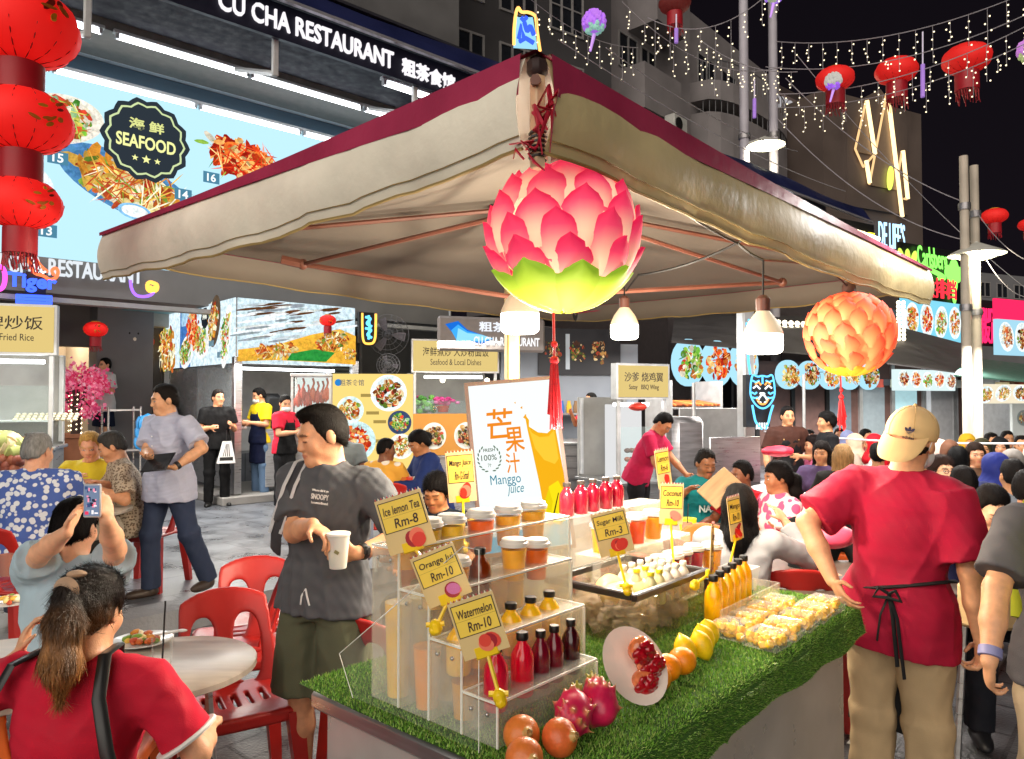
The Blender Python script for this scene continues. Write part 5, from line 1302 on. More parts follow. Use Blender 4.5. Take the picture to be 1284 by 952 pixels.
b=MB();b.box((0, 4.9, 1.6), (.085, .085, 3.0), .3, .01);b.build('pole', M_brass, can)
b=MB()
for q in(cn, cl, cr, cf):b.tube([apex-Z*.09, (q+Z*(ZB+.2))], .016, 6)
b.build('rib', M_rib, can)
J1=cl.lerp(apex, .42);J1.z=2.58;J2=cr.lerp(apex, .42);J2.z=2.58;J0=cn.lerp(apex, .45);J0.z=2.62;hub=V((.02, 4.85, 2.40))
b=MB()
for j in(J1, J2, J0):b.tube([hub, j], .017, 6);b.ball(j, .035, 8, 6)
b.tube([J1, J0], .013, 6);b.tube([J2, J0], .013, 6)
b.tube([J1, J1+V((-.12, -.05, .02))], .03, 6)
b.build('strut', M_rib, can)
cp=P(674, 165, 2.14);b=MB()
b.box((cp.x, cp.y, 2.555), (.034, .034, .30), .6, .004);b.build('corner_upright', mat('pale_timber', (.66, .47, .30), .6, var=.2), can)
b=MB();rg=random.Random(5)
b.box((cp.x, cp.y, 2.70), (.058, .055, .06), .6, .015);b.build('corner_cap', mat('dark_rubber', (.03, .015, .015), .6), can)
b=MB()
for i in range(9):
 p=V((cp.x+rg.uniform(-.01, .035), cp.y-.03, 2.55+rg.uniform(-.03, .03)));b.tube([p, p+V((rg.uniform(-.03, .06), -.01, rg.uniform(-.03, .06))), p+V((rg.uniform(-.02, .05), 0, rg.uniform(-.12, .02)))], [.008, .012, .004], 5, flat=.4)
for i in range(5):
 p=V((cp.x-.02+rg.uniform(-.02, .02), cp.y-.03, 2.44+rg.uniform(-.02, .02)));b.tube([p, p+V((rg.uniform(-.04, .04), -.01, rg.uniform(-.03, .03))), p+V((rg.uniform(-.05, .05), 0, rg.uniform(-.05, .02)))], [.006, .012, .005], 5, flat=.4)
b.build('red_ribbon', mat('red_ribbon', (.5, .02, .05), .5), can)
b=MB()
for i in range(6):z_=2.50-.014*i;b.tube([(cp.x+.024*math.cos(k), cp.y+.024*math.sin(k), z_+.002*k)for k in np.linspace(0, 6.3, 9)], .004, 4)
b.build('tie_wire', M_black, can)
b=MB();e1=P(957, 326, 3.46);e2=P(1066, 362, 4.36)
b.tube(cable(P(815, 232, 3.0), P(925, 305, 3.5), .02), .007, 5);b.tube(cable(P(925, 305, 3.5), e1, .01), .007, 5);b.tube(cable(e1, P(1040, 338, 4.2), -.01), .006, 5);b.tube(cable(P(800, 345, 4.3), P(930, 302, 3.7), .03), .007, 5);b.tube(cable(P(785, 365, 4.5), P(800, 345, 4.3), .0), .006, 5);b.tube(cable(P(1040, 338, 4.2), e2, .0), .006, 5)
tag(b.build('electric_cable', M_black), 'black power cord looping beneath the canopy to its bulbs', 'cord')
M_bulbcap=mat('cream_bulb_body', (.62, .52, .36), .4, emit=.35)  # emission added for the bulb's glow on its opaque housing
def hang_bulb(px, py, d, r, top, label, energy):
 c=P(px, py, d);t=thing('hanging_bulb', label, 'light bulb', c, 0, 'bulbs under the canopy')
 b=MB();b.lathe([(.02, -r*1.02), (r*.8, -r*1.0), (r*.96, -r*.88), (r, -r*.7), (r, .0)], c, 20);b.build('diffuser', emat('bulb_glow', (1.0, .93, .78), 9), t)
 b=MB();b.lathe([(r*1.0, .002), (r*.98, r*.18), (r*.75, r*.7), (r*.42, r*1.15), (r*.3, r*1.3)], c, 20);b.build('housing', M_bulbcap, t)
 b=MB();b.lathe([(r*.36, r*1.25), (r*.38, r*1.9), (r*.2, r*2.1)], c, 12);b.build('socket', mat('brown_socket', (.10, .04, .03), .4), t)
 b=MB();b.tube([c+Z*r*2.0, top], .005, 5);b.build('cord', M_black, t)
 L=bpy.data.lights.new('bulb_light', 'POINT');L.energy=energy;L.color=(1, .86, .66);L.shadow_soft_size=r;lo=bpy.data.objects.new('bulb_light', L);COL.objects.link(lo);lo.parent=t;lo.location=(0, 0, -r*2.1)
hang_bulb(652, 394, 3.3, .086, P(652, 340, 3.3), 'lit bulb hanging behind the pink lotus lantern', 105)
hang_bulb(783, 408, 4.4, .083, P(783, 360, 4.4), 'lit bulb between the pink lotus and the steel stall', 105)
hang_bulb(957, 420, 3.46, .088, e1, 'lit bulb hanging between the two lotus lanterns', 60)
def lotus(c, r, rows, grad, green, label, name, seed):
 """hanging lotus lantern: rows of pointed cupped petals round a lit core"""
 t=thing('lotus_lantern', label, 'lantern', c, 0, None);rg=random.Random(seed)
 def petal(mb, th0, ph0, ph1, wd, rr, flare, cols):
  nu, nv=6, 8;vs=[];k0=mb.n
  for j in range(nv+1):
   f=j/nv;ph=ph0+(ph1-ph0)*f
   wf=wd*(math.sin(math.pi*(f*.5+.10)/.6*.5)if f<.55 else 1)*(1 if f<.55 else max(.0, 1-((f-.55)/.45)**1.8))**.75
   for i in range(nu+1):
    e=(i/nu-.5)*2;q=rr*(1-.035*e*e+.02*(1-e*e))+flare*max(0, f-.55)**2
    th=th0+e*wf/max(.25, math.sin(ph))
    vs.append((c+V((q*math.sin(ph)*math.cos(th), q*math.sin(ph)*math.sin(th), q*math.cos(ph))), f, abs(e)))
  for(p, f, e)in vs:
   k=min(1, max(0, (f-.30)*1.5)+.35*e**3*(.25+f));c0, c1, c2=cols
   col=[c0[i]+(c1[i]-c0[i])*min(1, k*1.6)if k<.62 else c1[i]+(c2[i]-c1[i])*(k-.62)/.38 for i in range(3)]
   mb.v.append(tuple(p));mb.c.append(tuple(col))
  mb.n+=len(vs);w_=nu+1
  for j in range(nv):
   for i in range(nu):mb.f.append([k0+j*w_+i, k0+j*w_+i+1, k0+(j+1)*w_+i+1, k0+(j+1)*w_+i]);mb.m.append(0)
 for(ph0, ph1, n, wd, rr, fl, gr)in rows:
  for i in range(n):
   b=MB();petal(b, 2*math.pi*(i+(.5 if rows.index((ph0, ph1, n, wd, rr, fl, gr))%2 else 0))/n+rg.uniform(-.03, .03)+.2, R(ph0+rg.uniform(-2, 2)), R(ph1+rg.uniform(-3, 3)), wd, r*rr, fl*r, green if gr else grad)
   b.build('sepal' if gr else 'petal', glow_mat('lotus_paper', .40), t, ang=60)
 b=MB();b.ball(c, r*.8, 20, 12, None, grad[0]);b.build('core', glow_mat('lotus_core', .75), t)
 b=MB();b.lathe([(.16*r, r*.93), (.15*r, r*1.1), (.1*r, r*1.18), (.02*r, r*1.2)], c, 14);b.build('cap', mat('dark_cap', (.05, .02, .015), .5), t)
 return t
pc=((1.0, .60, .40), (.92, .06, .15), (.70, .008, .07));gc=((.62, .66, .06), (.36, .55, .03), (.24, .42, .02))
prow=[(58, 22, 7, .36, .90, .10, 0), (76, 34, 9, .34, .93, .16, 0), (94, 52, 9, .35, .96, .2, 0), (112, 68, 10, .33, .985, .2, 0), (132, 84, 10, .32, 1.0, .22, 0), (150, 102, 9, .33, 1.01, .24, 0), (176, 117, 8, .44, 1.03, .16, 1)]
lp=P(706, 292, 2.5);LR=97*2.5/F
lt=lotus(lp, LR, prow, pc, gc, 'big pink and green lotus lantern hanging at the canopy corner', 'pink', 3)
b=MB();b.tube([lp+Z*LR*1.15, V((lp.x-.02, lp.y, 2.62))], .006, 5);b.build('hanger', M_black, lt)
def tassel(t, c, x, ytop, yk, ybot, d):
 b=MB();b.tube([P(x, ytop, d), P(x+1, yk, d)], .005, 5);b.ball(P(x+1, (ytop+yk*2)/3, d), .012, 8, 6);b.ball(P(x+1, yk, d), .016, 8, 6)
 rg=random.Random(x)
 for k in range(46):
  a=rg.random()*6.28;q=rg.random()**.5*.022;p0=P(x+1, yk+6, d)+V((q*.5*math.cos(a), q*.5*math.sin(a), 0));p1=P(x+2, ybot-rg.uniform(0, 22), d)+V((q*1.15*math.cos(a), q*math.sin(a), 0));b.tube([P(x+1, yk, d), p0, p1], .0035, 4)
 b.build('tassel', mat('red_tassel', (.55, .012, .02), .6, var=.2, scale=60), t)
tassel(lt, lp, 694, 392, 452, 540, 2.5)
oc=((.95, .22, .08), (.90, .115, .038), (.80, .055, .022));yc=((.8, .45, .02), (.7, .42, .02), (.8, .25, .02))
orow=[(42, 12, 7, .30, .95, .05, 0), (60, 30, 9, .30, .965, .08, 0), (78, 46, 11, .28, .98, .1, 0), (96, 62, 11, .28, .99, .1, 0), (114, 80, 11, .28, 1.0, .1, 0), (132, 98, 10, .28, 1.0, .1, 0), (150, 118, 9, .28, 1.0, .1, 0), (176, 140, 8, .32, .99, .1, 1)]
op=P(1065, 418, 4.36);OR=54*4.36/F
ot=lotus(op, OR, orow, oc, yc, 'orange lotus lantern hanging under the far canopy edge', 'orange', 4)
b=MB();b.tube([op+Z*OR*1.15, P(1066, 352, 4.36)], .006, 5);b.build('hanger', M_black, ot)
tassel(ot, op, 1054, 472, 498, 540, 4.36)
for p, e, cl_ in((lp-Z*LR*1.1, 5, (1, .5, .4)), (op-Z*OR*1.15, 8, (1, .45, .2))):pass
for(par, c_, e, colr, rr_)in((lt, lp, 26, (1, .80, .66), LR), (ot, op, 9, (1, .42, .16), OR)):
 L=bpy.data.lights.new('lotus_fill_light', 'POINT');L.energy=e;L.color=colr;L.shadow_soft_size=rr_*1.02;lo=bpy.data.objects.new('lotus_fill_light', L);COL.objects.link(lo);lo.parent=par;lo.location=(0, 0, 0);L.use_shadow=True
 lo.location=(0, 0, -rr_*2.6);L.shadow_soft_size=rr_*.3  # point lamps added far below the lotuses as fill for the cart
CB=V((.10, 1.478, 0));CL, CW, CH=1.80, .87, .95
cart=thing('juice_cart', 'stainless steel juice cart covered with green artificial turf', 'cart', CB, RZU)
def L2W(x, y, z):return CB+U*x-N*y+Z*z
b=MB();b.box((CL/2, CW/2, .50), (CL-.06, CW-.06, .86), None, .012);b.build('cart_body', mat('cart_steel', (.60, .575, .55), .30, metal=.5, var=.2, scale=3, bump=.15, bscale=3), cart, True, False)
b=MB();b.box((CL/2, CW/2, CH-.03), (CL, CW, .05), None, .01);b.build('table_top', M_steel, cart, True, False)
b=MB();b.rect((-.004, CW-.06, .76), -Y_, Z, .08, .5, -.16, .04, .002, 'b8b0a8');b.rect((-.008, CW-.1, .74), -Y_, Z, .02, .1, -.10, .05, .001, 'e8e4e0');b.rect((-.010, CW-.12, .72), -Y_, Z, .01, .05, -.05, .0, .001, 'c83020');b.build('sticker', M_printd, cart, False, False)
for x in(.12, CL-.12):
 for y in(.12, CW-.12):
  b=MB();b.lathe([(.05, -.018), (.055, 0), (.05, .018)], (x, y, .055), 14, Matrix.Rotation(R(90), 3, 'X'));b.build('wheel', M_black, cart, True, False)
npr=np.random.RandomState(5)
def turf_fn(a, w):
 drop=.105+.008*np.sin(a*5.1)+.004*np.sin(a*13)
 Lw=drop+CW+.02;s=w*Lw
 y=np.where(s<drop, -.012-.02*np.maximum(0, 1-s/drop)**1.2-.006*np.sin(a*17), s-drop);z=np.where(s<drop, CH+.012-(drop-s), CH+.012)
 r=.03;k=np.clip((s-drop+r)/(2*r), 0, 1);ed=(np.abs(s-drop)<r)
 y=np.where(ed, -.012+(k**2)*(r+.012), y);z=np.where(ed, CH+.012-r*(1-k)**2, z)
 ny=np.where(s<drop, -1., 0.);nz=np.where(s<drop, .25, 1.);ny=np.where(ed, -(1-k), ny);nz=np.where(ed, .3+k, nz)
 seam=np.exp(-((a-.66)/.012)**2)*.012
 return y, z-seam+.003*np.sin(a*9+w*7), ny, nz
na, nw=90, 60;aa=np.linspace(-.02, CL+.03, na);ww=np.linspace(0, 1, nw);A_, W_=np.meshgrid(aa, ww, indexing='ij')
y, z, ny, nz=turf_fn(A_, W_);vs=np.stack([A_, y, z], -1).reshape(-1, 3);ii=np.arange(na*nw).reshape(na, nw)
qs=np.stack([ii[:-1, :-1], ii[1:, :-1], ii[1:, 1:], ii[:-1, 1:]], -1).reshape(-1, 4)
tb=np_obj('turf_mat', vs, qs, mat('turf_backing', (.035, .10, .012), .9, var=.3, scale=40), cart)
nb=95000;a=npr.uniform(-.02, CL+.03, nb);w=npr.uniform(0, 1, nb)**1.15;y, z, ny, nz=turf_fn(a, w)
p=np.stack([a, y, z], 1);nn=np.stack([npr.normal(0, .35, nb), ny+npr.normal(0, .35, nb), nz+npr.normal(0, .2, nb)], 1);nn/=np.linalg.norm(nn, axis=1)[:, None]
th=npr.uniform(0, 6.28, nb);sd=np.stack([np.cos(th), np.sin(th), np.zeros(nb)], 1)*.0017;hh=npr.uniform(.005, .0115, nb)[:, None]
vs=np.stack([p-sd, p+sd, p+nn*hh], 1).reshape(-1, 3);fs_=np.arange(nb*3).reshape(nb, 3)
base=np.array([[.17, .38, .045], [.23, .46, .06], [.12, .29, .03], [.38, .52, .13]])[npr.randint(0, 4, nb)]*npr.uniform(.75, 1.2, nb)[:, None]
np_obj('turf_blades', vs, fs_, mat('turf_blade', (1, 1, 1), .45, attr=True, var=.1), cart, np.repeat(base, 3, 0), False)
TOP=CH+.018
M_acr=clear_mat('clear_acrylic', (.985, .985, .96), .17, .18, (.95, .93, .84), .2)
M_glint=mat('acrylic_edge_glint', (.85, .86, .80), .25, var=.05)  # white bars painted in for the light that clear edges catch
M_acrc=clear_mat('clear_sheet', (.995, 1, .995), .012, .03)
def acrylic_box(b, x0, x1, y0, y1, z0, z1, th=.004):
 cx, cy, cz=(x0+x1)/2, (y0+y1)/2, (z0+z1)/2
 b.box((cx, cy, z1-th/2), (x1-x0, y1-y0, th));b.box((cx, y0+th/2, cz-th), (x1-x0-.001, th, z1-z0-2*th));b.box((cx, y1-th/2, cz-th), (x1-x0-.001, th, z1-z0-2*th))
 for x in(x0+th/2, x1-th/2):b.box((x, cy, cz-th), (th, y1-y0-2.2*th, z1-z0-2*th))
sd_=thing('acrylic_display', 'four step clear acrylic bottle display on the turf beside the price cards', 'display stand', L2W(.05, .22, TOP), RZU)
STEP=[];y0, h_, dy=.225, .098, .112
for i, (xa, xb)in enumerate(((.05, .43), (.05, .53), (.05, .62), (.05, .76))):
 b=MB();acrylic_box(b, 0, xb-xa, dy*i, dy*(i+1)-.003, 0, h_*(i+1));b.build('step', M_acr, sd_, False, False);W_=xb-xa;yf, yb_, zt_=dy*i, dy*(i+1)-.003, h_*(i+1);b=MB()
 for c_, z_ in(((W_/2, yf, zt_), (W_, .005, .005)), ((W_/2, yb_, zt_), (W_, .004, .004)), ((0, (yf+yb_)/2, zt_), (.005, dy-.009, .005)), ((W_, (yf+yb_)/2, zt_), (.005, dy-.009, .005)), ((0, yf, zt_/2-.003), (.0045, .0045, zt_-.006)), ((W_, yf, zt_/2-.003), (.0045, .0045, zt_-.006))):b.box(c_, z_)
 b.build('step_edge_glint', M_glint, sd_, False, False);STEP.append((xa, xb, y0+dy*(i+.5), TOP+h_*(i+1)))
 b=MB()
 for xx in(-.002, ):
  for yy in(.03, .08):b.ball((xx, dy*i+yy, h_*(i+1)-.03), .005, 8, 5)
 b.build('screw', M_steel, sd_, True, False)
b=MB();b.prism([(0, 0), (.45, 0), (.45, .44), (.40, .44), (-.06, .10)], (-.035, .47, .0), -Y_, Z, .004);b.build('side_guard', M_acrc, sd_, False, False);b=MB();gp=[V((-.039, .47-x, z))for x, z in((0, 0), (-.06, .10), (.40, .44), (.45, .44), (.45, 0))];b.tube(gp, .0012, 4);b.build('guard_edge_glint', M_glint, sd_, True, False)
def W3(p):return p[0]*1.
def bottle(x, y, z, h, r, col, label, group, cap='101010', name='juice_bottle', trans=.0):
 t=thing(name, label, 'bottle', L2W(x, y, z), rnd.random()*6, group)
 ck='%02x%02x%02x'%tuple(int(min(255, 255*q))for q in lin(col));b=MB()
 b.lathe([(r*.86, 0), (r, .006), (r, h*.56), (r*.93, h*.66), (r*.6, h*.78), (r*.42, h*.83), (r*.42, h*.9)], (0, 0, 0), 20);b.build('bottle_body', mat('juice_'+ck, lin(col), .12, var=.12, scale=25, coat=.6, sub=.25), t, True, False)
 b=MB();b.lathe([(r*.5, h*.88), (r*.52, h*.89), (r*.52, h*.985), (r*.46, h)], (0, 0, 0), 16);b.build('cap', mat('cap_'+cap, cap, .4), t, True, False)
 return t
def cup(x, y, z, h, r, col, label, group, fill=.86, name='juice_cup', straw=False):
 t=thing(name, label, 'cup', L2W(x, y, z), rnd.random()*6, group);ck='%02x%02x%02x'%tuple(int(min(255, 255*q))for q in lin(col))
 b=MB();b.lathe([(r*.76, 0), (r*.78, .004), (r*(.78+.22*fill), h*fill), (r*.3, h*fill+.001)], (0, 0, 0), 22);b.build('juice', mat('juice_'+ck, lin(col), .12, var=.12, scale=25, coat=.6, sub=.25), t, True, False)
 b=MB();b.lathe([(r*.79, .002), (r*1.02, h), (r*1.0, h), (r*.785, .004)], (0, 0, 0), 22);b.build('cup_wall', M_acrc, t, True, False)
 b=MB();b.lathe([(r*1.08, h-.006), (r*1.1, h), (r*1.08, h+.005), (r*.98, h+.006), (r*.94, h+.014), (r*.86, h+.016), (r*.1, h+.013)], (0, 0, 0), 22);b.build('lid', mat('white_lid', (.78, .76, .72), .35, trans=.1), t, True, False)
 return t
x0, x1, ys, zs=STEP[0]
for i, (x, c)in enumerate(((.10, 'd01038'), (.205, 'd80c30'), (.275, '6a0a22'), (.33, '70061e'), (.40, '3a0812'))):
 bottle(x, ys+(.0 if i else-.01), zs-.04, .15-.012*(i>1), .029-.004*(i>1), c, ['bright red juice bottle at the price card end of the lowest acrylic step', 'taller bright red juice bottle between the red and dark bottles', 'first dark crimson bottle next to the bright red pair', 'second dark crimson bottle near the pomegranate plate', 'darkest maroon bottle touching the pomegranate plate'][i], 'bottles on the lowest step')
x0, x1, ys, zs=STEP[1]
for i, x in enumerate((.10, .17, .29, .37)):bottle(x, ys, zs-.085, .13, .031, 'ffc420', 'round shouldered orange yellow bottle sunk in the second step, %s from the price cards'%ORD[i], 'yellow bottles on the second step')
x0, x1, ys, zs=STEP[2]
bottle(.29, ys, zs-.07, .145, .031, '7a2c08', 'brown iced tea bottle on the third acrylic step', 'drinks on the third step')
cup(.43, ys, zs-.035, .10, .038, 'ffb428', 'lidded orange juice cup alone on the third acrylic step', 'drinks on the third step')
x0, x1, ys, zs=STEP[3]
for i, (x, c)in enumerate(((.29, 'ffcc30'), (.41, 'ff6a14'), (.53, 'ffb428'))):cup(x, ys, zs-.065, .105, .041, c, ['lidded yellow juice cup with a handle on the top acrylic step', 'lidded reddish orange tea cup in the middle of the top step', 'lidded orange juice cup at the mango board end of the top step'][i], 'cups on the top step')
for i in range(6):
 b=MB();b.lathe([(.03, 0), (.036, .085)], (0, 0, 0), 14);t=b.build('juice_cup', mat('juice_e89a10b', lin('e8a010'), .15, coat=.5), None, True, False);t.location=L2W(.12+.075*i, STEP[1][2]-.005, TOP+.004);tag(t, 'yellow juice tumbler stored inside the second acrylic step, %s from the price cards'%ORD[i], 'cup', 'tumblers inside the steps')
for j in(2, 3):
 for i in range(7):
  hh=.15+.09*(j-2);cc=('ffc828', 'ffd648', 'ffa020')[(i+j)%3];b=MB();b.lathe([(.028, 0), (.036, hh), (.002, hh)], (0, 0, 0), 14);t=b.build('juice_tumbler', mat('tall_juice_'+cc, lin(cc), .2, coat=.4, sub=.25), None, True, False, (0, 0, 0));t.location=L2W(.10+.075*i, STEP[j][2], TOP+.002);tag(t, 'tall %s juice tumbler stored inside the %s acrylic step, %s from the price cards'%({'ffc828':'yellow', 'ffd648':'pale yellow', 'ffa020':'orange'}[cc], ('third', 'top')[j-2], ORD[i]), 'cup', 'tall tumblers inside the steps')
for x, c, l in((.12, 'e8b010', 'yellow juice cup low behind the orange juice card'), (.20, 'e89010', 'amber juice cup low behind the orange juice card'), (.53, 'e06a10', 'orange tea cup at the tub end of the third step')):cup(x, STEP[2][2], STEP[2][3]-.05, .10, .037, c, l, 'drinks on the third step')
for x, c, l in((.12, 'e8a010', 'yellow juice cup hidden behind the iced lemon tea card'), (.20, 'e8b828', 'pale yellow juice cup behind the iced lemon tea card'), (.65, 'e8a818', 'amber juice cup just before the mango board')):cup(x, STEP[3][2], STEP[3][3]-.065, .105, .041, c, l, 'cups on the top step')
bottle(.45, STEP[1][2], STEP[1][3]-.085, .13, .031, 'ffc420', 'round shouldered yellow bottle at the tub end of the second step', 'yellow bottles on the second step')
M_card=mat('card_print', (1, 1, 1), .3, attr=True, var=.05, coat=.3)
M_clip=mat('yellow_plastic', (.85, .58, .01), .3, coat=.2)
def price_card(px, py, d, w, h, roll, lines_, fruit, label, stick, fcol='d8283a', yaw=0., tilt=0.):
 c=P(px, py, d);rot=Euler((tilt, R(-roll), yaw)).to_matrix();ex=rot@X_;ez=rot@Z;nrm=ex.cross(ez)
 t=thing('price_card', label, 'price sign', c-Z*.1, 0, 'price cards on yellow clips');o=c
 b=MB();b.rect(o, ex, ez, -w/2, w/2, -h/2, h/2, .002, 'dcc28a');q=.0006
 b.rect(o+nrm*q, ex, ez, -w*.46, w*.46, -h*.12, h*.44, 0, '201810');b.rect(o+nrm*q*2, ex, ez, -w*.44, w*.44, -h*.105, h*.425, 0, 'f6d455')
 b.build('card', M_card, t, False)
 b=MB();n_=len(lines_)
 for i, s_ in enumerate(lines_):b.text(s_, o+nrm*.0013+ez*(h*(.27-.24*i))+ex*(w*.03*i), ex, ez, h*(.17 if i else .15), w*(.78 if i==0 else .5), .0012, bold=.01, shear=.12)
 for k in range(1):b.rect(o+nrm*.0016, ex, ez, -w*.44, w*.44, h*.155, h*.158, 0)
 b.build('handwriting', mat('marker_ink', (.03, .01, .02), .5), t)
 b=MB();rg=random.Random(int(px))
 for k in range(4):b.ell(o+nrm*(.0016+.0004*k), ex, ez, w*(.12+.08*rg.uniform(-1, 1)), -h*(.30+.06*rg.uniform(-1, 1)), w*rg.uniform(.12, .2), h*rg.uniform(.08, .16), 0, rg.uniform(-1, 1), 14, [fcol, 'a01828', 'f07a60', 'f4d0b0'][k]if k<3 else fcol)
 b.build('fruit_drawing', M_card, t, False);b=MB()
 for k in range(16):x=-w/2+w*(k+.5)/16;b.prism([(x-w*.02, h*.5), (x+w*.02, h*.5), (x, h*.545)], o+nrm*.0004, ex, ez, .001, ('b02838', 'e8e0d0')[k%2])
 b.build('bunting_trim', M_card, t, False)
 s0=o-ez*(h*.44)-nrm*.006;s1=P(*stick)
 b=MB();b.tube([s0, s0.lerp(s1, .5), s1], .0045, 6);b.box(s0, (.055, .014, .03), rot, .004);b.box(s0.lerp(s1, .92), (.026, .028, .035), rot, .008);b.ball(s1, .014, 8, 6);b.tube([s0.lerp(s1, .9)+ex*.02, s0.lerp(s1, .9)-ex*.02+ez*.012], .006, 6);b.build('clip', M_clip, t)
price_card(508, 655, 1.86, 0.119, 0.140, 17, ['Ice lemon Tea', 'Rm-8'], 0, 'yellow price card for iced lemon tea, tilted above the display end', (540, 715, 1.85), 'd83a30')
price_card(553, 722, 1.72, 0.106, 0.122, 22, ['Orange Jui', 'Rm-10'], 0, 'yellow price card for orange juice, tilted between two other cards', (545, 790, 1.72), 'd070b0')
price_card(600, 785, 1.60, 0.101, 0.126, 18, ['Watermelon', 'Rm-10'], 0, 'yellow price card for watermelon juice, lowest of the tilted three', (628, 880, 1.58), 'e04838')
price_card(578, 598, 2.7, 0.101, 0.180, 5, ['Mango Juice', 'Rm-12-Small'], 0, 'upright yellow mango juice price card beside the lit mango board', (582, 690, 2.6), 'e83020')
price_card(768, 668, 2.42, 0.113, 0.140, 14, ['Sugar Milk', 'Rm-3'], 0, 'yellow price card clipped on the black rimmed ice tub', (787, 742, 2.33), 'd83020')
price_card(842, 632, 2.85, 0.090, 0.153, -2, ['Coconut', 'Rm-10'], 0, 'coconut price card standing behind the ice tub', (845, 715, 2.75), 'e88070')
price_card(922, 650, 2.95, 0.068, 0.171, 8, ['Mango', 'Rm-10'], 0, 'narrow price card clipped over the yellow bottle row', (910, 730, 2.85), 'd82018', .5)
price_card(832, 588, 3.3, 0.072, 0.171, 8, ['Lemon', 'Rm-6'], 0, 'narrow price card before the stooping cook in red', (835, 640, 3.2), 'd83028', .4)
price_card(893, 690, 2.6, 0.032, 0.180, -8, ['Lime', 'Rm-6'], 0, 'price card turned edge on beside the orange cups', (870, 735, 2.5), 'd8c030', 1.0)
mb_c=P(655, 590, 2.80);bo=P(607, 695, 2.80);ex=V((1, .1, 0)).normalized();ez=V((-.105, .18, .97)).normalized();ex=(ex-ez*ex.dot(ez)).normalized()
mw, mh=112*2.8/F, 206*2.8/F/.96;nrm=ex.cross(ez)
mg=thing('juice_board', 'tilted lit mango juice board with orange Chinese characters on the cart', 'sign', bo-ez*.2)
b=MB();b.rect(bo, ex, ez, 0, mw, 0, mh, .03, 'f0f8f6');b.build('panel', emat('mango_panel', 'attr', .8), mg, False)
b=MB();t_=.014
for(xa, xb, ya, yb)in((-t_, 0, -t_, mh+t_), (mw, mw+t_, -t_, mh+t_), (0, mw, mh, mh+t_), (0, mw, -t_, 0)):b.rect(bo+nrm*.004, ex, ez, xa, xb, ya, yb, .04)
b.build('frame', mat('board_frame', (.14, .09, .07), .4), mg, False)
b=MB()
for x in(.03, mw-.03):b.tube([bo+ex*x-nrm*.03+ez*.1, V(((bo+ex*x-nrm*.10).x, (bo+ex*x-nrm*.10).y, CH+.01))], .012, 6)
b.build('leg', M_steel, mg)
def mp(px, py):f=(py-492)/200;return(px-(583+25*f))/112*mw, (1-f)*mh
b=MB();k=0
def poly(pts, col):
 global k;k+=1;pts=[mp(*q)for q in pts]
 a=sum(pts[i][0]*pts[(i+1)%len(pts)][1]-pts[(i+1)%len(pts)][0]*pts[i][1]for i in range(len(pts)))
 b.prism(pts if a>0 else list(reversed(pts)), bo+nrm*(.0008+.0004*k), ex, ez, 0, col)
poly(((607, 676), (719, 660), (718, 691), (609, 692)), '28b8e0')
poly(((658, 532), (664, 540), (664, 548), (676, 556), (688, 558), (696, 552), (698, 548), (708, 600), (716, 640), (712, 660), (690, 668), (686, 660), (678, 618), (668, 576), (662, 552)), 'f2b01a')
poly(((663, 548), (668, 556), (678, 562), (690, 562), (697, 555), (703, 590), (698, 596), (684, 590), (672, 575)), 'f8c838')
for pts in(((656, 536), (660, 532), (661, 540)), ((652, 524), (655, 522), (655, 526)), ((644, 517), (646, 516), (646, 519))):poly(pts, 'f0a828')
for pts in(((655, 640), (665, 636), (676, 640), (684, 648), (676, 656), (664, 652)), ((690, 622), (702, 616), (712, 634), (716, 660), (704, 668), (694, 664), (686, 650)), ((666, 658), (676, 656), (682, 666), (680, 680), (672, 676))):poly(pts, 'f8e018')
poly(((684, 640), (690, 624), (695, 640), (692, 662), (686, 666)), 'e8d010')
for pts in(((693, 664), (702, 630), (703, 631), (695, 665)), ((704, 668), (711, 640), (712, 641), (706, 668))):poly(pts, '3a3010')
b.build('print', emat('mango_print', 'attr', .78), mg, False)
b=MB()
def mt(s, px, py, hpx, wpx, col, bold=.02, sh=0.):x, y=mp(px, py);b.text(s, bo+nrm*.006+ex*x+ez*y, ex, ez, hpx/200*mh, wpx/112*mw, .001, col, bold=bold, shear=sh)
mt('芒', 623, 541, 36, 34, 'ee8a22', .012, .1);mt('果', 645, 562, 30, 25, 'ee8a22', .012);mt('汁', 643, 590, 24, 18, 'ee8a22', .012)
mt('Manggo', 634, 610, 15, 39, '2a7f98', .0);mt('juice', 646, 622, 14, 20, '2a8094', .0, .2)
mt('FRESH', 612, 572, 4, 15, '606858');mt('100%', 612, 581, 7, 20, '606858', .01);mt('汁', 613, 590, 5, 5, '808878')
for sx in(-1, 1):
 for j in range(8):
  a=R(-70+18*j);x, y=mp(612.5, 582);rx, ry=14.5/112*mw, 16/200*mh;b.ell(bo+nrm*.006, ex, ez, x+sx*rx*math.cos(a), y+ry*math.sin(a), .0075, .003, 0, sx*(a+1.2), 8, '6a7a68')
b.build('lettering', emat('mango_print', 'attr', .78), mg)
tx0, tx1, ty0, ty1, tz=.82, 1.28, .345, .69, 1.125
tub=thing('ice_tub', 'clear ice tub with black rim full of small capped bottles', 'tub', L2W((tx0+tx1)/2, (ty0+ty1)/2, TOP), RZU);hx, hy, hz_=(tx1-tx0)/2, (ty1-ty0)/2, tz-TOP
b=MB()
for y in(-hy, hy):b.box((0, y, hz_/2), (2*hx, .005, hz_-.01))
for x in(-hx, hx):b.box((x, 0, hz_/2), (.005, 2*hy-.012, hz_-.01))
b.build('wall', clear_mat('tub_wall', (.96, .94, .9), .10, .06, (.45, .33, .2), .8), tub, False, False)
b=MB()
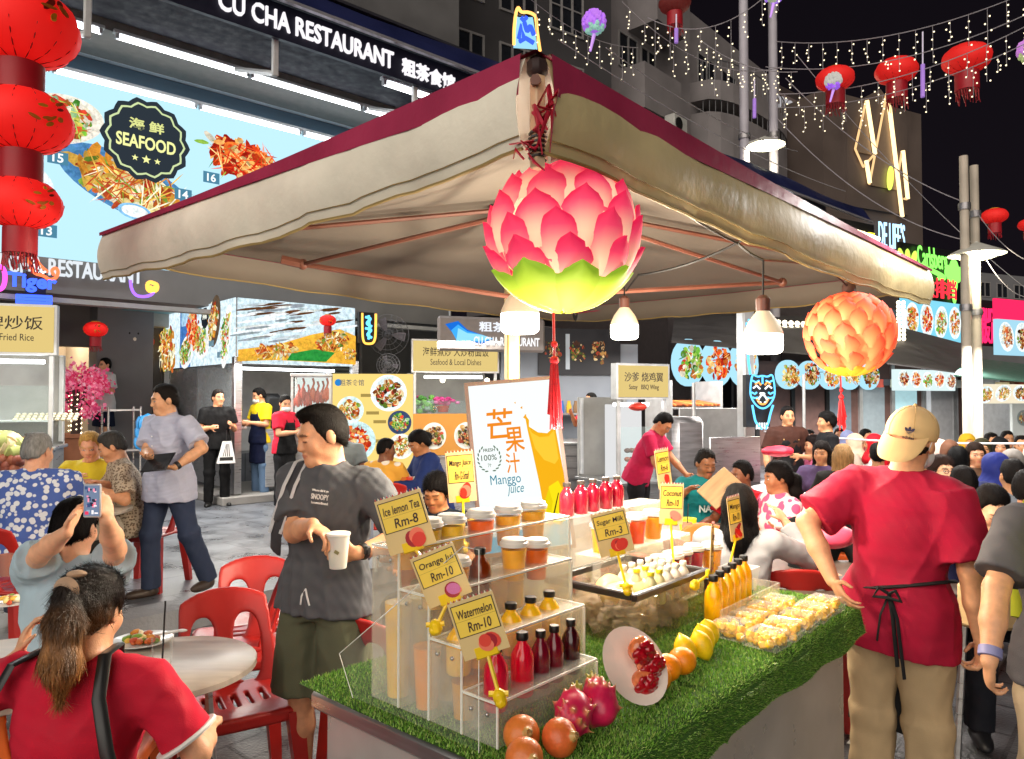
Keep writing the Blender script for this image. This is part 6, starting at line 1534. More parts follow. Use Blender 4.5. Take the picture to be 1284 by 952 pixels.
for y in(-hy, hy):b.box((0, y, hz_), (2*hx+.03, .022, .024), None, .004)
for x in(-hx, hx):b.box((x, 0, hz_+.0005), (.022, 2*hy-.02, .024), None, .004)
b.box((hx+.004, -hy-.004, hz_/2-.01), (.016, .016, hz_-.03));b.build('rim', mat('dark_rim', (.025, .02, .02), .3), tub, False, False)
b=MB();rg=random.Random(6)
for i in range(420):
 q=Euler((rg.random()*3, rg.random()*3, rg.random()*3)).to_matrix();b.box((rg.uniform(-hx+.03, hx-.03), rg.uniform(-hy+.03, hy-.03), rg.uniform(.02, hz_-.045)), (.03, .03, .03), q, .004)
b.build('ice', clear_mat('ice_lump', (.93, .9, .84), .22, .1, (.72, .66, .56)), tub, False, False)
for k_ in range(3):
 t=MB();q=L2W(.90+.06*k_, .47+.07*(k_%2), tz-.03);s_=SDF((-.07, -.06, -.03), (.07, .06, .06), .006);s_.ell((0, 0, 0), (.055, .045, .04), .01);s_.ell((.02, 0, .01), (.03, .035, .03), .02);vs, qs=s_.mesh(2);vs+=vnormals(vs, qs)*(wave(vs, 60, 2)*.003)[:, None]
 o_=np_obj('peeled_fruit', vs, qs, mat('pale_mango', (.82, .60, .28), .4, var=.1, sub=.2), loc=q);o_.rotation_euler=(0, 0, k_);tag(o_, 'pale bagged fruit lump in the ice tub, %s from the mango board'%ORD[k_], 'fruit', 'fruit lumps in the tub')
i=0
for r_ in range(3):
 for cc in range(5):
  x, y=1.0+.055*cc+.01*r_, .40+.06*r_
  if x>tx1-.035:continue
  w_=cc<2 and r_<2
  bottle(x, y, tz-.075, .115, .023, 'c8c090' if w_ else 'd0c8b8', 'little %s capped bottle in the ice tub, row %s, %s along'%('yellow' if w_ else 'white', ['one', 'two', 'three'][r_], ORD[cc]), 'small bottles in the ice tub', 'e0d020' if w_ else 'e0ddd0');i+=1
for i in range(6):bottle(1.20+.075*i, .275+.012*i, TOP, .17, .031, 'f6b40a', 'tall yellow juice bottle with black cap beside the fruit packs, %s from the ice tub'%ORD[i], 'row of tall yellow bottles')
bh=thing('acrylic_tray', 'long clear acrylic holder around the tall yellow bottles', 'tray', L2W(1.4, .27, TOP), RZU)
b=MB();b.box((0, -.045, .035), (.5, .004, .07));b.box((.25, .01, .035), (.004, .1, .07));b.build('tray_wall', M_acr, bh, False, False)
M_cube=mat('mango_cube', (.90, .52, .03), .3, var=.15, scale=30, coat=.4, sub=.2)
M_shell=clear_mat('clamshell', (.98, .98, .96), .07, .05)
k=0
for i in range(5):
 for j in range(2):
  x, y=1.12+.128*i+.02*j, .055+.125*j
  if j==1 and i==4:continue
  t=thing('fruit_pack', 'clear pack of mango cubes, %s from the lemons in the %s row'%(ORD[i], ('outer', 'inner')[j]), 'fruit pack', L2W(x, y, TOP), RZU+rnd.uniform(-.1, .1), 'mango packs on the turf')
  b=MB();rg=random.Random(k)
  for q in range(34):b.box((rg.uniform(-.046, .046), rg.uniform(-.046, .046), rg.uniform(.01, .034)), (.024, .022, .022), Euler((rg.random(), rg.random(), rg.random()*3)).to_matrix(), .004)
  b.build('mango_cubes', M_cube, t, True, False)
  b=MB();b.lathe([(.078, 0), (.083, .022), (.088, .024), (.083, .027), (.068, .048), (.03, .05)], (0, 0, 0), 4, Matrix.Rotation(R(45), 3, 'Z'));b.build('clamshell', M_shell, t, False, False);k+=1
def sdf_fruit(name, x, y, z, r, col, label, cat, group, kind, rz=0., tilt=0.):
 s_=SDF((-r*1.5, )*3, (r*1.5, )*3, r/9)
 if kind=='lemon':s_.ell((0, 0, 0), (r*1.18, r*.88, r*.88), .0);s_.cone((r*1.0, 0, 0), (r*1.35, 0, 0), r*.25, r*.1, r*.3);s_.cone((-r*1.0, 0, 0), (-r*1.2, 0, 0), r*.22, r*.12, r*.3)
 elif kind=='pome':s_.ell((0, 0, 0), (r, r, r*.9), 0);s_.cone((0, 0, r*.8), (0, 0, r*1.12), r*.28, r*.22, r*.2);s_.cone((0, 0, r*1.0), (0, 0, r*1.25), r*.14, r*.14, .001, sub=True)
 else:s_.ell((0, 0, 0), (r, r, r*.95), 0);s_.cone((0, 0, r), (0, 0, r*1.1), r*.12, r*.1, r*.1, sub=True)
 vs, qs=s_.mesh(1);nn=vnormals(vs, qs)
 if kind=='pome':vs=vs+nn*(wave(vs/r, 2.2, 5)*r*.04)[:, None]
 c=np.tile(np.array(lin(col)), (len(vs), 1))*(1+.18*wave(vs/r, 2.5, 1))[:, None]
 if kind=='pome':
  d=np.linalg.norm(vs-np.array([0, 0, r*1.12]), axis=1)/r;c=np.where((d<.36)[:, None], np.array(lin('c8a060')), c);c=np.where((d<.16)[:, None], np.array(lin('5a3418')), c);w_=np.clip(wave(vs/r, 3.2, 9)*2, 0, 1)[:, None];c=c*(1-.5*w_)+np.array(lin('d87828'))*.5*w_
 o_=np_obj(name, vs, qs, mat('fruit_skin_'+kind, (1, 1, 1), .38, attr=True, var=.1, scale=90, bump=.12, bscale=220, coat=.15), None, np.clip(c, 0, 1));o_.location=L2W(x, y, z);o_.rotation_euler=(0, -1.15, rz)if kind=='lemon' else(tilt, 0, rz);tag(o_, label, cat, group)
 return o_
for i, (x, y, z, r, rz, ti)in enumerate(((.075, .172, TOP+.038, .041, .4, 1.1), (.118, .10, TOP+.038, .041, .9, 1.2), (.0, .10, TOP+.037, .040, .5, 1.3))):
 sdf_fruit('pomegranate', x, y, z, r, ('e08038', 'dc6a34', 'e07a3c')[i], ('orange red pomegranate resting against the lowest acrylic step', 'redder pomegranate with pale crown next to the dragon fruit', 'orange red pomegranate lying at the turf corner')[i], 'fruit', 'pomegranates on the turf', 'pome', rz, ti)
def dragon(x, y, rz, label):
 r=.045;s_=SDF((-.09, )*3, (.09, )*3, .0042);s_.ell((0, 0, 0), (r*1.28, r*.95, r*.95), 0);rg=random.Random(int(x*1000));tips=[]
 for k in range(34):
  t=rg.uniform(-.95, 1.0);a=k*2.4;q=math.sqrt(max(0, 1-t*t));p=np.array([t*r*1.28, q*math.cos(a)*r*.95, q*math.sin(a)*r*.95]);n_=p/np.linalg.norm(p);d=n_+np.array([.75, 0, 0]);d/=np.linalg.norm(d);e=p+d*rg.uniform(.014, .024);s_.cone(p*.95, e, .0065, .0012, .007);tips.append(e)
 for k in range(5):s_.cone((r*1.2, 0, 0), (r*1.2+.03, .014*math.cos(k*1.26), .014*math.sin(k*1.26)), .007, .003, .006)
 vs, qs=s_.mesh(1);T=np.array(tips);d=np.min(np.linalg.norm(vs[:, None]-T[None], axis=2), axis=1);w_=np.clip(1-d/.02, 0, 1)[:, None]
 c=np.array(lin('c81e50'))*(1+.2*wave(vs, 70, 2))[:, None];c=c*(1-w_)+np.array(lin('c8b060'))*w_;c=np.where((vs[:, 0]>r*1.35)[:, None], np.array(lin('a8a040')), c)
 o_=np_obj('dragon_fruit', vs, qs, mat('dragon_skin', (1, 1, 1), .35, attr=True, var=.12, scale=60, coat=.15, sub=.1), None, np.clip(c, 0, 1));o_.location=L2W(x, y, TOP+.05);o_.rotation_euler=(.3, -.5, RZU+rz);tag(o_, label, 'fruit', 'dragon fruit on the turf')
dragon(.215, .135, .5, 'pink dragon fruit beside the redder pomegranate');dragon(.305, .125, .9, 'pink dragon fruit beside the pomegranate plate')
for i, (x, y)in enumerate(((.56, .12), (.64, .135), (.715, .13))):sdf_fruit('orange', x, y, TOP+.04, .039, 'f59010', 'bright orange, %s from the pomegranate plate'%ORD[i], 'fruit', 'oranges on the turf', 'orange', i)
for i, (x, y)in enumerate(((.79, .16), (.86, .145), (.925, .17), (.985, .185))):sdf_fruit('lemon', x, y, TOP+.044, .036, 'f8cc18', 'yellow lemon in the turf row, %s from the oranges'%ORD[i], 'fruit', 'lemons on the turf', 'lemon', 2.4+.5*i, 0)
pl=thing('plate', 'pale pink plate leaning on the turf', 'plate', L2W(.475, .14, TOP), RZU);prot=Euler((R(52), 0, R(-24))).to_matrix();pcx=V((0, 0, .085))
b=MB();b.lathe([(.02, 0), (.06, .002), (.088, .012), (.09, .016), (.086, .016), (.058, .007), (.02, .006)], pcx, 30, prot, sy=1.12);b.build('dish', mat('pink_white_china', (.82, .70, .62), .25, coat=.4), pl, True, False)
for k_, (ox, oz, r_)in enumerate(((-.012, .045, .034), (.03, .0, .036), (.0, -.04, .034))):
 s_=SDF((-.05, )*3, (.05, )*3, .004);s_.ell((0, 0, 0), (r_, r_*.75, r_), 0);rg=random.Random(k_);pts=[]
 for q in range(60):
  a, e=rg.uniform(0, 6.28), rg.uniform(0, 1)**.5;p=(r_*.95*e*math.cos(a), -r_*.55-.012*(1-e), r_*.95*e*math.sin(a));s_.ell(p, (.0065, .006, .0065), .001);pts.append(p)
 vs, qs=s_.mesh(0);c=np.where((vs[:, 1]<-r_*.42)[:, None], np.array(lin('a80a1c')), np.array(lin('d8784a')))*(1+.5*wave(vs, 160, 3))[:, None]
 o_=np_obj('opened_pomegranate', vs, qs, mat('aril', (1, 1, 1), .12, attr=True, var=.2, scale=120, coat=.6), None, np.clip(c, 0, 1));o_.location=L2W(.475+ox, .14-.03, TOP+.095+oz);o_.rotation_euler=(.3, 0, RZU-.4);tag(o_, 'opened pomegranate showing red seeds, %s piece on the leaning plate'%('topmost', 'middle', 'lowest')[k_], 'fruit', 'opened pomegranates on the plate')
s2=thing('acrylic_shelf', 'clear acrylic shelf behind the ice tub holding red bottles and cups', 'display stand', L2W(.98, .74, TOP), RZU)
b=MB();acrylic_box(b, 0, .72, .02, .13, 0, .33);b.build('step', M_acr, s2, False, False)
b=MB();acrylic_box(b, .08, .75, -.1, .017, 0, .20);b.build('step', M_acr, s2, False, False)
b=MB()
for i in range(10):b.box((.08+.06*i, .075, .04+.03*(i%2)), (.05, .07, .07), i*.3, .006, ['8a1a30', 'c83a40', '6a1430', 'e0d8d0'][i%4])
b.build('stored_pack', M_paint, s2, True, False)
for i, x in enumerate((1.08, 1.17, 1.25, 1.34, 1.42)):bottle(x, .81, TOP+.33, .125, .029, ['b8283a', 'a81a34', '98122e', '900c2a', '9a0e2c'][i], 'crimson bottle with grey cap on the upper acrylic shelf, %s from the mango board'%ORD[i], 'crimson bottles on the upper shelf', '4a4440')
for i, (x, c)in enumerate(((1.15, 'f0a818'), (1.27, 'e8b020'), (1.39, 'e8480c'), (1.52, 'e8a010'))):cup(x, .70, TOP+.20, .10, .042, c, 'lidded juice cup on the lower shelf, %s from the mango board, %s'%(ORD[i], ['amber', 'pale amber', 'red orange', 'yellow'][i]), 'cups on the lower shelf')
for i, (x, y, c)in enumerate(((1.34, .56, 'd8a040'), (1.43, .56, 'a01040'), (1.52, .57, '8a0c3a'), (1.62, .57, 'b01848'), (1.70, .53, 'e89a08'))):cup(x, y, TOP+.06, .10, .042, c, ['honey coloured', 'magenta', 'dark magenta', 'rosy magenta', 'tall orange'][i]+' juice cup with white lid behind the ice tub rim', 'cups behind the ice tub')
b=MB();b.box((0, 0, .03), (.5, .12, .06), None, .004);t=b.build('cup_riser', M_acr, None, False, False, (0, 0, 0));t.location=L2W(1.53, .56, TOP-.002);t.rotation_euler=(0, 0, RZU);tag(t, 'low clear riser under the cups behind the ice tub', 'display stand')
b=MB()
for z_, r_ in((0, .075), ):b.lathe([(.07, 0), (.085, .07), (.088, .09), (.08, .09), (.066, .006)], (0, 0, 0), 4, Matrix.Rotation(R(45), 3, 'Z'))
t=b.build('plastic_tub', clear_mat('milky_plastic', (.9, .9, .9), .35, .3, (.8, .8, .8)), None, True, False, (0, 0, 0));t.location=L2W(1.72, .42, TOP);t.rotation_euler=(0, 0, RZU);tag(t, 'milky white plastic tub at the end of the bottle row', 'tub')
def rodr(v, ax, a):return Matrix.Rotation(a, 3, V(ax))@V(v)
SKINS={'f':'d9a07c', 'm':'c08460', 't':'a86f4c', 'd':'6e4630', 'p':'e0b090'}
M_skin=mat('skin', (1, 1, 1), .5, attr=True, var=.12, scale=42, sub=.12, bump=.10, bscale=230)
def hair_mat(c):return mat('hair_'+c, c, .6, var=.4, scale=30, bump=.35, bscale=110, stretch=(3, 3, .5), spec=.12)
def cloth_mat(nm, c, rough=.85, pattern=None):
 if pattern is None:return mat('cloth_'+nm, c, rough, var=.08, scale=12, bump=.12, bscale=260, spec=.25)
 key='cloth_'+nm
 if key in _mats:return _mats[key]
 m, nt, out=newmat(key);b=nt.nodes.new('ShaderNodeBsdfPrincipled');b.inputs['Roughness'].default_value=rough;nt.links.new(b.outputs[0], out.inputs[0])
 tc=nt.nodes.new('ShaderNodeTexCoord');v=nt.nodes.new('ShaderNodeTexVoronoi' if pattern[0]=='spots' else 'ShaderNodeTexWave')
 v.inputs['Scale'].default_value=pattern[2];nt.links.new(tc.outputs['Object'], v.inputs['Vector'])
 if pattern[0]=='stripe':v.bands_direction='Z';v.inputs['Distortion'].default_value=.6
 r=nt.nodes.new('ShaderNodeValToRGB');r.color_ramp.elements[0].color=(*lin(c), 1);r.color_ramp.elements[1].color=(*lin(pattern[1]), 1)
 lo, hi=(pattern[3], pattern[3]+.06);r.color_ramp.elements[0].position=lo;r.color_ramp.elements[1].position=hi
 nt.links.new(v.outputs['Distance' if pattern[0]=='spots' else 'Fac'], r.inputs[0]);nt.links.new(r.outputs[0], b.inputs['Base Color'])
 _mats[key]=m;return m
def ik(S, T, L1, L2, pole):
 d=T-S;D=min(d.length, (L1+L2)*.995);dn=d.normalized();a=(L1*L1-L2*L2+D*D)/(2*D);h=math.sqrt(max(0, L1*L1-a*a))
 p=V(pole);p=(p-dn*p.dot(dn)).normalized()
 return S+dn*a+p*h, S+dn*D
def skeleton(loc, rz, H=1.7, sit=0, lean=0., side=0., twist=0., head=(0, 0, 0), arms=None, legs=None, wide=1., seat=.46):
 k=H/1.72;J={'k':k, 'w':wide};Minv=Matrix.Rotation(-rz, 3, 'Z');loc=V(loc)
 loc_of=lambda p:Minv@(V(p)-loc)
 J['loc_of']=loc_of
 pz=(seat+.10)if sit else .93*k
 pel=V((0, 0, pz));Rt=Matrix.Rotation(side, 3, 'Y')@Matrix.Rotation(lean, 3, 'X');Rs=Rt@Matrix.Rotation(twist, 3, 'Z')
 J['pel']=pel;J['Rt']=Rt;J['Rs']=Rs;up=Rt@Z
 J['chest']=pel+up*.33*k;J['neck']=pel+up*.515*k+Rs@V((0, .012, 0))*k
 J['shR']=pel+up*.465*k+Rs@V((-.178*wide, .01, 0))*k;J['shL']=pel+up*.465*k+Rs@V((.178*wide, .01, 0))*k
 Rh=Rs@Matrix.Rotation(head[0], 3, 'Z')@Matrix.Rotation(head[1], 3, 'X')@Matrix.Rotation(head[2], 3, 'Y');J['Rh']=Rh
 J['head']=J['neck']+up*.036*k+Rh@V((0, -.022, .095))*k
 L1, L2=.285*k, .25*k
 arms=arms or({}, {})
 for sd, s, A in(('R', -1, arms[0]), ('L', 1, arms[1])):
  S=J['sh'+sd]
  if 'to' in A:E, W=ik(S, loc_of(A['to']), L1, L2, V(A.get('pole', (s*.6, .3, -.7))))
  else:
   d1=V(A.get('d1', (s*.22, .05, -1)if not sit else(s*.25, -.45, -.85))).normalized();d2=V(A.get('d2', (s*.05, -.25, -1)if not sit else(-s*.35, -.9, -.02))).normalized();E=S+d1*L1;W=E+d2*L2
  J['el'+sd], J['wr'+sd]=E, W;J['hd'+sd]=V(A['hd']).normalized()if 'hd' in A else(W-E).normalized()
  J['pn'+sd]=V(A.get('palm', (-s, 0, 0)if not sit else(0, 0, -1))).normalized();J['th'+sd]=V(A.get('thumb', (0, -1, 0)if not sit else(-s, 0, 0)));J['cu'+sd]=A.get('curl', .35)
 legs=legs or({}, {})
 for sd, s, A in(('R', -1, legs[0]), ('L', 1, legs[1])):
  h=pel+V((s*.092*k*wide**.5, 0, -.02*k));U1, U2=.42*k, .42*k
  d1=V(A.get('d1', (s*.04, -.02, -1)if not sit else(s*.18, -1, -.03))).normalized();d2=V(A.get('d2', (s*.01, .04, -1)if not sit else(0, .10, -1))).normalized()
  if sit:U2=max(.2, (h+d1*U1).z-.09)
  J['hip'+sd]=h;J['kn'+sd]=h+d1*U1;J['an'+sd]=h+d1*U1+d2*U2;J['ft'+sd]=V(A.get('ft', (s*.25, -1, 0))).normalized()
 return J
def bbox(J, pad, keys):
 P_=np.array([list(J[q])for q in keys]);return P_.min(0)-pad, P_.max(0)+pad
KEYS=['pel', 'chest', 'neck', 'head', 'shR', 'shL', 'elR', 'elL', 'wrR', 'wrL']
def add_hand(S, J, sd, res):
 k=J['k'];W, d, n=J['wr'+sd], J['hd'+sd], J['pn'+sd];n=(n-d*n.dot(d)).normalized();th=V(J['th'+sd]);s=th-d*th.dot(d)-n*th.dot(n)
 s=s.normalized()if s.length>.05 else d.cross(n);cu=J['cu'+sd];M=Matrix((s, n, d)).transposed()
 S.ell(W+d*.048*k, (.040*k, .016*k, .052*k), .012, M)
 fr_=max(.0082*k, res*.75)
 for q, (o, L)in enumerate(((.029, .066), (.010, .075), (-.009, .070), (-.027, .055))):
  p=W+d*(.088-abs(q-1.2)*.004)*k+s*o*k;dd=d.copy();a=0
  for j, f in enumerate((.45, .32, .23)):
   a=cu*(.55, .95, .75)[j]+.04*q;dd=rodr(dd, s, -a if(rodr(d, s, .1)-d).dot(n)<0 else a);e=p+dd*L*f*k
   S.cone(p, e, fr_*(1-.1*j), fr_*(.92-.1*j), .003);p=e
 p=W+d*.028*k+s*.028*k;e=p+(d*.55+s*.75+n*.25).normalized()*.042*k;S.cone(p, e, fr_*1.45, fr_*1.1, .008)
 e2=e+(d*.85+s*(.35-.5*cu)+n*(.2+.5*cu)).normalized()*.034*k;S.cone(e, e2, fr_*1.1, fr_*.85, .003)
def add_head(S, J, fine, fem=False):
 k=J['k'];h, Rh=J['head'], J['Rh'];L=lambda x, y, z:h+Rh@V((x, y, z))*k
 def E(c, r, kk, sub=False):S.ell(L(*c), [q*k for q in r], kk, Rh, sub)
 E((0, .014, .034), (.075, .094, .086), .0);E((0, -.018, -.028), (.061-.003*fem, .070, .084), .03);E((0, -.058, -.088), (.034-.006*fem, .032, .024), .03)
 for s in(-1, 1):E((s*.036, -.056, -.024), (.028, .026, .032), .02)
 S.cone(L(0, -.083, .016), L(0, -.097+.003*fem, -.024), .0095*k, .0135*k, .014)
 for s in(-1, 1):E((s*.077, .014, -.004), (.010, .021, .032), .006)
 if fine:
  E((0, -.076, .030), (.052, .018, .013), .018)
  for s in(-1, 1):
   E((s*.031, -.099, .007), (.019, .016, .0105), .010, True);E((s*.031, -.077, .005), (.0155, .0125, .0105), .004);E((s*.011, -.092, -.029), (.008, .010, .007), .006)
  E((0, -.085, -.052), (.023, .010, .0055), .008);E((0, -.083, -.064), (.020, .010, .0065), .008);E((0, -.098, -.0585), (.022, .010, .0016), .003, True)
 S.cone(L(0, .026, -.05), J['neck']+J['Rs']@V((0, .005, -.03))*k, .054*k, .062*k, .025)
def body_cols(vs, J, skin, hairc, eyes='open', lips='b05a4a'):
 k=J['k'];Rh=np.array(J['Rh']);q=(vs-np.array(J['head']))@Rh/k;x, y, z=np.abs(q[:, 0]), q[:, 1], q[:, 2]
 sk=np.array(lin(skin));c=np.tile(sk, (len(vs), 1))*(1+.06*wave(vs, 30, 1))[:, None]
 near=np.linalg.norm(q, axis=1)<.16
 def put(m, col, w=1.):
  m=(m&near)[:, None]if m.dtype==bool else(m*near)[:, None]*w;cc=np.array(lin(col))if isinstance(col, str)else np.array(col);return c*(1-m*w)+cc*m*w if True else c
 red=np.clip(1-((x-.038)**2/.0006+(z+.02)**2/.0006), 0, 1)*(y<-.04);c=put(red, [sk[0]*1.0, sk[1]*.8, sk[2]*.75], .6)
 c=put((x/.024)**2+((z+.058)/.0105)**2<1, lips, .6)if True else c
 m=((x/.024)**2+((z+.058)/.0105)**2<1)&(y<-.07);m2=~((x/.024)**2+((z+.058)/.0105)**2<1)
 br=(np.abs(z-.029+(x-.03)**2*6)<.0052)&(x>.012)&(x<.05)&(y<-.05);c=put(br, hairc, .75)
 ey=((x-.031)/.0145)**2+((z-.0062)/.0062)**2
 if eyes=='open':
  c=put((ey<1.25)&(y<-.05), (.05, .03, .025), .8);c=put((ey<.8)&(y<-.05), (.55, .52, .5));c=put((((x-.031)/.0062)**2+((z-.0065)/.0062)**2<1)&(y<-.05), (.015, .01, .008))
 elif eyes=='down':c=put((np.abs(z-.001)<.0035)&(np.abs(x-.031)<.015)&(y<-.05), (.04, .025, .02), .9)
 return np.clip(c, 0, 1)
def torso(S, J, g=0., hem=-.10, fat=1., fem=False, k_=.03):
 k, w=J['k'], J['w'];Rt=J['Rt'];up=Rt@Z;a=J['pel']+up*hem*k;b_=J['neck']-(J['Rs']@V((0, .012, 0)))*k+up*.012*k;L=(b_-a).length/k
 f=lambda z:(z-hem)/L
 hip=.168*(1.06 if fem else 1);fl=.024 if g>0 else 0
 wh=max(w, .97)
 secs=[(0, (hip+.012+fl)*wh+g, .118*fat+g+fl*.6, 0), (f(0), (hip+fl)*wh+g, .118*fat+g+fl*.5, -.004*fat), (f(.06), (hip-.004+fl*.7)*wh+g, .114*fat+g+fl*.4, -.006*fat), (f(.14), .150*w*(.93 if fem else 1.02)+g, .108*fat+g, -.008*fat), (f(.30), .172*w*(.93 if fem else 1)+g, .118*(fat*.5+.5)+g, -.006), (f(.40), .178*w+g, .108+g, 0), (f(.465), .158*w+g, .086+g, .004), (f(.495), .098+g, .072+g, .008), (1, .066+g*.5, .064+g*.5, .010)]
 secs=[(t, x*k, y*k, -o*k)for t, x, y, o in secs]
 S.loft(a, b_, secs, J['Rs']@V((1, 0, 0)), k_, 2.3)
 if fem:
  for s in(-1, 1):S.ell(J['pel']+up*.30*k+J['Rs']@V((s*.075, -.085, 0))*k, (.07*k, .06*k, .07*k), .05)
 for sd in 'RL':S.cone(J['neck']-up*.038*k, J['sh'+sd]-up*.006, (.050+g*.5)*k, (.054+g*.5)*k, .035)
def sleeve(S, J, frac, g=.012, flare=.012):
 k=J['k']
 for sd in 'RL':
  a, b_=J['sh'+sd], J['el'+sd];ax=b_-a
  if frac<=1:
   S.loft(a-ax*.02, a+ax*frac, [(0, (.048+g)*k, (.048+g)*k), (.25, (.053+g)*k, (.053+g)*k), (1, (.048+g+flare)*k, (.048+g+flare)*k)], ax.orthogonal(), .035, 2.)
  else:
   S.cone(a, b_, (.056+g)*k, (.044+g)*k, .03);c=J['wr'+sd];e=b_.lerp(c, min(1, frac-1));S.loft(b_-(c-b_)*.02, e, [(0, (.046+g)*k, )*1+((.046+g)*k, )if False else(0, (.046+g)*k, (.046+g)*k), (1, (.034+g)*k, (.034+g)*k)], (c-b_).orthogonal(), .02, 2.);S.ell(b_, ((.046+g)*k, )*3, .02)
def wrinkle(vs, qs, J, amp, seed, st=(1, 1, .5), sb=(1.2, 1.2, 1.5)):
 n=vnormals(vs, qs);p=vs.copy();a=wave(p*np.array(st), 24, seed);b=wave(p*np.array(sb), 52, seed+1);r=1-np.abs(a)
 return vs+n*((r**3-.4)*amp+b*amp*.45)[:, None]
def person(label, loc, rz, group=None, res=.016, skin='f', shirt=None, pants=None, hair=None, fat=1., fem=False, seed=0, eyes='open', bare_legs=False, shoes=None, beard=None, extra=None, **sk):
 J=skeleton(loc, rz, **sk);k=J['k'];root=thing('person', label, 'person', loc, rz, group);skin=SKINS.get(skin, skin);shirt=shirt or{};hair=hair or{}
 hc=hair.get('col', '14100e');fine=res<.0118
 legk=[q+s for q in('kn', 'an', 'hip')for s in 'RL']
 lo, hi=bbox(J, .17, KEYS+legk);lo[2]=max(lo[2], -.02)
 S=SDF(lo, hi, res);torso(S, J, -.012, -.06, fat, fem)
 for sd in 'RL':
  S.cone(J['sh'+sd].lerp(J['el'+sd], .06), J['el'+sd], .046*k*fat**.4, .040*k*fat**.3, .03);S.cone(J['el'+sd], J['wr'+sd].lerp(J['el'+sd], .55), .041*k, .041*k*fat**.2, .015);S.cone(J['wr'+sd].lerp(J['el'+sd], .55), J['wr'+sd], .040*k, .026*k, .015)
  add_hand(S, J, sd, res)
  S.cone(J['hip'+sd], J['kn'+sd], .082*k, .054*k, .03);m=J['kn'+sd].lerp(J['an'+sd], .3);S.cone(J['kn'+sd], m, .052*k, .055*k, .02);S.cone(m, J['an'+sd], .054*k, .033*k, .02)
  S.ell(J['an'+sd]+J['ft'+sd]*.06*k-Z*.045*k, (.042*k, .042*k, .03*k), .02);S.cone(J['an'+sd]-Z*.05*k, J['an'+sd]+J['ft'+sd]*.14*k-Z*.06*k, .036*k, .028*k, .02)
 add_head(S, J, fine, fem);vs, qs=S.mesh(1)
 cols=body_cols(vs, J, skin, hc, eyes if fine else 'coarse')
 Rh=np.array(J['Rh']);q=(vs-np.array(J['head']))@Rh/k
 if not fine:
  x, y, z=np.abs(q[:, 0]), q[:, 1], q[:, 2];m=((np.abs(x-.031)<.016)&(np.abs(z-.012)<.012)&(y<-.045))[:, None];cols=np.where(m, cols*.35, cols)
 if beard:
  x, y, z=np.abs(q[:, 0]), q[:, 1], q[:, 2];nr=np.linalg.norm(q, axis=1)<.17
  m=nr&(y<-.03)&((np.abs(z+.043)<.007)&(x<.03)if beard=='moustache' else(z<-.035)&(x<.06)&~((x<.02)&(np.abs(z+.058)<.009)));cols=np.where(m[:, None], cols*.25+np.array(lin(hc))*.6, cols)
 np_obj('body', vs, qs, M_skin, root, cols)
 if shirt.get('col'):
  fr_=shirt.get('sleeve', .62);hem=shirt.get('hem', -.10)
  lo, hi=bbox(J, .2, KEYS[:9]if fr_<=1 else KEYS);lo[2]-=.12;S=SDF(lo, hi, max(res, .007));torso(S, J, .006+shirt.get('loose', .004), hem, fat*1.03, fem);sleeve(S, J, fr_, .012*(fat**.5)+shirt.get('loose', .004), .014 if fr_<=1 else 0)
  nk=J['neck'];nu=(J['head']-nk).normalized();S.cone(nk+nu*.012*k+J['Rs']@V((0, -.022, 0))*k, nk+nu*.2*k, .056*k, .10*k, .006, sub=True)
  vs, qs=S.mesh(1);vs=wrinkle(vs, qs, J, shirt.get('wr', .007), seed)
  so=np_obj('shirt', vs, qs, shirt.get('mat')or cloth_mat(shirt['col'], shirt['col']), root)
  if shirt.get('collar'):
   S=SDF(np.array(nk)-.13, np.array(nk)+.13, .006);S.loft(nk-nu*.022*k, nk+nu*.03*k, [(0, .078*k, .078*k, 0), (1, .062*k, .066*k, 0)], J['Rs']@V((1, 0, 0)), 0, 2.);S.cone(nk-nu*.05, nk+nu*.1, .055*k, .056*k, 0, sub=True);f=nk+J['Rs']@V((0, -.08, -.01));S.rbox(f, (.014, .06, .06), .004, J['Rs'], 0, True);vs, qs=S.mesh(1)
   np_obj('collar', vs, qs, cloth_mat(shirt['collar'], shirt['collar']), so)
 if pants:
  ln=pants.get('len', 2.);lo, hi=bbox(J, .16, ['pel']+legk);lo[2]=max(lo[2], .005);S=SDF(lo, hi, max(res, .007));g=pants.get('g', .012)
  S.loft(J['pel']-Z*.10*k, J['pel']+J['Rt']@Z*.05*k, [(0, .165*k*J['w'], .112*k*fat), (1, .150*k*J['w'], .108*k*fat)], (1, 0, 0), .03, 2.4)
  for sd in 'RL':
   h, kn, an=J['hip'+sd], J['kn'+sd], J['an'+sd]
   if ln<1.2:
    e=h+(kn-h)*ln;S.loft(h-Z*.02, e, [(0, (.078+g*.3)*k, (.094+g*.3)*k), (.35, (.080+g)*k, (.095+g)*k), (1, (.078+g*2.2)*k, (.085+g*2.2)*k)], (1, 0, 0), .03, 2.2)
   else:m_=h.lerp(kn, .35);S.cone(h, m_, (.080+g*.2)*k, (.080+g)*k, .03);S.cone(m_, kn, (.080+g)*k, (.060+g)*k, .03);S.loft(kn-(an-kn)*.02, an+(an-kn)*.04, [(0, (.062+g)*k, (.064+g)*k), (1, (.050+g*1.3)*k, (.056+g*1.3)*k)], (1, 0, 0), .03, 2.1);S.ell(kn, ((.062+g)*k, )*3, .03)
  vs, qs=S.mesh(1);vs=wrinkle(vs, qs, J, pants.get('wr', .008), seed+3, (1.1, 1.1, .32), (1.2, 1.2, .55));np_obj('trousers' if ln>1.2 else 'shorts', vs, qs, pants.get('mat')or cloth_mat(pants['col'], pants['col']), root)
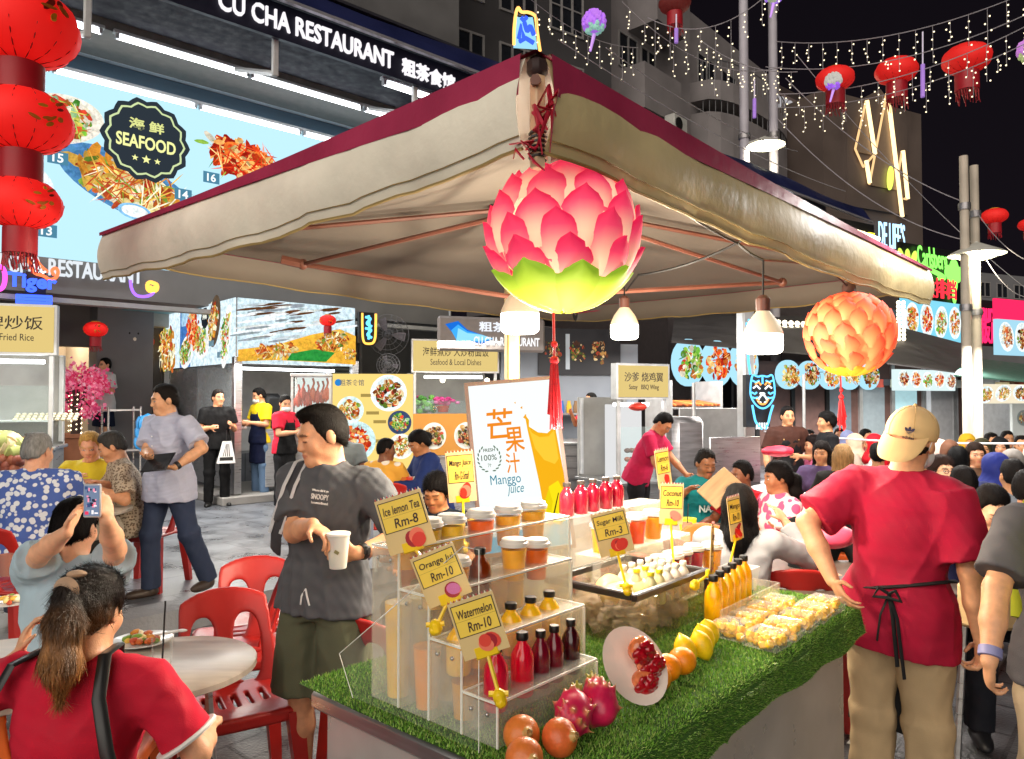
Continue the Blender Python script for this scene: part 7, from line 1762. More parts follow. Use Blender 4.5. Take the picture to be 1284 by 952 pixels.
 if shoes:
  for sd in 'RL':
   a, f=J['an'+sd], J['ft'+sd];S=SDF(np.array(a)-.27, np.array(a)+.27, max(res, .008));c=a+f*.075*k-Z*.052*k;sx=Z.cross(f);S.ell(c, (.047*k, .135*k, .042*k), .0, Matrix((sx, f, Z)).transposed());S.cone(a+Z*.02, a-Z*.03, .045*k, .05*k, .03);S.cut((0, 0, max(.002, a.z-.088*k)), (0, 0, -1));vs, qs=S.mesh(1);np_obj('shoe', vs, qs, mat('shoe_'+shoes, shoes, .5), root)
 make_hair(root, J, hair, max(res*.8, .006), seed, fem)
 if extra:extra(root, J, res)
 return root, J
def under_(hair):return hair.get('under')or hair.get('kind')=='thin'
def make_hair(root, J, hair, res, seed, fem):
 kind=hair.get('kind', 'short');col=hair.get('col', '14100e');k=J['k'];h, Rh=J['head'], J['Rh'];L=lambda x, y, z:h+Rh@V((x, y, z))*k
 if kind=='none':return
 far=.17 if kind in('short', 'thin', 'bun', 'cap', 'crop')else .55
 S=SDF(np.array(h)-np.array([far, far, far if far<.3 else .6]), np.array(h)+np.array([far, far, .18]), res)
 A=np.array(Rh)
 def local(X, Y, Zz):
  x, y, z=X-h.x, Y-h.y, Zz-h.z;return((A[0, 0]*x+A[1, 0]*y+A[2, 0]*z)/k, (A[0, 1]*x+A[1, 1]*y+A[2, 1]*z)/k, (A[0, 2]*x+A[1, 2]*y+A[2, 2]*z)/k)
 E=lambda c, r, kk=.02, sub=False:S.ell(L(*c), [q*k for q in r], kk, Rh, sub)
 up=Rh@Z;bk=Rh@V((0, 1, 0))
 if kind=='hijab':
  E((0, .012, .03), (.096, .112, .106), 0);E((0, -.01, -.05), (.088, .10, .10), .03);nk=J['neck']+J['Rs']@V((0, 0, 0));S.cone(L(0, .02, -.04), nk-Z*.02, .09*k, .12*k, .04);S.ell(nk+J['Rs']@V((0, -.03, -.05)), (.17*k, .13*k, .09*k), .05);S.ell(nk+J['Rs']@V((0, .05, -.10)), (.15*k, .10*k, .16*k), .05)
  E((0, -.10, -.022), (.062, .075, .082), .01, True);vs, qs=S.mesh(1);vs=wrinkle(vs, qs, J, .007, seed);np_obj('headscarf', vs, qs, cloth_mat(col, col, .7), root);return
 th={'short':.0065, 'thin':.004, 'crop':.006}.get(kind, .013)
 E((0, .017, .040), (.0735+th, .096+th, .086+th*1.3), 0);E((0, .01, .095), (.054+th, .066+th, .032+th), .02);E((0, .045, -.01), (.070+th, .062+th, .07), .03)
 if hair.get('quiff'):E((.005, -.035, .116), (.05, .05, .016), .03)
 hl={'short':.090, 'thin':.095, 'crop':.075}.get(kind, .066)
 if hair.get('fringe'):hl=.042;E((0, -.075, .06), (.066, .035, .035), .03)
 under=hair.get('under')
 lowb=-.062 if kind in('short', 'thin', 'crop', 'cap')else-.075
 def cutf(f, X, Y, Zz):
  x, y, z=local(X, Y, Zz);zl=np.interp(y, [-.12, -.075, -.050, -.036, -.015, .0, .012, .03, .09], [hl, hl-.002, hl-.018, .030 if kind!='thin' else .04, -.010, -.012, .022, -.02, lowb])+.007*np.sin(x*130+seed)+.004*np.sin(x*310+y*200);d=np.maximum(f, (zl-z)*k);return np.maximum(d, (z-.004+y*.25)*k)if under else d
 S.fn(cutf)
 if kind=='long':
  for s in(-1, 1):S.cone(L(s*.072, .01, .03), L(s*.078, .02, -.14), .026*k, .028*k, .03);S.cone(L(s*.078, .02, -.14), L(s*.07, .03, -.26), .028*k, .012*k, .03)
  S.cone(L(0, .07, .02), L(0, .075, -.16), .070*k, .062*k, .04);S.cone(L(0, .075, -.16), L(0, .085, -.30), .062*k, .03*k, .04)
 pts=None
 if kind=='pony':
  pts=hair.get('pts')or[(0, .10, .06), (0, .15, .045), (.0, .165, -.06), (0, .15, -.19), (0, .14, -.28)];rr=hair.get('rr')or[.028, .032, .042, .036, .012]
  for i in range(len(pts)-1):S.cone(L(*pts[i]), L(*pts[i+1]), rr[i]*k, rr[i+1]*k, .02)
 if kind=='bun':E((0, .115, .03), (.042, .04, .042), .015)
 vs, qs=S.mesh(1);n=vnormals(vs, qs);q=(vs-np.array(h))@A;st=wave(q*np.array([1, .14, .14]), 150, seed)*.004+wave(q*np.array([1, .5, .5]), 55, seed+2)*.005;vs=vs+n*(st*(1 if kind!='thin' else .4))[:, None]
 nr=np.random.RandomState(seed+5);ns=9000 if res<.0065 else 3000 if res<.0085 else 900
 pk=nr.randint(0, len(vs), ns);ql=q[pk]/k;fl=np.stack([.4*ql[:, 0]/.08, np.full(ns, .65), -.25-3*np.maximum(0, .05-ql[:, 2])], 1)
 if kind=='pony':
  tie=np.array((pts or[(0, .1, .06)])[0])+np.array([0, .03, 0]);fl=tie-ql;dn=(ql[:, 1]>.118)|(ql[:, 2]<-.07);fl[dn]=(0, .02, -1)
 if kind=='long':fl=np.stack([ql[:, 0]*3, np.full(ns, .12), np.full(ns, -1.)], 1)
 fl=fl/np.maximum(np.linalg.norm(fl, axis=1), 1e-6)[:, None]+nr.normal(0, .22, (ns, 3));fl=fl@A.T;nn=n[pk];fl=fl-nn*(fl*nn).sum(1)[:, None];fl/=np.maximum(np.linalg.norm(fl, axis=1), 1e-6)[:, None]
 sw=np.cross(fl, nn)*(nr.uniform(.5, 1.1, ns)*max(.0009, res*.16))[:, None];Ls=nr.uniform(.018, .042, ns)[:, None]*(.6 if kind in('short', 'thin', 'crop')else 1.4);lf=nr.uniform(.04, .15 if kind=='pony' else .26, ns)[:, None]
 p0=vs[pk]-nn*.001;p1=p0+fl*Ls*.5+nn*Ls*lf*.5;p2=p0+fl*Ls+nn*Ls*lf*.55
 if under_(hair):p2=p0;p1=p0
 sv=np.stack([p0-sw, p0+sw, p1-sw*.8, p1+sw*.8, p2-sw*.25, p2+sw*.25], 1).reshape(-1, 3);b0=len(vs)+6*np.arange(ns)[:, None]
 qs=np.concatenate([qs, b0+np.array([[0, 1, 3, 2]]), b0+np.array([[2, 3, 5, 4]])]);vs=np.concatenate([vs, sv]);q=(vs-np.array(h))@A
 c2=hair.get('tip')
 if c2:
  w=np.clip((-(q[:, 2]/k)+.04)/.22, 0, 1)[:, None]*(.7+.9*wave(q*np.array([1, 1, .1]), 150, 4))[:, None];cols=np.array(lin(col))*(1-w)+np.array(lin(c2))*w
  np_obj('hair', vs, qs, mat('hair_two_tone', (1, 1, 1), .4, attr=True, var=.35, scale=30, bump=.5, bscale=70, stretch=(3, 3, .5)), root, np.clip(cols, 0, 1))
 else:np_obj('hair', vs, qs, hair_mat(col), root)
def apron(root, J, res, col, top=.36, bot=-.42, side=.02, straps=None, fat=1.):
 k=J['k'];Rt=J['Rt'];up=Rt@Z;lo, hi=bbox(J, .22, ['pel', 'chest', 'neck', 'shR', 'shL']);lo[2]-=.32*k;S=SDF(lo, hi, max(res, .008));torso(S, J, .022, -.10, fat*1.03);S.loft(J['pel']+Z*bot*k, J['pel'], [(0, .19*k, .15*k), (1, .185*k, .14*k)], (1, 0, 0), .03, 2.3)
 S.cut(J['pel']+up*top*k, up);S.cut(J['pel']+Rt@V((0, -side, 0)), Rt@V((0, 1, 0)));c=J['pel']+up*.16*k
 S.fn(lambda f, X, Y, Zz:np.maximum(f, np.where(Zz>c.z, np.abs(X-J['pel'].x-(Zz-c.z)*0)-(.17-(Zz-c.z)*.35)*k, -1)))
 vs, qs=S.mesh(1);vs=wrinkle(vs, qs, J, .006, 4);np_obj('apron', vs, qs, cloth_mat(col, col), root)
 b=MB();m=world_of(root)
 for s in(-1, 1):
  p0=J['pel']+up*top*k+J['Rs']@V((s*.09, -.115, 0));p1=J['neck']+J['Rs']@V((s*.062, .0, .0));b.tube([p0, p0.lerp(p1, .6)+J['Rs']@V((0, -.035, 0)), p1+up*.008, J['neck']+J['Rs']@V((s*.02, .07, 0))], .008*k, 6, flat=1.)
 b.build('apron_strap', cloth_mat(straps or col, straps or col), root, True, False)
def to_w(root, p):return world_of(root)@V(p)
def capsule_strap(b, pts, w, th=.006):
 b.tube(pts, w, 8, flat=th/w)
def make_chair(name, label, m, group):
 t=thing(name, label, 'chair', (0, 0, 0), 0, group)
 S=SDF((-.30, -.30, .36), (.30, .32, .50), .009);S.rbox((0, 0, .445), (.215, .215, .014), .012);S.fn(lambda f, X, Y, Z_:f+.35*np.maximum(0, .0));
 for i in range(5):S.rbox((-.12+.06*i, .02, .45), (.007, .07, .05), .005, None, 0, True)
 S.rbox((0, -.205, .43), (.20, .014, .028), .01, None, .01);S.rbox((-.205, 0, .43), (.014, .2, .028), .01, None, .01);S.rbox((.205, 0, .43), (.014, .2, .028), .01, None, .01)
 vs, qs=S.mesh(2);vs[:, 2]-=.02*np.exp(-(vs[:, 0]**2+vs[:, 1]**2)/.02);np_obj('seat', vs, qs, m, t)
 S=SDF((-.30, -.05, .36), (.30, .05, .93), .009)
 def arch(f, X, Y, Z_):
  z=Z_-.43;hw=.215-.03*np.clip((z-.1)/.35, 0, 1);top=.43-.9*X**2-9*np.abs(X)**4
  d=np.maximum(np.maximum(np.abs(X)-hw, z-top), -z);d=np.maximum(d, np.abs(Y)-.012)
  for s in(-1, 1):
   ex=(X-s*.095)/.058;ez=(z-.17)/.145;hole=((np.abs(ex)**2.6+np.abs(ez)**2.6)**(1/2.6)-1)*.058;d=np.maximum(d, -hole)
  return d+0*f
 S.fn(arch);vs, qs=S.mesh(2);z=vs[:, 2]-.43;vs[:, 1]+=.19+z*.22+.05*(z/.43)**2-1.1*vs[:, 0]**2;np_obj('backrest', vs, qs, m, t)
 for x in(-1, 1):
  for y in(-1, 1):
   b=MB();p0=V((x*.195, y*.195, .44));p1=V((x*.235, y*.235, 0));vs=[]
   for p, w in((p0, .034), (p1, .022)):
    for dx, dy in((-1, -1), (1, -1), (1, 1), (-1, 1)):vs.append(p+V((dx*w, dy*w, 0)))
   b.add(vs, [(3, 2, 1, 0), (4, 5, 6, 7), (0, 1, 5, 4), (1, 2, 6, 5), (2, 3, 7, 6), (3, 0, 4, 7)]);b.build('leg', m, t, True, False)
 return t
ch_red=make_chair('plastic_chair', 'x', M_red, 'red plastic chairs');ch_or=make_chair('plastic_chair', 'x', M_orange, 'orange plastic chairs');used=set()
def chair(src, x, y, rz, label, z=0.):
 c=src if src.name not in used else copy_tree(src);used.add(src.name);c.location=(x, y, z);c.rotation_euler=(0, 0, rz);c['label']=label;return c
def face(a, b):d=V(b)-V(a);return math.atan2(d.x, -d.y)
def table(label, x, y, r, z0=0., top=.74, m=None, cat='table', square=False, name='round_table', rz=0):
 t=thing(name, label, cat, (x, y, z0), rz);h=top-z0 if False else top
 b=MB()
 if square:b.box((0, 0, h-.015), (2*r, 2*r*.75, .03), None, .008)
 else:b.lathe([(r-.01, h-.032), (r, h-.026), (r, h-.006), (r-.008, h)], (0, 0, 0), 48)
 b.build('tabletop', m or mat('grey_oak_laminate', (.50, .44, .37), .35, var=.18, scale=3, stretch=(1, 9, 1)), t, True, False)
 for k in range(4):
  b=MB();a=math.pi/4+k*math.pi/2;q=r*.55 if not square else r*.8;p=V((q*math.cos(a), q*math.sin(a)*(.8 if square else 1), 0));b.tube([p*1.15, p*.9+Z*(h-.035)], .016, 6);b.build('leg', M_steel, t, True, False)
 return t
def plate_on(x, y, z, r, label, foodpal=None, seed=0, name='plate'):
 t=thing(name, label, 'plate', (x, y, z));b=MB();b.lathe([(r*.5, 0), (r*.7, .003), (r, .014), (r*.97, .016), (r*.66, .006), (.001, .005)], (0, 0, 0), 24);b.build('dish', mat('white_china', (.75, .75, .73), .25, coat=.3), t, True, False)
 if foodpal:
  b=MB();rg=random.Random(seed)
  for i in range(22):a=rg.random()*6.28;q=rg.random()**.5*r*.55;b.ball((q*math.cos(a), q*math.sin(a), .012+.02*rg.random()), (rg.uniform(.012, .028), rg.uniform(.01, .02), .012), 7, 5, Matrix.Rotation(rg.random()*3, 3, 'Z'), rg.choice(PALS[foodpal]))
  b.build('food', M_paint, t, True, False)
 return t
def glass_on(x, y, z, label, straw=True, col=None, h=.12, r=.038):
 t=thing('drinking_glass', label, 'glass', (x, y, z));b=MB();b.lathe([(r*.8, 0), (r, h), (r*.95, h), (r*.76, .006), (.001, .006)], (0, 0, 0), 20);b.build('tumbler', M_acrc if col is None else clear_mat('tinted_glass_'+col, col, .45, .06), t, True, False)
 if straw:b=MB();b.tube([(0, 0, .01), (.01, .0, h*2.1)], .0035, 6);b.build('straw', M_black, t, True, False)
 return t
PZ=.17
T1=G(205, 832, .74);table('round grey wood table with a plate and an empty glass behind the woman in red', T1.x, T1.y, .335)
plate_on(*G(178, 806, .745), .12, 'white plate of leftovers on the round grey wood table', 'rice', 2);p=G(172, 824, .745);plate_on(p.x-.16, p.y-.05, p.z, .06, 'small white saucer by the ponytailed woman')
p=G(203, 840, .742);glass_on(p.x, p.y, p.z, 'empty glass with a black straw on the round grey wood table', True)
p=G(178, 800, .76);b=MB();b.tube([p+V((.04, 0, .01)), p+V((.14, .03, .02))], .006, 6);b.ball(p+V((.15, .033, .02)), (.022, .014, .006), 10, 6);tag(b.build('spoon', mat('white_melamine', (.75, .74, .72), .3)), 'white spoon resting on the plate of leftovers', 'spoon')
a=P(296, 845, 3.22);chair(ch_red, a.x, a.y, R(32), 'whole red plastic chair standing between the grey wood table and the man in shorts')
for px, py, d, rz, l, z in((293, 712, 4.05, R(-75), 'red chair with its curved arm turned toward the paved kerb', 0), (330, 715, 4.5, R(-60), 'red chair half hidden behind the man in shorts', 0), (25, 690, 4.55, R(172), 'red chair carrying the grey haired man in the blue print shirt', PZ), (186, 650, 6.3, R(-95), 'red chair under the man in the brown patterned shirt', PZ), (482, 610, 6.7, R(190), 'red chair carrying the child in yellow', PZ)):
 a=P(px, py, d);chair(ch_red, a.x, a.y, rz, l, z)
for px, py, d, rz, l in((498, 770, 3.35, R(150), 'red chair seen through the clear acrylic display'), (322, 815, 3.9, R(20), 'red chair behind the whole red chair'), (101, 790, 1.99, R(180), 'red chair under the ponytailed woman'), (560, 700, 4.4, R(170), 'red chair behind the top row of juice cups')):
 a=P(px, py, d);chair(ch_red, a.x, a.y, rz, l)
a=P(108, 740, 2.75);chair(ch_or, a.x, a.y, R(188), 'orange chair under the person photographing with a phone')
T2=P(92, 640, 5.75);T2z=PZ;table('round table on the pavement where the blonde woman eats', T2.x-.1, T2.y, .5, PZ, .72)
table('round table cut by the picture edge beside the person with a phone', P(-30, 700, 2.7).x, 2.75, .42, 0, .74)
p=G(12, 757, .745);plate_on(p.x, p.y, p.z, .12, 'plate of fried food at the edge of the phone holder table', 'rice', 5);p=G(8, 722, .745);glass_on(p.x, p.y, p.z, 'pink iced drink glass beside the plate of fried food', False, 'd8a090')
b=MB();p=T2+V((.05, -.1, 0));b.lathe([(.06, 0), (.11, .09), (.105, .09), (.05, .005)], (p.x, p.y, PZ+.72), 4, Matrix.Rotation(.4, 3, 'Z'));tag(b.build('yellow_tub', mat('lime_plastic', (.75, .85, .02), .35)), 'lime yellow plastic tub on the blonde woman table', 'tub')
plate_on(T2.x-.1, T2.y+.15, PZ+.72, .12, 'white plate behind the lime yellow tub', 'rice', 8)
T3=P(545, 612, 7.0);table('small square table between the child and the woman in navy', P(512, 610, 7.0).x, 7.0, .4, PZ, .72, None, 'table', True)
for k_, c in enumerate(('c86a28', 'd8442c', 'e0dcd0')):
 b=MB();p=P(506+8*k_, 590, 6.9);b.lathe([(.03, 0), (.04, .13)], (p.x, p.y, PZ+.72), 12, None, c);tag(b.build('plastic_cup', M_paint), ['amber iced drink cup', 'red striped cup', 'white paper cup'][k_]+' on the table between the child and the woman in navy', 'cup')
M_ft=mat('brown_folding_top', (.12, .09, .075), .45, var=.2)
TB={}
def rt(key, px, d, r, label, m=None, sq=False, top=.74):p=P(px, 600, d);TB[key]=V((p.x, p.y, 0));table(label, p.x, p.y, r, 0, top, m, 'table', sq, 'folding_table' if sq else 'round_table', -.1)
rt('a', 1000, 4.15, .72, 'dark folding table crowded with plates behind the man in the tan cap', M_ft, True)
rt('b', 905, 5.45, .60, 'pale table under the menu of the man in teal', mat('pale_laminate', (.55, .48, .40), .4, var=.1))
rt('c', 1248, 3.75, .5, 'table with a paper bag before the man in navy eating with chopsticks', M_ft, True)
rt('d', 1020, 6.6, .6, 'pale round table with orange chairs behind the boy in black');rt('e', 1085, 8.2, .6, 'red topped table in front of the woman in the red headscarf', mat('red_top', (.4, .03, .03), .4))
rt('f', 1000, 8.3, .5, 'white table with a red basin before the waiter in brown', mat('white_laminate', (.7, .7, .7), .4));rt('g', 1215, 6.6, .6, 'round table among the women in headscarves');rt('h', 1190, 9.5, .7, 'distant long table with pink cloth', mat('pink_cloth', (.6, .08, .12), .7), True)
TF_={'d':'pale round table by the orange chairs', 'g':'table of the women in headscarves', 'e':'red topped table', 'b':'table of the man in teal'}
for k_ in TF_:
 for i in range(4):
  a=i*1.6+.4;p=TB[k_]+V((.32*math.cos(a), .30*math.sin(a), .742))
  if i%2:plate_on(p.x, p.y, p.z, .10, 'plate of food on the %s, %s of two'%(TF_[k_], ('far one', 'near one')[i//2]), ('rice', 'noodle', 'sea')[i%3], i)
  else:glass_on(p.x, p.y, p.z, 'drink glass on the %s, %s of two'%(TF_[k_], ('one', 'other')[i//2]), True, ('c87838', 'd8b8a0')[i//2])
rg=random.Random(9)
for i, (px, py)in enumerate(((960, 664), (985, 668), (1008, 660), (972, 655), (1022, 672))):p=G(px, py+8, .745);plate_on(p.x, p.y, p.z, .085, 'used plate on the dark folding table, %s counted from the white shirt woman'%ORD[i], ('noodle', 'rice', 'meat', 'rice', 'noodle')[i], i)
def lump(name, label, cat, px, py, d, r, col, seed=0, rough=.5, z=None):
 c=P(px, py, d);S=SDF(-np.array(r)*1.4, np.array(r)*1.4, min(r)/7);S.ell((0, 0, 0), r, 0);vs, qs=S.mesh(1);vs=vs+vnormals(vs, qs)*(wave(vs/max(r), 4, seed)*min(r)*.25)[:, None];o=np_obj(name, vs, qs, mat('lump_'+col, col, rough), loc=c);tag(o, label, cat)
lump('plastic_bag', 'pink plastic bag on the dark folding table', 'bag', 1045, 672, 3.9, (.12, .09, .06), 'e04a6a', 1)
lump('tissue', 'crumpled white tissue on the dark folding table', 'tissue', 1040, 655, 4.0, (.05, .04, .06), 'e8e8e8', 2)
lump('red_basin', 'red basin on the white table before the waiter', 'basin', 975, 566, 8.2, (.17, .12, .06), 'd02840', 4)
b=MB();p=P(1243, 688, 3.35);b.box((p.x, p.y, .82), (.26, .16, .2), .3, .02);tag(b.build('paper_bag', mat('kraft_paper', (.52, .36, .18), .8, var=.15, bump=.4, bscale=12)), 'brown paper bag on the table of the man with chopsticks', 'bag')
for px, py, d, rz, l in((915, 590, 6.9, R(170), 'bright orange chair in front of the metal sheet'), (912, 632, 5.0, R(20), 'orange chair back near the coconut price card'), (1080, 640, 6.3, R(60), 'orange chair by the pale round table'), (948, 640, 5.7, R(-20), 'orange chair under the boy in the red shirt')):
 a=P(px, py, d);chair(ch_or, a.x, a.y, rz, l)
for px, py, d, rz, l in((895, 640, 4.9, R(120), 'red chair behind the juice cups by the man in teal'), (992, 720, 4.2, R(170), 'red stool chair under the dark folding table'), (1236, 680, 4.9, R(190), 'red chair between the two men at the picture edge'), (1075, 600, 7.0, R(150), 'red chair under the fair haired woman'), (1270, 640, 6.0, R(180), 'maroon red chair behind the blue headscarf')):
 a=P(px, py, d);chair(ch_red, a.x, a.y, rz, l)
b=MB();b.tube(cable(P(958, 541, 9.8), P(1300, 556, 7.5), .05), .012, 6);tag(b.build('rope', mat('pale_rope', (.6, .6, .62), .7)), 'pale rope stretched across above the seated diners', 'rope')
for i, (px, y0, y1, d)in enumerate(((963, 700, 545, 9.8), (1008, 600, 470, 13.5), (870, 600, 480, 11.8))):p=P(px, 500, d);b=MB();b.tube([V((p.x, p.y, 0)), V((p.x, p.y, zat(px, y1, d)))], .03, 8);tag(b.build('tent_pole', M_alu), ['thin grey pole at the end of the pale rope', 'thin grey pole behind the waiter in brown', 'thin grey pole in front of the pale partition'][i], 'pole', 'thin tent poles')
def at(px, d, z=0.):p=P(px, 500, d);return V((p.x, p.y, z))
def WP(px, py, d):return P(px, py, d)
M_char=cloth_mat('charcoal', (.075, .078, .086))
loc=at(409, 3.15)
def ex_man(root, J, res):
 k=J['k'];b=MB();front=J['Rs']@V((0, -1, 0));nrm_w=(world_of(root).to_3x3()@front)
 c=J['chest']+J['Rs']@V((.062, -.150, .105));ex=J['Rs']@V((1, -.12, 0)).normalized();ez=(J['Rt']@V((0, .05, 1))).normalized()
 for i, (s, h_, w_)in enumerate((('Where did it go', .012, .085), ('SNOOPY', .022, .09), ('homewardbound', .010, .085))):b.text(s, c-ez*(.024*i-.002), ex, ez, h_, w_, .002, bold=.02)
 b.build('shirt_lettering', mat('shirt_print', (.6, .58, .55), .8), root, True, False)
 b=MB();s=J['shR'];f=J['Rs']
 pts=[s+f@V((.06, .12, -.16)), s+f@V((.062, .10, .0)), s+f@V((.066, .035, .072)), s+f@V((.068, -.05, .060)), s+f@V((.068, -.122, -.03)), s+f@V((.060, -.158, -.13)), s+f@V((.035, -.162, -.22)), s+f@V((-.005, -.11, -.30))]
 capsule_strap(b, pts, .036, .012);st=b.build('backpack_strap', mat('dark_webbing', (.03, .03, .035), .7), root, True, False)
 b=MB()
 for o in(-.026, .026):b.tube([p+f@V((o, -.010, .006))for p in pts[1:7]], .009, 6, flat=.5)
 b.build('strap_piping', mat('grey_piping', (.45, .45, .46), .7), st, True, False)
 S=SDF(np.array(J['chest'])-.34, np.array(J['chest'])+.34, .012);S.rbox(J['chest']+f@V((-.04, .20, -.06)), (.13, .065, .2), .05, J['Rs']);vs, qs=S.mesh(1);np_obj('backpack', vs, qs, cloth_mat('slate', (.06, .07, .10)), root)
 b=MB();w=J['wrL'];d=(J['wrL']-J['elL']).normalized();q=Z.rotation_difference(d).to_matrix();b.lathe([(.031, -.012), (.034, 0), (.031, .012)], w-d*.03, 16, q);b.box(w-d*.03+J['Rs']@V((.03, -.02, .01)), (.02, .03, .034), None, .006);b.build('wristwatch', M_black, root, True, False)
 b=MB();p=J['pel']+V((0, -.135, .04));
 for o in(-.012, .014):b.tube([p, p+V((o, -.01, -.03)), p+V((o*1.6, -.006, -.065))], .004, 5)
 b.build('drawstring', mat('white_cord', (.7, .7, .7), .7), root, True, False)
cupc=WP(424, 690, 2.78)
person('man in charcoal T-shirt and olive shorts stirring a paper cup by the juice cart', loc, R(-20), None, .0055, 'e0aa84' if False else 'cf9670', dict(col='charcoal', mat=M_char, sleeve=.80, hem=-.075, wr=.013, loose=.006), dict(col='olive', mat=cloth_mat('olive', (.085, .09, .055)), len=.93, g=.020, wr=.012), dict(kind='short', col='16120f', quiff=True), .97, seed=3, eyes='down', shoes='20242a', extra=ex_man, H=1.73, lean=.0, side=.035, head=(R(-34), R(14), R(-5)), wide=.98, arms=(dict(to=WP(392, 658, 2.82), pole=(-.5, .15, -1), hd=(.85, -.2, -.35), palm=(.1, -.2, -1), thumb=(.3, -1, -.2), curl=.75), dict(to=WP(447, 694, 2.86), pole=(.8, .5, -.6), hd=(-.85, -.45, .05), palm=(-.35, .8, .1), thumb=(.0, 0, 1), curl=.75)))
pc_=thing('paper_cup', 'white paper cup of lemon drink held by the man in charcoal', 'cup', cupc);b=MB();b.lathe([(.031, -.065), (.043, .06), (.041, .06), (.03, -.06)], (0, 0, 0), 24);b.build('cup_wall', clear_mat('frosted_cup', (.92, .92, .88), .55, .3, (.8, .8, .76)), pc_, True, False)
b=MB();b.lathe([(.0445, .056), (.046, .06), (.0445, .065), (.041, .066), (.001, .062)], (0, 0, 0), 24);b.build('lid', mat('cream_lid', (.75, .72, .66), .4), pc_, True, False)
b=MB();b.lathe([(.029, -.06), (.033, -.02), (.001, -.02)], (0, 0, 0), 20);b.ball((.012, -.014, -.03), (.018, .012, .016), 8, 6);b.build('drink', mat('lemon_drink', (.75, .68, .12), .2), pc_, True, False)
b=MB();b.box((.004, -.042, .0), (.018, .003, .012), Euler((.1, .5, 0)).to_matrix());b.build('logo_mark', mat('olive_ink', (.2, .18, .08), .6), pc_, True, False)
def ex_pony(root, J, res):
 b=MB();f=J['Rs'];s=J['shR']
 nk=J['neck'];pts=[nk+f@V((-.02, -.14, -.06)), nk+f@V((-.075, -.03, .030)), nk+f@V((-.085, .055, .022)), nk+f@V((-.115, .128, -.07)), nk+f@V((-.155, .150, -.19)), nk+f@V((-.20, .142, -.33)), nk+f@V((-.24, .06, -.46))]
 capsule_strap(b, pts, .017, .006);q=[nk+f@V((.06, -.1, .0)), nk+f@V((.12, -.01, .022)), nk+f@V((.15, .075, .0)), nk+f@V((.19, .115, -.12)), nk+f@V((.22, .06, -.3))];capsule_strap(b, q, .016, .006)
 b.build('bag_strap', mat('black_leather', (.012, .012, .013), .4), root, True, False)
 b=MB();h, Rh=J['head'], J['Rh'];b.lathe([(.026, -.013), (.036, 0), (.026, .013)], h+Rh@V((0, .128, .064)), 16, Rh@Matrix.Rotation(R(75), 3, 'X'));b.ball(h+Rh@V((.0, .09, .105)), (.028, .02, .012), 10, 6, Rh);b.build('hair_tie', mat('tan_scrunchie', (.45, .3, .2), .6), root, True, False)
 b=MB()
 for sd in 'RL':
  a, e=J['sh'+sd], J['el'+sd];ax=(e-a).normalized();q=Z.rotation_difference(ax).to_matrix();b.lathe([(.084, -.006), (.087, 0), (.084, .006)], a+(e-a)*.80, 24, q)
 b.build('sleeve_piping', mat('white_trim', (.7, .68, .66), .7), root, True, False)
 S=SDF(np.array(nk+f@V((-.26, .02, -.5)))-.16, np.array(nk+f@V((-.26, .02, -.5)))+.16, .01);S.rbox(nk+f@V((-.26, .02, -.5)), (.04, .10, .07), .03);vs, qs=S.mesh(1);np_obj('shoulder_bag', vs, qs, mat('black_leather', (.012, .012, .013), .4), root)
person('ponytailed woman in a red T-shirt sitting with her back turned', at(101, 2.02), R(180), None, .0062, 'd8a27e', dict(col='c01830', mat=cloth_mat('crimson', (.50, .012, .035)), sleeve=.80, wr=.011, hem=-.12, loose=.004), dict(col='1a1a22'), dict(kind='pony', col='1c110b', tip='b07840', pts=[(0, .10, .075), (0, .135, .06), (-.01, .155, -.02), (-.012, .15, -.13), (-.015, .14, -.22)], rr=[.026, .03, .05, .052, .016]), 1.02, True, 5, extra=ex_pony, H=1.54, sit=1, seat=.47, lean=.10, wide=1.06, head=(R(-3), R(8), R(3)), arms=(dict(d1=(-.55, -.05, -.85), d2=(.25, -.95, -.1), palm=(0, 0, -1), thumb=(1, 0, 0)), dict(to=WP(22, 825, 2.12), pole=(.8, .3, -.8), hd=(-.2, -.25, .95), palm=(-.8, -.4, 0), thumb=(-.6, .5, .3), curl=.55)))
loc=at(90, 3.05)
ph=WP(116, 628, 2.62)
def ex_none(root, J, res):pass
person('person in a pale denim shirt holding up a phone with both hands', loc, R(176), None, .008, 'e0aa88', dict(col='9fbccb', mat=cloth_mat('pale_denim', (.36, .48, .56)), sleeve=.72, wr=.009, loose=.008), dict(col='22242c'), dict(kind='bun' if False else 'short', col='0f0c0c'), 1.0, seed=8, H=1.64, sit=1, seat=.49, lean=.03, wide=1.02, head=(R(5), R(8), 0), arms=(dict(to=WP(134, 652, 2.66), pole=(-1, -.1, -.45), hd=(.35, -.3, .9), palm=(.8, -.2, 0), thumb=(.3, .6, .6), curl=.5), dict(to=WP(98, 652, 2.66), pole=(1, -.1, -.45), hd=(-.3, -.3, .9), palm=(-.8, -.2, 0), thumb=(-.3, .6, .6), curl=.5)))
pt=thing('mobile_phone', 'mobile phone held up with its lit screen showing red stalls', 'phone', ph, 0);b=MB();b.box((0, 0, 0), (.062, .009, .118), None, .004);b.build('phone_case', mat('grey_case', (.5, .5, .52), .3), pt, True, False)
b=MB();rg=random.Random(2);o=V((0, -.0052, 0));b.rect(o, X_, Z, -.027, .027, -.052, .054, .0002, '6a7890')
for i in range(26):b.rect(o-V((0, .0003+i*.00002, 0)), X_, Z, (x_:=rg.uniform(-.026, .012)), x_+rg.uniform(.004, .013), (z_:=rg.uniform(-.05, .04)), z_+rg.uniform(.004, .014), 0, rg.choice(['d83a58', 'f0e8ea', '8aa0b8', '2a2a38', 'e88aa0', '3a4a70']))
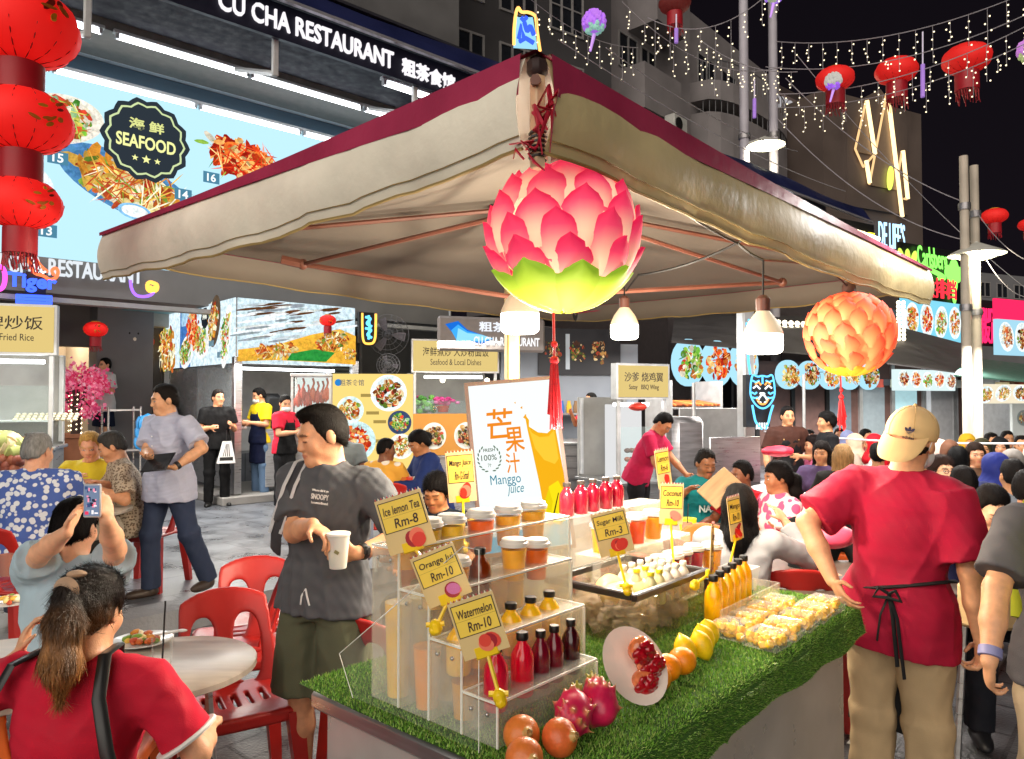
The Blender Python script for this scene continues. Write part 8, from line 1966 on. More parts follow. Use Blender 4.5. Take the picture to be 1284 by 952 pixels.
b.build('screen', emat('phone_screen', 'attr', .95), pt, False, False)
person('grey haired man in a blue and white print shirt sitting with his back turned', at(42, 5.0, PZ), R(200), None, .010, 'd8a080', dict(col='blueprint', mat=cloth_mat('blue_print', (.60, .64, .70), pattern=('spots', (.05, .10, .35), 26, .42)), sleeve=.85, wr=.007, loose=.012), dict(col='303440'), dict(kind='short', col='8a8a88'), 1.12, seed=11, H=1.74, sit=1, wide=1.12, lean=.12, head=(R(-25), R(5), 0))
person('blonde woman in a yellow top smiling across the pavement table', at(122, 6.3, PZ), R(5), None, .0085, 'd99a78', dict(col='d8b820', mat=cloth_mat('mustard', (.62, .48, .03)), sleeve=.3), dict(col='303030'), dict(kind='short', col='b89050'), 1.0, True, 12, H=1.66, sit=1, lean=.18, head=(R(12), R(6), 0), arms=(dict(to=WP(92, 600, 5.9), pole=(-.8, 0, -.8)), dict(to=WP(128, 606, 5.9), pole=(.8, 0, -.8))))
person('grey haired man in a brown patterned shirt leaning on the pavement table', at(168, 6.15, PZ), R(-62), None, .009, 'c88e68', dict(col='brownprint', mat=cloth_mat('brown_print', (.16, .11, .07), pattern=('spots', (.42, .34, .25), 55, .4)), sleeve=.82, loose=.008), dict(col='c8b898', mat=cloth_mat('stone', (.42, .38, .31))), dict(kind='short', col='3a3836'), 1.05, seed=13, H=1.7, sit=1, lean=.2, head=(R(-5), R(14), 0), arms=(dict(to=WP(112, 604, 5.9), pole=(-.3, 0, -1), hd=(0, -1, .2)), dict(to=WP(118, 612, 5.8), pole=(.5, 0, -.8))))
def ex_tab(root, J, res):
 b=MB();w=J['wrL'];d=(J['wrL']-J['elL']).normalized();q=Z.rotation_difference(d).to_matrix();b.lathe([(.031, -.014), (.034, 0), (.031, .014)], w-d*.025, 16, q);b.build('wristwatch', M_black, root, True, False)
 b=MB();
 for i in range(6):b.ball(J['pel']+J['Rt']@V((.0, -.145, .36-.075*i)), .006, 6, 4)
 b.build('shirt_button', mat('button', (.7, .7, .7), .4), root, True, False)
loc=at(213, 6.0, PZ)
person('man in a pale lilac shirt and dark jeans walking with a black tablet', loc, R(-28), None, .0068, 'cf9a74', dict(col='lilac', mat=cloth_mat('lilac', (.42, .44, .56)), sleeve=.80, hem=-.16, wr=.012, loose=.010, collar='9aa0b8'), dict(col='denim', mat=cloth_mat('dark_denim', (.03, .042, .08)), g=.012), dict(kind='short', col='1c1816'), 1.12, seed=15, shoes='3a2e26', extra=ex_tab, H=1.70, wide=1.1, lean=.04, head=(R(-20), R(6), 0), arms=(dict(to=WP(186, 573, 5.7), pole=(-.8, .3, -.8), hd=(.7, -.5, 0), palm=(.2, .3, 1), thumb=(0, 0, 1)), dict(to=WP(219, 586, 5.66), pole=(.9, .3, -.6), hd=(-.85, -.3, -.05), palm=(0, .3, 1), thumb=(0, 0, 1))), legs=(dict(d1=(-.02, -.20, -1), d2=(0, .02, -1)), dict(d1=(.18, .16, -1), d2=(.08, .42, -1))))
tb_=WP(198, 580, 5.62);b=MB();b.box((0, 0, 0), (.25, .17, .012), None, .006);t=b.build('tablet', mat('tablet_black', (.015, .015, .018), .25), None, True, False, (0, 0, 0));t.location=tb_;t.rotation_euler=(R(48), R(-6), R(-20));tag(t, 'black tablet with open cover carried by the walking man', 'tablet')
def ex_bag(root, J, res):
 b=MB();p=J['pel']+V((.10, -.22, -.12));b.prism([(-.13, -.18), (.13, -.18), (.07, .14), (-.05, .14)], p, X_, Z, .03);b.build('carrier_bag', mat('white_bag', (.72, .72, .72), .5), root, False, False)
 b=MB();b.rect(p-Y_*.003, X_, Z, -.09, .09, -.14, -.09, .002);
 for k in range(4):b.prism([(-.05+.03*k, -.08), (-.04+.03*k, -.08), (.0+.012*k, .1), (-.006+.012*k, .1)], p-Y_*.003, X_, Z, .002)
 b.tube([p+Z*.14, p+Z*.3], .008, 5);b.build('bag_print', M_black, root, False, False)
person('young man in black standing with a white carrier bag at the kiosk', at(273, 11.0, PZ), R(28), None, .012, 'c98f6b', dict(col='0c0c0e', sleeve=.7), dict(col='0a0a0c'), dict(kind='short', col='1a1412', fringe=False), .95, seed=20, shoes='0a0a0a', extra=ex_bag, H=1.72, head=(R(20), 0, 0), arms=(dict(d1=(-.2, -.1, -1), d2=(.5, -.9, .15)), dict(d1=(.2, -.1, -1), d2=(-.3, -.95, .3))))
def ex_mask(root, J, res):
 S=SDF(np.array(J['head'])-.15, np.array(J['head'])+.15, .007);h, Rh=J['head'], J['Rh'];S.ell(h+Rh@V((0, -.045, -.055)), (.062, .066, .05), 0, Rh);S.cut(h+Rh@V((0, -.03, 0)), Rh@V((0, 1, 0)));S.cut(h+Rh@V((0, 0, -.022)), Rh@Z);vs, qs=S.mesh(1);np_obj('face_mask', vs, qs, mat('mask_cloth', (.55, .6, .62), .8), root)
person('cook in a yellow shirt, navy apron and face mask at the kiosk counter', at(327, 11.7, PZ+.06), R(-40), None, .012, 'c08a68', dict(col='e0b810', mat=cloth_mat('bright_yellow', (.75, .55, .01)), sleeve=.75), dict(col='3a5070', mat=cloth_mat('blue_jean', (.12, .20, .33))), dict(kind='short', col='0e0c0c'), 1., seed=21, shoes='0c0c0c', extra=lambda r, J, q:(apron(r, J, q, '0c1430'), ex_mask(r, J, q)), H=1.7, head=(R(-10), R(16), 0), arms=(dict(d1=(-.2, -.2, -1), d2=(.0, -1, .1)), dict(d1=(.2, -.2, -1), d2=(-.2, -1, .15))))
person('helper in a red shirt and black apron next to the cook in yellow', at(357, 10.7, PZ), R(-75)if False else R(70), None, .012, 'c08a68', dict(col='b8142c', mat=cloth_mat('crimson', (.50, .012, .035)), sleeve=.72), dict(col='18181c'), dict(kind='short', col='0e0c0c'), 1., seed=22, extra=lambda r, J, q:(apron(r, J, q, '0a0a0c'), ex_mask(r, J, q)), H=1.64, head=(R(-30), R(14), 0), arms=(dict(d1=(-.2, -.3, -1), d2=(.3, -1, .1)), dict(d1=(.2, -.3, -1), d2=(-.2, -1, .1))))
person('young man in a white T-shirt and navy shorts standing by the blossom tree', at(131, 12.6, .78), R(-35), None, .012, 'd8a27e', dict(col='c8d0d4', mat=cloth_mat('white_tee', (.62, .66, .68)), sleeve=.8, loose=.015, hem=-.16), dict(col='101a30', len=.95, g=.02), dict(kind='short', col='0e0c0c'), .95, seed=23, shoes='c8c8c8', H=1.66, head=(R(10), 0, 0), arms=(dict(d1=(-.1, -.15, -1), d2=(.2, -.9, .5)), dict(d1=(.2, 0, -1), d2=(-.3, -.9, .3))))
person('cook in an orange shirt seen from behind inside the fried rice stall', at(36, 10.3, PZ), R(170), None, .014, 'a86f4c', dict(col='d8541c', sleeve=.7), dict(col='202020'), dict(kind='crop', col='30201a'), 1., seed=24, H=1.78)
person('cook in maroon working by the egg shelf inside the fried rice stall', at(2, 10.2, PZ), R(150), None, .016, 'a86f4c', dict(col='6a1824', sleeve=.7), dict(col='202020'), dict(kind='cap', col='701c28'), 1., seed=25, H=1.6)
person('server with a white cap behind the kiosk glass', at(207, 13.0, PZ+.1), R(-30), None, .016, 'c08a68', dict(col='b8a8b0', sleeve=.7), dict(col='202020'), dict(kind='cap', col='d8d8d8'), 1., seed=26, H=1.68)
person('man in a red T-shirt eating at the steel kitchen counter', at(741, 12.3, PZ), R(-62), None, .011, 'b87c56', dict(col='b81030', mat=cloth_mat('crimson', (.50, .012, .035)), sleeve=.75), dict(col='202024'), dict(kind='short', col='0e0c0c'), 1., seed=27, H=1.68, beard='beard', arms=(dict(d1=(-.2, -.5, -.7), d2=(.4, -.6, .75)), dict(d1=(.2, -.4, -.9), d2=(-.3, -.6, .8))))
person('stooping cook in a red shirt in front of the satay stall', at(800, 8.3, 0), R(62), None, .010, 'b87c56', dict(col='a80e38', mat=cloth_mat('raspberry', (.42, .012, .06)), sleeve=.75), dict(col='16161a'), dict(kind='short', col='0e0a0a'), 1.05, seed=28, H=1.68, lean=.42, head=(R(-10), R(18), 0), arms=(dict(d1=(-.1, -.3, -1), d2=(.1, -.5, -.9)), dict(d1=(.1, -.5, -.9), d2=(-.1, -.6, -.6))))
person('dark haired woman looking down beside the iced tea price card', at(552, 4.7), R(-12), None, .0085, 'a87048', dict(col='16202a', sleeve=.8), dict(col='202020'), dict(kind='bun', col='0e0b0b'), 1.1, True, 30, 'down', H=1.6, sit=1, lean=.05, head=(R(-5), R(16), 0))
person('woman in a navy hooded jacket seated sideways at the small square table', at(546, 7.1, PZ), R(-70), None, .011, 'a87048', dict(col='0e1a48', mat=cloth_mat('navy_jacket', (.014, .03, .13)), sleeve=2.0, loose=.02), dict(col='202028'), dict(kind='bun', col='0e0b0b'), 1.15, True, 31, H=1.62, sit=1, lean=.22, head=(R(5), R(12), 0))
person('child in a yellow and white shirt on a red chair', at(482, 6.95, PZ), R(160), None, .012, '7a4c34', dict(col='d0a838', mat=cloth_mat('child_print', (.75, .7, .6), pattern=('spots', (.7, .35, .04), 9, .35)), sleeve=.8), dict(col='303038'), dict(kind='short', col='0c0a0a'), .95, seed=32, H=1.42, sit=1, seat=.46, head=(R(-50), R(8), 0))
person('white haired older man peeking behind the charcoal T-shirt shoulder', at(430, 8.6, PZ), R(10), None, .013, '8a5a44', dict(col='808888', sleeve=.8), dict(col='303038'), dict(kind='thin', col='909090'), 1., seed=33, H=1.66, sit=1)
def ex_cap(root, J, res):
 k=J['k'];h, Rh=J['head'], J['Rh'];L=lambda x, y, z:h+Rh@V((x, y, z))*k
 S=SDF(np.array(h)-.24, np.array(h)+.24, .0055);S.ell(L(0, .012, .042), (.090*k, .112*k, .098*k), 0, Rh);S.cut(L(0, .02, .012), Rh@V((0, .15, -1)))
 vs, qs=S.mesh(1);cm=cloth_mat('tan_twill', (.68, .46, .22));co=np_obj('cap_crown', vs, qs, cm, root)
 b=MB();vs=[];fs=[];na, nr=18, 6
 for sd_ in(0, 1):
  for i in range(na+1):
   t=(i/na-.5)*2;a=t*R(66);L_=.078*(1-abs(t)**3.5)+.004
   for j in range(nr+1):
    r_=j/nr*L_;vs.append(L(.0895*math.sin(a)+.25*r_*math.sin(a), .012+.111*math.cos(a)+r_*(.62-.25*t*t), .020+.014*t*t-r_*(.70+.28*r_/.08)-.0035*sd_))
 w_=nr+1;n0=(na+1)*w_
 for i in range(na):
  for j in range(nr):
   q=(i*w_+j, i*w_+j+1, (i+1)*w_+j+1, (i+1)*w_+j);fs+=[q, tuple(n0+x for x in reversed(q))]
  q=(i*w_+nr, n0+i*w_+nr, n0+(i+1)*w_+nr, (i+1)*w_+nr);fs.append(q)
 b.add(vs, fs);b.build('cap_brim', cm, root, True, False)
 b=MB();
 for k_ in range(6):a=k_*math.pi/3;b.tube([L(.0905*math.sin(t)*math.cos(a), .012+.1125*math.sin(t)*math.sin(a), .042+.0985*math.cos(t))for t in np.linspace(.05, 1.75, 10)], .0012, 4)
 b.ball(L(0, .012, .142), .008, 8, 5);b.build('cap_seam', cloth_mat('tan_dark', (.5, .32, .14)), root, True, False)
 c=L(-.035, .122, .045);nn=(Rh@V((-.30, 1, .12))).normalized();ez=(Z-nn*Z.dot(nn)).normalized();ez=(Rh@V((0, -.15, 1)));ez=(ez-nn*ez.dot(nn)).normalized();ex=ez.cross(nn)*-1;ex=ez.cross(nn)
 b=MB();o=c+nn*.002
 for a, xx in((0, 0), (.62, -.008), (-.62, .008)):b.ell(o, ex, ez, xx, .012-abs(xx)*.25, .0052, .014, .001, a, 12)
 b.text('adidas', o-ez*.016, ex, ez, .011, .040, .001, bold=.02)
 for q in(.001, .006):b.rect(o+nn*.0006, ex, ez, -.02, .02, q, q+.0012, .0004, mi=1)
 b.build('cap_logo', [mat('navy_thread', (.015, .012, .05), .6), cm], root, False, False)
 ex_mask2(root, J)
 f=J['Rs'];p=J['pel'];b=MB();up=J['Rt']@Z
 pts=[p+up*.10+V((.19*math.cos(a), .145*math.sin(a), -.0))for a in np.linspace(-.5, math.pi+.5, 18)];capsule_strap(b, [q+Z*(-.03*math.sin(i*.35))for i, q in enumerate(pts)], .013, .007)
 kx=p+up*.075+V((-.02, .155, 0));rg=random.Random(3)
 for s, l in((-.02, .26), (.025, .18), (-.035, .30)):b.tube([kx, kx+V((s, .02, -.08)), kx+V((s*1.6, .015, -l))], .008, 6, flat=.4)
 for s in(-1, 1):b.tube([kx, kx+V((s*.03, .02, .02)), kx+V((s*.05, .02, -.015)), kx+V((0, .02, -.01))], .007, 5)
 b.build('apron_tie', cloth_mat('black_cloth', (.012, .012, .013)), root, True, False)
 S=SDF(np.array(p)-.55, np.array(p)+.40, .009);S.loft(p-Z*.50, p+up*.12, [(0, .20, .17), (1, .185, .145)], (1, 0, 0), 0, 2.3);S.cut(p+V((0, .0, 0)), V((0, 1, 0))if True else V((0, 1, 0)));S.fn(lambda f_, X, Y, Z_:np.where(X<-.12, np.maximum(f_, 1), f_));vs, qs=S.mesh(1);vs=wrinkle(vs, qs, J, .010, 2);np_obj('apron', vs, qs, cloth_mat('black_cloth', (.012, .012, .013)), root)
def ex_mask2(root, J):
 k=J['k'];h, Rh=J['head'], J['Rh'];S=SDF(np.array(h)-.16, np.array(h)+.16, .006);S.ell(h+Rh@V((0, -.046, -.06)), (.066, .072, .056), 0, Rh);S.cut(h+Rh@V((0, -.022, 0)), Rh@V((0, 1, .1)));S.cut(h+Rh@V((0, 0, -.018)), Rh@Z);vs, qs=S.mesh(1);mo=np_obj('face_mask', vs, qs, mat('mask_white', (.62, .64, .66), .8), root)
 b=MB()
 for s in(-1, 1):b.tube([h+Rh@V((s*.058, -.03, -.03)), h+Rh@V((s*.074, -.01, .0)), h+Rh@V((s*.083, .02, .028)), h+Rh@V((s*.080, .036, -.01)), h+Rh@V((s*.060, -.022, -.085))], .0022, 5)
 b.build('ear_loop', mat('mask_white', (.62, .64, .66), .8), mo, True, False)
locC=at(1122, 2.95)
person('man in a tan backwards cap and red T-shirt standing with a hand on his hip', locC, R(133), None, .0062, 'd09a74', dict(col='b00c2c', mat=cloth_mat('cherry_red', (.34, .008, .034)), sleeve=.85, hem=-.16, wr=.008, loose=.024), dict(col='khaki', mat=cloth_mat('khaki', (.40, .29, .165)), g=.020, wr=.012), dict(kind='crop', col='181210', under=True), .9, seed=40, shoes='202020', extra=ex_cap, H=1.72, wide=.86, lean=.0, side=-.08, head=(R(-4), R(-2), R(-4)), arms=(dict(d1=(-.26, .04, -1), d2=(-.10, -.10, -1), hd=(.12, -.15, -1), palm=(.8, .5, 0), thumb=(0.3, -.9, 0), curl=.95), dict(to=WP(1044, 728, 2.90), pole=(1, .35, .1), hd=(-.62, .35, -.6), palm=(-.7, -.6, .2), thumb=(-.3, .4, .8), curl=.5)))
def ex_back(root, J, res):
 f=J['Rs'];c=J['chest']+f@V((0, .22, -.02));S=SDF(np.array(c)-.36, np.array(c)+.36, .010);S.rbox(c, (.155, .085, .24), .06, J['Rs']);vs, qs=S.mesh(1);vs=vs+vnormals(vs, qs)*(wave(vs, 20, 3)*.006)[:, None];bp=np_obj('backpack', vs, qs, cloth_mat('lime_canvas', (.42, .47, .03)), root)
 S=SDF(np.array(c)-.36, np.array(c)+.36, .010);S.rbox(c+f@V((0, .03, -.17)), (.160, .09, .10), .04, J['Rs']);vs, qs=S.mesh(1);np_obj('backpack_pocket', vs, qs, cloth_mat('slate_dark', (.025, .028, .035)), bp)
 b=MB();
 for i in range(30):q=c+f@V((-.17+rnd.uniform(-.03, .03), .02+rnd.uniform(-.06, .06), -.02+rnd.uniform(-.08, .08)));b.tube([q, q+V((rnd.uniform(-.05, .05), rnd.uniform(-.04, .04), rnd.uniform(-.05, .05)))], .008, 4)
 b.build('black_fringe', M_black, bp, True, False)
 b=MB()
 for s in(-1, 1):
  q=J['sh'+('R' if s<0 else 'L')];b_=[q+f@V((-s*.06, .13, -.02)), q+f@V((-s*.055, .05, .075)), q+f@V((-s*.05, -.06, .055)), q+f@V((-s*.03, -.13, -.12)), q+f@V((s*.0, -.02, -.34))];capsule_strap(b, b_, .03, .012)
 b.build('backpack_strap', cloth_mat('lime_canvas', (.42, .47, .03)), root, True, False)
 b=MB();w=J['wrL'];d=(w-J['elL']).normalized();q=Z.rotation_difference(d).to_matrix();b.lathe([(.030, -.016), (.034, -.014), (.034, .014), (.030, .016)], w-d*.03, 18, q)
 b.build('wristband', mat('lilac_band', (.22, .22, .42), .5), root, True, False)
person('man with a lime backpack and charcoal T-shirt cut by the picture edge', at(1350, 2.5), R(160), None, .0075, 'd09a74', dict(col='charcoal2', mat=cloth_mat('charcoal_grey', (.085, .082, .09)), sleeve=.82, loose=.012), dict(col='khaki2', mat=cloth_mat('pale_khaki', (.48, .38, .25)), g=.02), dict(kind='short', col='14100e'), 1.12, seed=41, extra=ex_back, H=1.64, wide=1.0, lean=-.02, arms=(dict(d1=(-.30, .1, -1), d2=(-.05, -.3, -1), palm=(1, 0, 0)), dict(to=WP(1240, 832, 2.36), pole=(1, .2, -.1), hd=(-.05, -.3, -1), palm=(-.8, 0, .1), thumb=(-.3, -1, 0), curl=1.0)))
def seated(label, px, d, rz, skin, shirt, hair, sleeve=.75, fem=False, H=1.64, res=.0115, z=0., mat_=None, **kw):
 sh=dict(col=shirt, sleeve=sleeve)
 if mat_:sh['mat']=mat_
 return person(label, at(px, d, z), R(rz), kw.pop('group', None), res, skin, sh, dict(col=kw.pop('pcol', '1c1e26')), hair, kw.pop('fat', 1.), fem, int(px)%17, sit=1, H=H, **kw)
BL=dict(kind='short', col='0e0b0b')
def ex_teal(root, J, res):
 b=MB();c=J['chest']+J['Rs']@V((0, -.16, -.06))
 b.text('NACO', c, J['Rs']@X_, J['Rt']@Z, .06, .22, .004, bold=.03);b.build('shirt_lettering', mat('pale_print', (.6, .75, .75), .8), root, True, False)
seated('moustached man in a teal T-shirt reading a menu', 882, 6.4, 8, '8a5a3c', '1a7a80', dict(kind='short', col='1a1614'), .8, H=1.68, res=.0085, beard='moustache', eyes='down', head=(R(4), R(16), 0), extra=ex_teal, arms=(dict(to=WP(862, 615, 6.0), pole=(-.8, 0, -.8)), dict(to=WP(905, 618, 6.0), pole=(.8, 0, -.8))))
b=MB();mn=P(903, 612, 5.85);b.box((0, 0, 0), (.30, .02, .21), None, .004);t=b.build('menu_folder', M_wood, None, True, False, (0, 0, 0));t.location=mn;t.rotation_euler=(R(-38), R(-38), R(12));tag(t, 'open wooden menu folder held by the man in teal', 'menu')
b=MB();p=P(862, 622, 5.7);b.lathe([(.06, 0), (.07, .09), (.066, .09)], (p.x, p.y, .74), 14);tag(b.build('napkin_tub', mat('lime_plastic', (.75, .85, .02), .35)), 'lime green napkin tub beside the man in teal', 'tub')
seated('boy in a red shirt turned toward the man in teal', 931, 5.95, -60, '7a4c34', 'b01424', BL, H=1.52, res=.010, head=(R(-10), R(5), 0))
seated('woman in a pink flowered blouse with a dark ponytail', 976, 5.5, -78, '9a6444', 'pinkflower', dict(kind='pony', col='0e0a0a', pts=[(0, .1, .02), (0, .14, -.02), (0, .14, -.12), (0, .12, -.2)], rr=[.04, .05, .05, .02]), .8, True, 1.58, .010, mat_=cloth_mat('pink_flower', (.75, .08, .2), pattern=('spots', (.85, .6, .6), 14, .5)), head=(R(-10), R(5), 0))
seated('long haired woman in a white shirt with her back to the cart', 925, 3.95, 165, 'c08a68', 'd8dce0', dict(kind='long', col='0c0a0a'), 1.9, True, 1.60, .010, mat_=cloth_mat('white_shirt', (.30, .31, .33)), head=(R(-8), R(6), 0), arms=(dict(to=WP(985, 655, 4.1), pole=(-.7, .2, -.8)), {}))
seated('dark haired boy in black bending over his plate', 1010, 4.75, 12, 'd09a78', '0e1012', BL, 1.8, H=1.5, res=.010, lean=.32, eyes='down', head=(R(20), R(24), 0))
def ex_wait(root, J, res):apron(root, J, res, '0c0c0e', straps='a8885a')
person('waiter in a brown shirt and black apron standing behind the diners', at(987, 9.0), R(2), None, .012, 'b8845e', dict(col='3a2018', sleeve=.85, loose=.012), dict(col='101014'), BL, 1., seed=50, H=1.66, extra=ex_wait, arms=(dict(d1=(-.35, -.05, -1), d2=(-.05, -.35, -1)), dict(d1=(.3, -.05, -1), d2=(-.1, -.5, -.9))))
person('woman in black standing sideways with an order pad behind the diners', at(1036, 8.6), R(-95), None, .012, 'b8845e', dict(col='0c0c10', sleeve=.8), dict(col='0c0c10'), dict(kind='bun', col='0c0a0a'), 1.1, True, 51, H=1.60, arms=(dict(d1=(-.1, -.1, -1), d2=(.1, -.9, .1)), dict(d1=(.15, 0, -1), d2=(0, -.4, -1))))
seated('fair haired woman with long hair seen from behind', 1056, 7.1, 165, 'd8a080', '1c1a18', dict(kind='long', col='8a6a44'), .8, True)
seated('woman in a bright red headscarf and white top', 1096, 8.9, -110, 'b8845e', 'c8c8c4', dict(kind='hijab', col='b80c1c'), 1.9, True, H=1.68)
seated('woman in a beige headscarf facing the red headscarf', 1072, 9.4, 60, 'c08a68', 'b8a898', dict(kind='hijab', col='c8a890'), 1.9, True)
seated('woman in a lilac headscarf behind the red table', 1062, 10.4, 10, 'c08a68', '8078a0', dict(kind='hijab', col='8088b0'), 1.9, True)
seated('man in dark clothes far behind the woman in black', 1014, 10.6, 30, '7a4c34', '1a1a20', BL)
seated('man in charcoal far behind the red tassel', 1052, 11.2, -20, '8a5a3c', '2a2c34', BL)
seated('woman in a pale pink shirt behind the waiter arm', 1008, 9.6, -60, 'c08a68', 'c890a0', dict(kind='hijab', col='d0b0a8'), 1.9, True)
seated('woman with rosy jacket between waiter and woman in black', 1020, 8.9, -100, 'c08a68', 'a85070', dict(kind='bun', col='181010'), 1.9, True)
def ex_glass(root, J, res):
 b=MB();h, Rh=J['head'], J['Rh']
 for s in(-1, 1):b.tube([h+Rh@V((s*.031+.02*math.cos(a), -.094, .006+.017*math.sin(a)))for a in np.linspace(0, 6.3, 13)], .0022, 5);b.tube([h+Rh@V((s*.05, -.093, .01)), h+Rh@V((s*.078, -.02, .012))], .002, 5)
 b.tube([h+Rh@V((-.011, -.098, .008)), h+Rh@V((.011, -.098, .008))], .002, 5);b.build('eyeglasses', M_black, root, True, False)
seated('woman with glasses and a pale denim jacket looking up', 1180, 5.7, -12, 'd8a888', '7aa0a8', dict(kind='bun', col='2a1c18'), 1.9, True, res=.009, extra=ex_glass, head=(R(15), R(-6), 0), fat=1.1)
seated('man in a navy shirt eating with chopsticks', 1222, 4.15, -8, 'd8a888', '10143a', BL, .75, H=1.66, res=.0075, shoes='18181c', eyes='down', lean=.20, head=(R(4), R(20), 0), fat=1.05, arms=(dict(to=WP(1196, 682, 3.75), pole=(-.9, 0, -.6), hd=(.2, -.5, .4), palm=(.6, 0, -.5), thumb=(.3, -.3, 1), curl=.8), dict(to=WP(1258, 696, 3.75), pole=(.9, 0, -.6))))
b=MB();p=P(1198, 668, 3.66)
for o in(0, .012):b.tube([p+V((o, 0, .05)), p+V((.05+o*1.5, -.12, -.10))], .003, 6)
tag(b.build('chopstick_pair', mat('dark_chopstick', (.02, .02, .02), .4)), 'pair of dark chopsticks held by the man in navy', 'chopsticks')
seated('man in a pale blue shirt behind the man with chopsticks', 1206, 4.95, 175, 'd8a888', '9ab8cc', BL, .9, H=1.62, res=.010, fat=1.15)
seated('person in a black cap with yellow lanyard among the diners', 1200, 6.7, 150, 'a87048', '202024', dict(kind='cap', col='0c0c0e'), .9)
seated('woman in a royal blue headscarf', 1248, 6.1, 25, 'b8845e', '1c2450', dict(kind='hijab', col='18246a'), 1.9, True, res=.012)
seated('woman in a grey headscarf', 1268, 6.5, -30, 'b8845e', '808080', dict(kind='hijab', col='787470'), 1.9, True, res=.012)
seated('woman in an olive black headscarf in the back row of diners', 1230, 8.3, -20, 'b8845e', '2a2a1c', dict(kind='hijab', col='2a2818'), 1.9, True)
seated('woman in a black headscarf in the back row of diners', 1253, 8.6, -30, 'c08a68', '101010', dict(kind='hijab', col='0c0c0e'), 1.9, True)
seated('woman in a mustard headscarf in the back row of diners', 1212, 9.4, -10, 'b8845e', 'b08820', dict(kind='hijab', col='c09820'), 1.9, True)
seated('man with short black hair in the back row of diners', 1242, 9.6, 0, 'b8845e', '602020', BL)
seated('man in a dark polo at the far end of the back row', 1280, 8.9, -30, 'b8845e', '181c28', BL)
seated('woman in a pink cap and cream shawl behind the tan cap', 1166, 9.2, -15, 'c08a68', 'b89a98', dict(kind='cap', col='d04068'), 1.9, True, H=1.7)
seated('woman in a cream headscarf below the pink cap', 1176, 8.1, 20, 'c08a68', 'c8b8a8', dict(kind='hijab', col='c8b4a8'), 1.9, True)
seated('man in a striped shirt cut by the picture edge', 1288, 4.6, 120, 'c08a68', 'stripes', BL, .8, res=.012, mat_=cloth_mat('striped', (.7, .7, .7), pattern=('stripe', (.04, .04, .06), 14, .5)))
seated('woman with wavy brown hair in the middle of the back row', 1222, 7.4, -12, 'c08a68', '503828', dict(kind='long', col='20140e'), .9, True)
for px, d, rz, c, h, l in((1100, 7.4, 160, '304a60', BL, 'man in a slate blue shirt seated just beyond the cherry red shoulder'), (1140, 7.6, -20, 'a03048', dict(kind='hijab', col='702030'), 'woman in a wine red headscarf beside the tan cap'), (1030, 7.6, -40, '483858', dict(kind='long', col='120c0a'), 'long haired woman in plum between waiter and fair haired woman'), (1268, 5.4, 170, '6a7078', BL, 'man in a steel grey shirt behind the striped shirt'), (1190, 7.9, 150, '8a4a30', dict(kind='hijab', col='604030'), 'woman in a brown headscarf among the back rows'), (1262, 10.2, -10, 'a8a8a8', BL, 'man in a light grey shirt deep in the back rows'), (1296, 7.4, 150, '203828', dict(kind='hijab', col='c8c0b0'), 'woman in a bone white headscarf at the edge of the back rows'), (1150, 6.6, 30, '284060', dict(kind='bun', col='1a120e'), 'woman in blue seated between the tan cap and the woman with glasses'), (1085, 10.8, 20, '903040', BL, 'man in a brick red shirt behind the red headscarf')):
 seated(l, px, d, rz, 'b8845e', c, h, .9, h is not BL)
seated('diner in white far beyond the tan cap', 1150, 10.5, 10, 'b8845e', 'c0c0c0', BL)
for x in(ch_red, ch_or):
 if x.get('label')=='x':pass
w=bpy.data.worlds.new('World');scene.world=w;w.use_nodes=True
nt=w.node_tree;bg=nt.nodes['Background']
tc=nt.nodes.new('ShaderNodeTexCoord');sp=nt.nodes.new('ShaderNodeSeparateXYZ');rp=nt.nodes.new('ShaderNodeValToRGB')
nt.links.new(tc.outputs['Generated'], sp.inputs[0]);nt.links.new(sp.outputs['Z'], rp.inputs[0]);nt.links.new(rp.outputs[0], bg.inputs[0])
rp.color_ramp.elements[0].color=(.006, .0045, .0065, 1);rp.color_ramp.elements[1].color=(.003, .0023, .0036, 1);rp.color_ramp.elements[1].position=.6
bg.inputs[1].default_value=1.0
SUN=bpy.data.lights.new('street_fill_sun', 'SUN');SUN.energy=2.2;SUN.angle=R(75);SUN.color=(1, .91, .80);so=bpy.data.objects.new('street_fill_sun', SUN);COL.objects.link(so);so.rotation_euler=(R(72), 0, R(-20))  # sun lamp added as soft frontal fill for unseen stalls behind the camera
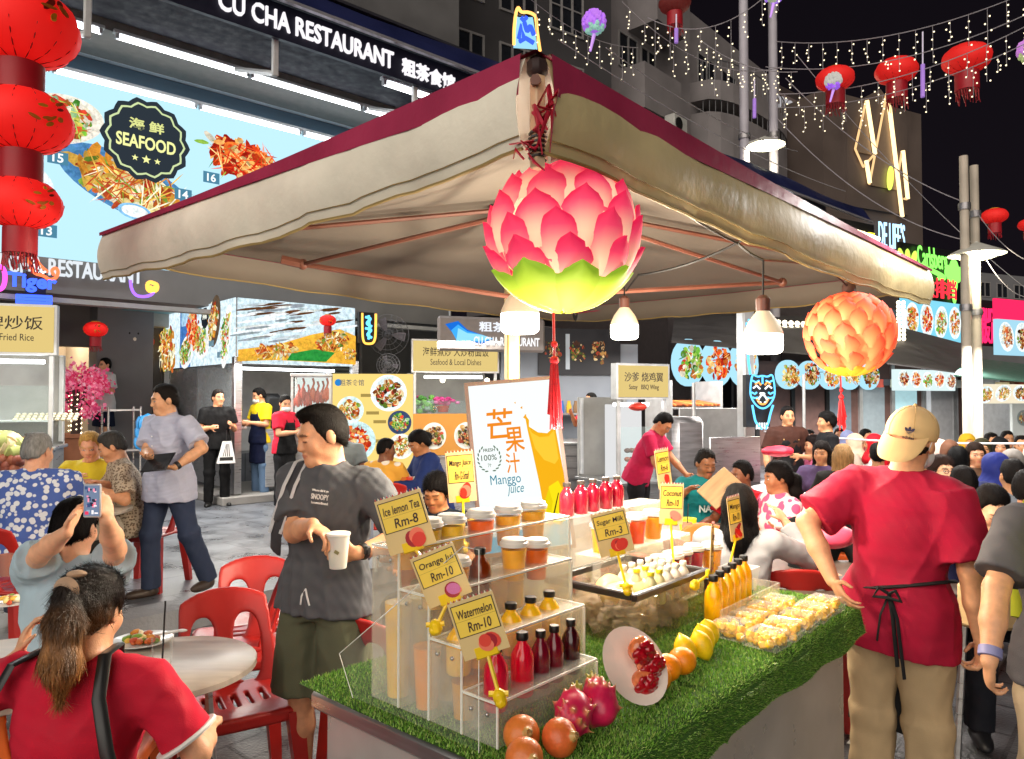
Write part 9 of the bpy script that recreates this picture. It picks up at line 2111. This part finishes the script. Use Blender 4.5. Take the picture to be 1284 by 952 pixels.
def area(name, p, tgt, sx, sy, e, c=(1, 1, 1), parent=None):
 L=bpy.data.lights.new(name, 'AREA');L.shape='RECTANGLE';L.size=sx;L.size_y=sy;L.energy=e;L.color=c;o=bpy.data.objects.new(name, L);COL.objects.link(o);o.location=p;o.rotation_euler=(V(tgt)-V(p)).to_track_quat('-Z', 'Y').to_euler();return o
q=SF(250, 150, 10.9);area('tube_row_light', q, q-Z*3+NF*1.4, 7, .3, 120, (.92, .96, 1))
q=SF(95, 470, 16);area('doorway_fill_light', V((q.x, q.y, 3.4)), V((q.x, q.y, 0)), 1.2, 1.2, 90, (1, .85, .65))  # area lamp added inside to brighten the doorway interior
q=SF(60, 470, 9.6);area('stall_and_fill_light', V((q.x, q.y, 2.75)), V((q.x, q.y, 0))+NF, 2, .3, 70, (1, .95, .85))
for px, d, z, e in((250, 10.2, 2.2, 40), (330, 11.2, 2.3, 35), (460, 9.8, 2.7, 55), (570, 12.4, 2.7, 60), (735, 12.0, 2.9, 60), (805, 9.0, 2.5, 40)):
 q=P(px, 500, d);area('stall_and_fill_light', V((q.x, q.y, z)), V((q.x+.2, q.y-.5, 0)), 1.6, .25, e, (1, .95, .86))
for px, d, z, e in((900, 12.5, 2.6, 80), (1030, 14, 2.6, 220), (1150, 15.5, 2.6, 220), (1270, 13, 2.7, 140), (1010, 8.0, 3.2, 100), (1190, 7.0, 3.2, 100), (1240, 4.6, 3.1, 50)):
 q=P(px, 500, d);area('stall_and_fill_light', V((q.x, q.y, z)), V((q.x, q.y, 0)), 2.0, .4, e, (1, .94, .88))  # lamps above the diners are added fill, no tube hangs there
cd=bpy.data.cameras.new('camera');cam=bpy.data.objects.new('camera', cd);COL.objects.link(cam);scene.camera=cam
cam.location=CAM;cam.rotation_euler=(math.pi/2+PIT, 0, 0);cd.sensor_width=36;cd.sensor_fit='HORIZONTAL';cd.lens=36*F/1284;cd.clip_start=.05;cd.clip_end=600
vs_=scene.view_settings;vs_.view_transform='Standard';vs_.look='None';vs_.exposure=0.5;vs_.gamma=1;vs_.use_curve_mapping=False
scene.cycles.use_denoising=True;scene.cycles.max_bounces=8;scene.cycles.transparent_max_bounces=16;scene.cycles.caustics_reflective=False;scene.cycles.caustics_refractive=False;scene.cycles.sample_clamp_indirect=4
